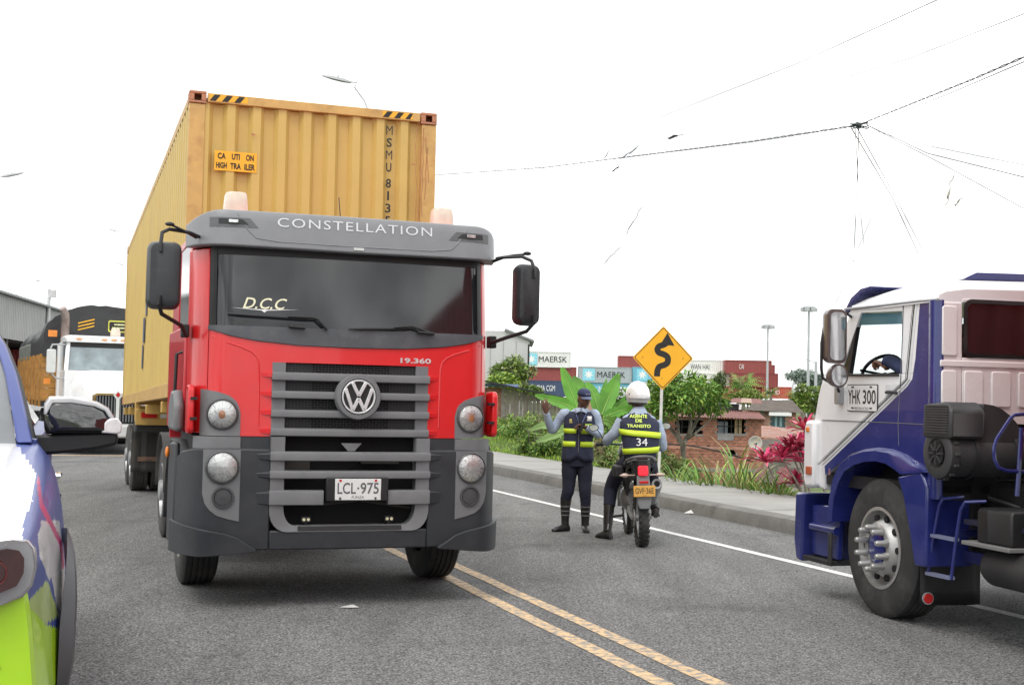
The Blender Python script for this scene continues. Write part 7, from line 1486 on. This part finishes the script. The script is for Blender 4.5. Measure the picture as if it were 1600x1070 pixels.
bush(755, 820, 585, 632, 48, 'yellow green bush at the left end of the wooden shed', [LY, LG, LY], 3500, .16, 5, zbase=-.5)
bush(796, 850, 600, 628, 75, 'low green tree above the shed roof', [LG, LO], 3500, .2, 6, 'tree', 'broadleaf_tree', zbase=-4)
bush(990, 1060, 600, 660, 62, 'dark green tree behind the officers helmet', [LD, LG], 5000, .2, 7, 'tree', 'broadleaf_tree', zbase=-4.5)
bush(925, 1010, 606, 690, 40, 'dense green bush behind the banana plant', [LD, LG, LG], 6000, .17, 8, zbase=-2)
bush(1104, 1138, 572, 640, 80, 'narrow vine covered trunk standing over the brick house roof', [LD, LD, LO], 3000, .2, 9, 'tree', 'vine_covered_tree', zbase=-5, nb=9)
bush(1140, 1200, 608, 632, 85, 'olive bushes under the palm crown', [LO, LY], 2500, .22, 10, zbase=-5)
bush(1236, 1300, 600, 648, 90, 'light green tree right of the brick houses by the blue truck', [LY, LG, LO], 4500, .24, 11, 'tree', 'broadleaf_tree', zbase=-5)
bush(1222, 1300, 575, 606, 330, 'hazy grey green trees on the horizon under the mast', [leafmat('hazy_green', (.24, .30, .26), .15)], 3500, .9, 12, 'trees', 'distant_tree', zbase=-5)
# street tree with forked grey trunk
TB = G(1070, 747, .1); tt = thing('street_tree', 'small tree with a forked grey trunk growing beside the sidewalk behind the yellow sign', 'tree', TB + V((0, .6, -.3)))
TD = TB.y + .6
tq = lambda px, py, dy=0: P(px, py, TD + dy) - V((TB.x, TB.y + .6, TB.z - .3))
b = MB(); b.tube([tq(1069, 752), tq(1069, 740), tq(1068, 715), tq(1067, 692)], [.075, .06, .055, .06], 10); b.build('trunk', BARK, tt)
for pts, r in (([(1067, 694), (1058, 682), (1047, 668), (1036, 650), (1028, 630)], .055), ([(1067, 694), (1060, 680), (1059, 660), (1057, 640), (1052, 618)], .045), ([(1067, 694), (1076, 680), (1086, 662), (1095, 645), (1104, 628)], .055), ([(1076, 680), (1080, 660), (1076, 640), (1074, 615)], .04), ([(1068, 690), (1085, 678), (1105, 660), (1120, 645)], .035), ([(1047, 668), (1035, 660), (1022, 640)], .03)):
    b = MB(); n = len(pts); b.tube([tq(x, y, .3 * math.sin(i * 1.7 + r * 90)) for i, (x, y) in enumerate(pts)], [r * (1 - .75 * i / (n - 1)) for i in range(n)], 8); b.build('limb', BARK, tt)
bl = []
for px, py, rx, rz in ((1030, 622, .42, .30), (1045, 605, .40, .26), (1070, 600, .42, .25), (1092, 612, .40, .26), (1112, 625, .34, .24), (1060, 622, .45, .25), (1082, 632, .36, .20), (1118, 636, .25, .16), (1035, 640, .30, .22), (1018, 612, .25, .2), (1012, 640, .22, .25), (1100, 600, .2, .15)):
    bl.append((tuple(tq(px, py, .5 * math.sin(px))), (rx, rx * 1.3, rz)))
crown(tt, bl, 4200, .14, .055, [LG, LG, LG, LY], 21, shell=.4)
# banana plant
BG0 = P(917, 690, 30.5); bp_ = thing('banana_plant', 'banana plant with broad bright green leaves behind the standing officer', 'banana plant', (BG0.x, BG0.y, -.6))
bq = lambda px, py, dy=0: P(px, py, 30.5 + dy) - V((BG0.x, BG0.y, -.6))
for xs__ in ((917, 905), (935, 940)):
    b = MB(); b.tube([bq(xs__[0], 735), bq((xs__[0] + xs__[1]) / 2, 690), bq(xs__[1], 645)], [.14, .11, .06], 10); b.build('stem', mat('banana_stem', (.22, .24, .08), .7, var=.4, vs=6, dirt=.5, dcol=(.2, .13, .07)), bp_)
def blade(parent, pts, wd, m, nm='leaf', fold=.25, side=None, tear=0, seed=0, n=16):
    p, _ = cat([(q_, .1) for q_ in pts], 6); L_ = len(p); q = random.Random(seed); rows_ = []
    for i, c in enumerate(p):
        t = i / (L_ - 1); d = (p[min(i + 1, L_ - 1)] - p[max(0, i - 1)]).normalized(); s = side if side else d.cross(V((0, -1, .2))).normalized(); s = (s - d * s.dot(d)).normalized(); nn_ = s.cross(d)
        w = wd * (math.sin(math.pi * min(1, t ** .75 * .96 + .02)) ** .6) * (1 + q.uniform(-tear, tear)); rows_.append([c + s * w * x + nn_ * (abs(x) * w * fold + .015 * math.sin(i * 2.2) * abs(x)) for x in (-.5, -.3, -.04, 0, .04, .3, .5)])
    b = MB(); b.loft(rows_, cap=False, closed=False); lf = b.build(nm, m, parent, smooth=50, fix=False)
    b = MB(); b.tube([c - V((0, .008, 0)) for c in p], [max(.003, .016 * (1 - i / L_)) for i in range(L_)], 5); b.build('midrib', mat('leaf_midrib', (.24, .40, .08), .5), lf); return lf
for k, (pts, wd, dy, tr_) in enumerate((([(904, 645), (898, 625), (888, 600), (878, 574)], .42, .0, .03), ([(906, 645), (912, 625), (908, 605), (896, 588)], .36, .3, .03), ([(938, 650), (932, 630), (926, 612), (916, 597)], .34, .1, .03), ([(940, 648), (948, 628), (958, 605), (967, 584)], .44, -.1, .04), ([(903, 643), (885, 632), (860, 624), (836, 617)], .30, -.3, .1), ([(900, 660), (880, 672), (858, 682), (838, 690)], .26, -.5, .06), ([(893, 672), (870, 668), (850, 664), (828, 672)], .24, -.4, .06), ([(942, 652), (960, 645), (980, 640), (998, 655)], .34, -.3, .25), ([(942, 655), (955, 660), (968, 675), (975, 700)], .36, -.5, .3), ([(936, 645), (940, 625), (943, 610), (948, 592)], .18, .3, .05), ([(935, 655), (925, 650), (915, 660), (908, 680)], .28, -.2, .2), ([(946, 650), (970, 632), (990, 622), (1012, 628)], .26, .3, .35))):
    blade(bp_, [bq(x, y, dy + .15 * i) for i, (x, y) in enumerate(pts)], wd * .85, LB if k not in (5, 6, 8) else (LG if k == 8 else leafmat('leaf_pale_back', (.22, .34, .12), .15)), tear=tr_, seed=k, fold=.18)
# strap-leaved grasses and pink cordylines along the sidewalk edge
CP = leafmat('cordyline_pink', (.62, .05, .16), .3); CPd = leafmat('cordyline_wine', (.22, .02, .045), .3); CPl = leafmat('cordyline_rose', (.70, .22, .28), .2)
def rosette(parent, c, n, l_, w_, mats, seed, up=.5, droop=.5):
    q = random.Random(seed)
    for k in range(n):
        a = k * 2.4 + q.uniform(-.3, .3); e = up + (1.1 - up) * (k / n) + q.uniform(-.1, .1); d = V((math.cos(a) * math.cos(e), math.sin(a) * math.cos(e), math.sin(e))); L_ = l_ * q.uniform(.75, 1.15); pts = [c, c + d * L_ * .4, c + d * L_ * .75 + V((0, 0, -droop * L_ * .08)), c + d * L_ + V((0, 0, -droop * L_ * .30))]
        b = MB(); s = d.cross(V((0, 0, 1))).normalized(); rows_ = []
        for p, w in zip(pts, (.35, 1, .8, .04)): rows_.append([p - s * w_ * w / 2 + V((0, 0, w_ * .2)), p, p + s * w_ * w / 2 + V((0, 0, w_ * .2))])
        b.loft(rows_, cap=False, closed=False); b.build('leaf', mats[int(q.random() * len(mats))], parent, smooth=0, fix=False)
def cordy(px, py, pyb, lab, n, l_, seed, heads, back=.35):
    g = G(px, pyb, .2); t = thing('cordyline', lab, 'pink plant', g + EU * back, 0, 'pink cordylines beside the sidewalk'); t.location.z = -.1
    D = (g + EU * back).y
    for i, (hx__, hy__) in enumerate(heads):
        c = P(hx__, hy__, D + .12 * math.sin(i * 2)) - t.location; b = MB(); b.tube([(0, 0, -.3), V((0, 0, 0)).lerp(c, .5) + V((.05, 0, 0)), c], [.02, .018, .014], 6); b.build('stem', BARK, t)
        rosette(t, c, n, l_ * (1 if i == 0 else .85), .062, [CP, CPd, CP, CPl, CP, CPl, CPd], seed + i, .0)
cordy(1197, 725, 772, 'pink cordyline with a single head, leftmost of the pink plants', 34, .36, 1, [(1197, 722)])
cordy(1238, 712, 778, 'bushy wine red cordyline with several heads next to the blue bumper', 34, .38, 5, [(1236, 706), (1250, 722), (1222, 715), (1248, 700), (1243, 756)])
cordy(1256, 664, 776, 'tall cordyline with bright pink tips touching the white cab', 30, .36, 12, [(1257, 672), (1262, 690)], .5)
q = random.Random(9); GR = [LG, LY, leafmat('straw_leaf', (.30, .28, .12)), LG]
for i, (px, pyb, h_) in enumerate(((1048, 752, .55), (1082, 757, .7), (1094, 757, .8), (1106, 759, .5), (1134, 762, 1.05), (1141, 763, .8), (1152, 765, .5), (1180, 770, .55), (1194, 772, .55), (1038, 748, .5), (1000, 742, .5), (975, 738, .5))):
    g = G(px, pyb, .2) + EU * q.uniform(.05, .35); t = thing('tall_grass_clump', ['short', 'leafy', 'arching'][i % 3] + ' green strap leaved clump at the sidewalk edge, number %d from the left' % (i + 1), 'grass clump', (g.x, g.y, .1), 0, 'leafy clumps along the sidewalk edge')
    t['label'] = 'strap leaved green clump growing at the back edge of the sidewalk'
    for k in range(22):
        a = q.uniform(0, 6.28); e = q.uniform(.95, 1.53); hh = h_ * q.uniform(.6, 1.25); d = V((math.cos(a) * math.cos(e), math.sin(a) * math.cos(e), math.sin(e))); c0 = V((q.uniform(-.06, .06), q.uniform(-.06, .06), -.2)); w_ = q.uniform(.018, .038); s = d.cross(V((0, 0, 1))).normalized(); b = MB(); rows_ = []
        hd = V((d.x, d.y, 0)).normalized()
        for tt_, w in ((0, .8), (.4, 1), (.7, .8), (.9, .5), (1, .05)): p = c0 + d * (hh + .2) * tt_ + hd * hh * .35 * tt_ ** 3 - V((0, 0, hh * .25 * tt_ ** 4)); rows_.append([p - s * w_ * w / 2, p + s * w_ * w / 2])
        b.loft(rows_, cap=False, closed=False); b.build('leaf', GR[int(q.random() * 4)], t, smooth=0, fix=False)
# palms
def palm(px, py, D, r, lab, seed, mats):
    c = P(px, py, D); t = thing('palm_tree', lab, 'palm tree', (c.x, D, -5)); H_ = c.z + 5; b = MB(); b.tube([(0, 0, 0), (.2, 0, H_ * .6), (0, 0, H_)], [.2, .16, .14], 8); b.build('trunk', BARK, t); q = random.Random(seed)
    for k in range(22):
        a = k * 2.4; e = q.uniform(-.35, 1.1); pts = [V((0, 0, H_)) + V((math.cos(a) * math.cos(e), math.sin(a) * math.cos(e), math.sin(e))) * r * f - V((0, 0, r * .55 * f * f)) for f in lin(0, 1, 8)]; b = MB(); s = V((-math.sin(a), math.cos(a), 0))
        for i in range(1, 8):
            for j in (0, .5):
                p = pts[i - 1].lerp(pts[i], j); w = r * .34 * (1 - i / 9.5); d0 = (pts[i] - pts[i - 1]).normalized() * .5
                for sg in (-1, 1): d = (s * sg + d0 - V((0, 0, .45 + .4 * q.random()))).normalized(); b.add([p, p + d * w * .5 + d0 * w * .14, p + d * w, p + d * w * .5 - d0 * w * .10], [(0, 1, 2, 3)])
        b.build('frond', mats[int(q.random() * len(mats))], t, smooth=0, fix=False)
palm(1160, 600, 104, 2.9, 'yellow green coconut palm in front of the red containers', 1, [LY, LO, LG]); palm(1204, 612, 120, 1.5, 'small dark palm right of the larger palm', 2, [LO, LD]); palm(1252, 618, 95, 1.9, 'palm with drooping pale fronds left of the blue truck cab', 3, [LY, LO])

# ---- verge: short grass, tall grass, leafy weeds
def blades(u0, u1, v0, v1, n, h_, w_, mats, seed, nm, lab=None, zoff=0, lean=.5, fv=None):
    q = random.Random(seed); b = MB()
    for _ in range(n):
        u = q.uniform(u0, u1); v = q.uniform(v0, v1)
        if fv and not fv(u, v, q): continue
        z = ground_z(u, v) + zoff; p = UV(u, v, z - .02); a = q.uniform(0, 6.28); hh = h_ * q.uniform(.5, 1.3); ln = q.uniform(.1, lean) * hh; d = V((math.cos(a) * ln, math.sin(a) * ln, hh)); s = V((-math.sin(a), math.cos(a), 0)) * w_ / 2 ; b.m = int(q.random() * len(mats))
        b.add([p - s, p + s, p + d * .6 + s * .8 + V((0, 0, hh * .06)), p + d * .6 - s * .8 + V((0, 0, hh * .06)), p + d - V((0, 0, ln * .5))], [(0, 1, 2, 3), (3, 2, 4)])
    return tag(b.build(nm, mats, smooth=0, fix=False), kind='stuff')
blades(10.68, 14.5, 24, 46, 26000, .10, .018, [LY, LG, leafmat('fresh_grass', (.27, .42, .05))], 1, 'short_grass')
blades(10.66, 11.4, 8, 25, 3000, .08, .016, [LG, LY, LD, leafmat('straw_leaf', (.30, .28, .12))], 2, 'verge_grass')
blades(12.0, 15.0, 33.5, 44, 8000, .45, .022, [LG, LG, LY], 3, 'tall_grass', lean=.7, fv=lambda u, v, q: u > 12.0 + .4 * math.sin(v * 2))
q = random.Random(31)
def weed(u, v, h_, r, mats, n, l_, lab, seed, cat_='weed'):
    p = UV(u, v, ground_z(u, v)); t = thing('leafy_weed', lab, cat_, p, 0, 'weeds growing on the verge'); crown(t, blobset(r, r, h_ / 2, 6, seed, (0, 0, h_ / 2)), n, l_, l_ * .45, mats, seed); b = MB()
    for k in range(5): a = 1.3 * k; b.tube([(0, 0, -.1), (math.cos(a) * r * .4, math.sin(a) * r * .4, h_ * .9)], [.012, .005], 5)
    b.build('stem', BARK, t)
for i in range(34):
    v = 22 + 15 * q.random() if i > 8 else 29 + 7 * q.random(); u = 10.95 + q.uniform(.0, 1.0) + (.8 if v > 31 else 0)
    weed(u, v, q.uniform(.35, .75), q.uniform(.3, .5), [[LG, LY, LG], [LG, LD, LY], [LG, LO, leafmat('straw_leaf', (.30, .28, .12))]][i % 3], 500, .10, 'leafy green weed on the verge between the red truck and the banana plant', 100 + i)
for i in range(10):
    v = 33 + i * 1.1; weed(13.6 + q.uniform(-.4, .6), v, q.uniform(.4, .8), .45, [LY, LG, LY], 320, .12, 'tall yellow green shrub in front of the wooden shed', 300 + i, 'shrub')
for i in range(10): weed(11.2 + q.uniform(0, 1.2), 13 + i * 1.5, .18, .25, [LG, LO], 120, .09, 'low weed behind the sidewalk among the strap leaved clumps', 400 + i)
b = MB(); q = random.Random(77)
for _ in range(260):
    p = P(q.uniform(905, 935), q.uniform(690, 722), 29.6 + q.uniform(-.5, .5)); b.tube([p, p + V((q.uniform(-.35, .35), q.uniform(-.1, .1), q.uniform(-.4, .25)))], [.012, .003], 4)
tag(b.build('dead_banana_leaves', mat('straw_stems', (.34, .27, .17), .9, var=.4), fix=False), kind='stuff')

# ================================================================== ROAD SIGN
SG = G(1031, 748, .2); SG = SG + EU * .15; sD = SG.y
sg = thing('warning_sign', 'yellow diamond warning sign with a black winding arrow on a white post', 'road sign', (SG.x, sD, .18))
sp = lambda px, py: (P(px, py, sD).x - SG.x, P(px, py, sD).z - .18)
cx_, cz_ = sp(1036, 559); topz = sp(1036, 559)[1]
b = MB(); b.tube([(cx_ - .05, .03, -.3), (cx_ - .02, .03, 1.0), (cx_ + .0, .03, cz_ + .3)], .028, 10); b.build('post', mat('white_post', (.62, .62, .60), .5, dirt=.3, dcol=(.4, .35, .28), ds=6), sg)
hw_ = (sp(1083, 0)[0] - sp(989, 0)[0]) / 2; hh_ = (sp(1036, 509)[1] - sp(1036, 609)[1]) / 2
def dia(k, r, y0, y1):
    pts = []
    for cx2, cz2, a0 in ((k, 0, -45), (0, k, 45), (-k, 0, 135), (0, -k, 225)):
        for j in range(5): t = R(a0 + 90 * j / 4); pts.append(((cx2 - math.copysign(r * 1.41, cx2) * (cx2 != 0) + r * math.cos(t)), (cz2 - math.copysign(r * 1.41, cz2) * (cz2 != 0) + r * math.sin(t))))
    return MB().prism([(cx_ + x * hw_, cz_ + z * hh_) for x, z in pts], y0, y1)
SY = mat('sign_yellow', (.86, .42, .012), .45, var=.04, vs=3, dirt=.12, dcol=(.7, .4, .1), ds=5)
dia(1.0, .05, -.003, .003).build('panel', SY, sg); 
dia(.955, .05, -.0055, -.004).build('border', INK, sg); dia(.925, .045, -.0085, -.007).build('panel_field', SY, sg)
aq = [(1026.5, 588), (1027, 580), (1030, 573), (1038, 570), (1043, 566), (1043, 558), (1037, 553.5), (1030, 551), (1027, 546), (1030, 541), (1037, 538.5), (1042, 535), (1043, 530)]
p_, _ = cat([(V((sp(a, c)[0], 0, sp(a, c)[1])), .1) for a, c in aq], 5); b = MB(); L_ = []; R_ = []
for i, c in enumerate(p_):
    d = (p_[min(i + 1, len(p_) - 1)] - p_[max(0, i - 1)]).normalized(); n_ = V((-d.z, 0, d.x)); L_.append(c + n_ * .055); R_.append(c - n_ * .055)
vs = []
for a, c in zip(L_, R_): vs += [(a.x, -.0095, a.z), (c.x, -.0095, c.z)]
b.add(vs, [(2 * i, 2 * i + 1, 2 * i + 3, 2 * i + 2) for i in range(len(p_) - 1)]); b.add([(sp(a, c)[0], -.0125, sp(a, c)[1]) for a, c in ((1043, 520), (1053.5, 540), (1031.5, 538.5))], [(0, 1, 2)]); b.build('winding_arrow', INK, sg, smooth=0, fix=False)
for px, py in ((1004, 558), (1034, 591), (1067, 560), (1040, 527)): c = sp(px, py); MB().cyl((c[0], -.009, c[1]), (c[0], -.013, c[1]), .009, n=10).build('bolt', CHASSIS, sg)

# ================================================================== OVERHEAD CABLES
CAB = mat('cable_black', (.03, .03, .032), .6); CABG = mat('cable_grey', (.22, .23, .24), .6)
def wire(name, pts, r, lab, m=CAB, grp=None, sag=0, n=10, twist=0):
    W_ = [P(x, y, D) for x, y, D in pts]; o = []
    for a, c in zip(W_, W_[1:]):
        for k in range(n): t = k / n; p = a.lerp(c, t); p.z -= sag * 4 * t * (1 - t); o.append(p)
    o.append(W_[-1]); b = MB()
    if twist:
        ang = 0
        fine = []
        for a, c in zip(o, o[1:]):
            k2 = max(1, int((c - a).length / .12)); fine += [a.lerp(c, i / k2) for i in range(k2)]
        for ph in (0, math.pi): b.tube([p + V((math.cos(i * .9 + ph), 0, math.sin(i * .9 + ph))) * r * 1.1 for i, p in enumerate(fine)], r * .8, 4)
    else: b.tube(o, r, 5)
    ob = b.build(name, m); tag(ob, lab, 'cable', grp); return ob
JN = (1340, 196, 17)
wire('overhead_cable', [(660, 275, 60), (850, 262, 42), (1000, 243, 32), (1170, 222, 23), JN], .009, 'long twisted overhead cable from the container to the cable knot', twist=1, n=3)
wire('overhead_cable', [JN, (1430, 160, 14), (1520, 124, 11.5), (1640, 72, 9), (1760, 20, 7)], .006, 'thick twisted cable rising from the knot to the right edge', twist=1, n=3)
wire('overhead_cable', [(1352, 196, 17), (1480, 148, 12.5), (1640, 80, 9)], .0045, 'thin cable just under the twisted one rising to the right edge')
wire('overhead_cable', [(1030, 184, 60), (1250, 98, 32), (1465, 0, 18), (1600, -70, 13)], .009, 'single cable crossing to the top edge of the sky', CABG)
wire('overhead_cable', [(1240, 145, 60), (1420, 92, 32), (1600, 22, 18), (1700, -20, 14)], .009, 'fainter second cable reaching the top right corner', CABG)
wire('overhead_cable', [(1355, 196, 17), (1460, 250, 15), (1600, 326, 12), (1700, 385, 10)], .004, 'lowest of the three cables fanning right from the knot')
wire('overhead_cable', [(1358, 197, 17), (1450, 240, 15), (1600, 277, 12), (1700, 300, 10)], .0045, 'middle of the three cables fanning right from the knot')
wire('overhead_cable', [(1350, 200, 17), (1450, 228, 15), (1600, 258, 12), (1700, 280, 10)], .0035, 'top thin cable of the three fanning right from the knot', CABG)
wire('guy_wire', [(1330, 200, 17), (1395, 310, 25), (1455, 440, 34), (1480, 500, 38)], .008, 'left of two thin wires dropping behind the cab roof', CABG)
wire('guy_wire', [(1338, 198, 17), (1400, 310, 25), (1466, 438, 34), (1495, 500, 38)], .007, 'right of two thin wires dropping behind the cab roof', CABG)
wire('guy_wire', [(1342, 200, 17), (1338, 320, 25), (1331, 460, 34)], .007, 'near vertical thin wire over the cab visor', CABG)
wire('guy_wire', [(1336, 200, 17), (1343, 320, 28), (1358, 455, 38)], .006, 'faint thin wire slightly right of the vertical one', CABG)
wire('guy_wire', [(1380, 298, 25), (1340, 390, 14), (1306, 474, 10.6)], .003, 'slanting wire from the cab mirror up to the red marker')
b = MB(); q = random.Random(2); c = P(*JN)
for _ in range(7): b.tube([c + V((q.uniform(-.12, .16), q.uniform(-.04, .04), q.uniform(-.05, .05))) for _ in range(5)], .006, 4)
tag(b.build('cable_knot', mat('teal_black', (.03, .05, .05), .6)), 'dark knot where the overhead cables meet', 'knot')
def scrap(px, py, D, ln, ang, lab, blobs=1, m=CAB):
    c = P(px, py, D); d = V((math.sin(ang), 0, math.cos(ang))); b = MB(); q = random.Random(int(px)); o = [c - d * ln / 2 + d * ln * t + V((q.uniform(-.02, .02), 0, q.uniform(-.02, .02))) for t in lin(0, 1, 7)]; b.tube(o, .006, 4)
    for k in range(blobs): p = o[2 + 2 * k]; kk = D / 32; b.loft([[p + d * h * kk + V((r * math.cos(t) * .5, r * math.sin(t), r * math.cos(t) * .6)) * kk for t in lin(0, 5.2, 6)] for h, r in ((-.13, .01), (-.03, .10), (.06, .06), (.13, .01))])
    tag(b.build('tangled_string', m), lab, 'kite string')
scrap(982, 240, 32, .7, .9, 'dark kite scrap tangled on the long twisted cable', 2); scrap(968, 262, 32, .5, 1.0, 'short dark string just below the tangled cable'); scrap(1056, 214, 33, .45, 1.3, 'dark scrap floating above the long twisted cable'); scrap(949, 241, 32, .12, .5, 'tiny dark scrap left of the cable tangle')
scrap(990, 345, 32, .75, .5, 'thin string hanging alone in the sky, upper piece'); scrap(955, 400, 32, .6, .75, 'thin string hanging alone in the sky, lower piece with a knot'); scrap(1484, 296, 14, .35, .2, 'pale torn rag hanging under the fanning cables', 1, mat('rag_olive', (.3, .3, .24), .9)); scrap(1497, 316, 14, .1, .6, 'tiny pale scrap beside the hanging rag', 1, mat('rag_olive', (.3, .3, .24)))
# ---- litter on the road
b = MB(); c = G(1086, 803); b.add([c + V(p) for p in ((-.16, 0, .01), (.0, -.05, .012), (.14, .0, .03), (.05, .08, .10), (-.06, .05, .05))], [(0, 1, 4), (1, 3, 4), (1, 2, 3)]); tag(b.build('litter', mat('litter_paper', (.6, .6, .58), .8), smooth=0, solid=.004), 'crumpled pale litter lying against the kerb', 'litter')
b = MB(); c = G(546, 950); b.add([c + V(p) for p in ((-.07, 0, .006), (.0, -.02, .008), (.07, .01, .008), (.02, .05, .02), (-.04, .03, .012))], [(0, 1, 4), (1, 3, 4), (1, 2, 3)]); tag(b.build('litter', mat('litter_paper', (.6, .6, .58)), smooth=0, solid=.002), 'small white scrap on the asphalt in front of the red truck', 'litter')
# behind the photographer: cables over the road, mirrored in the screens
for i, (y, z) in enumerate(((-6, 8.2), (-6.6, 8.6), (-9, 9.6))):
    b = MB(); b.tube([V((-14 + 4 * k, y - .4 * k, z - 1.3 * math.sin(math.pi * k / 10))) for k in range(11)], .045, 5); tag(b.build('overhead_cable', CAB), ['lower', 'middle', 'upper'][i] + ' cable over the road behind the camera, seen mirrored in the windscreen', 'cable')
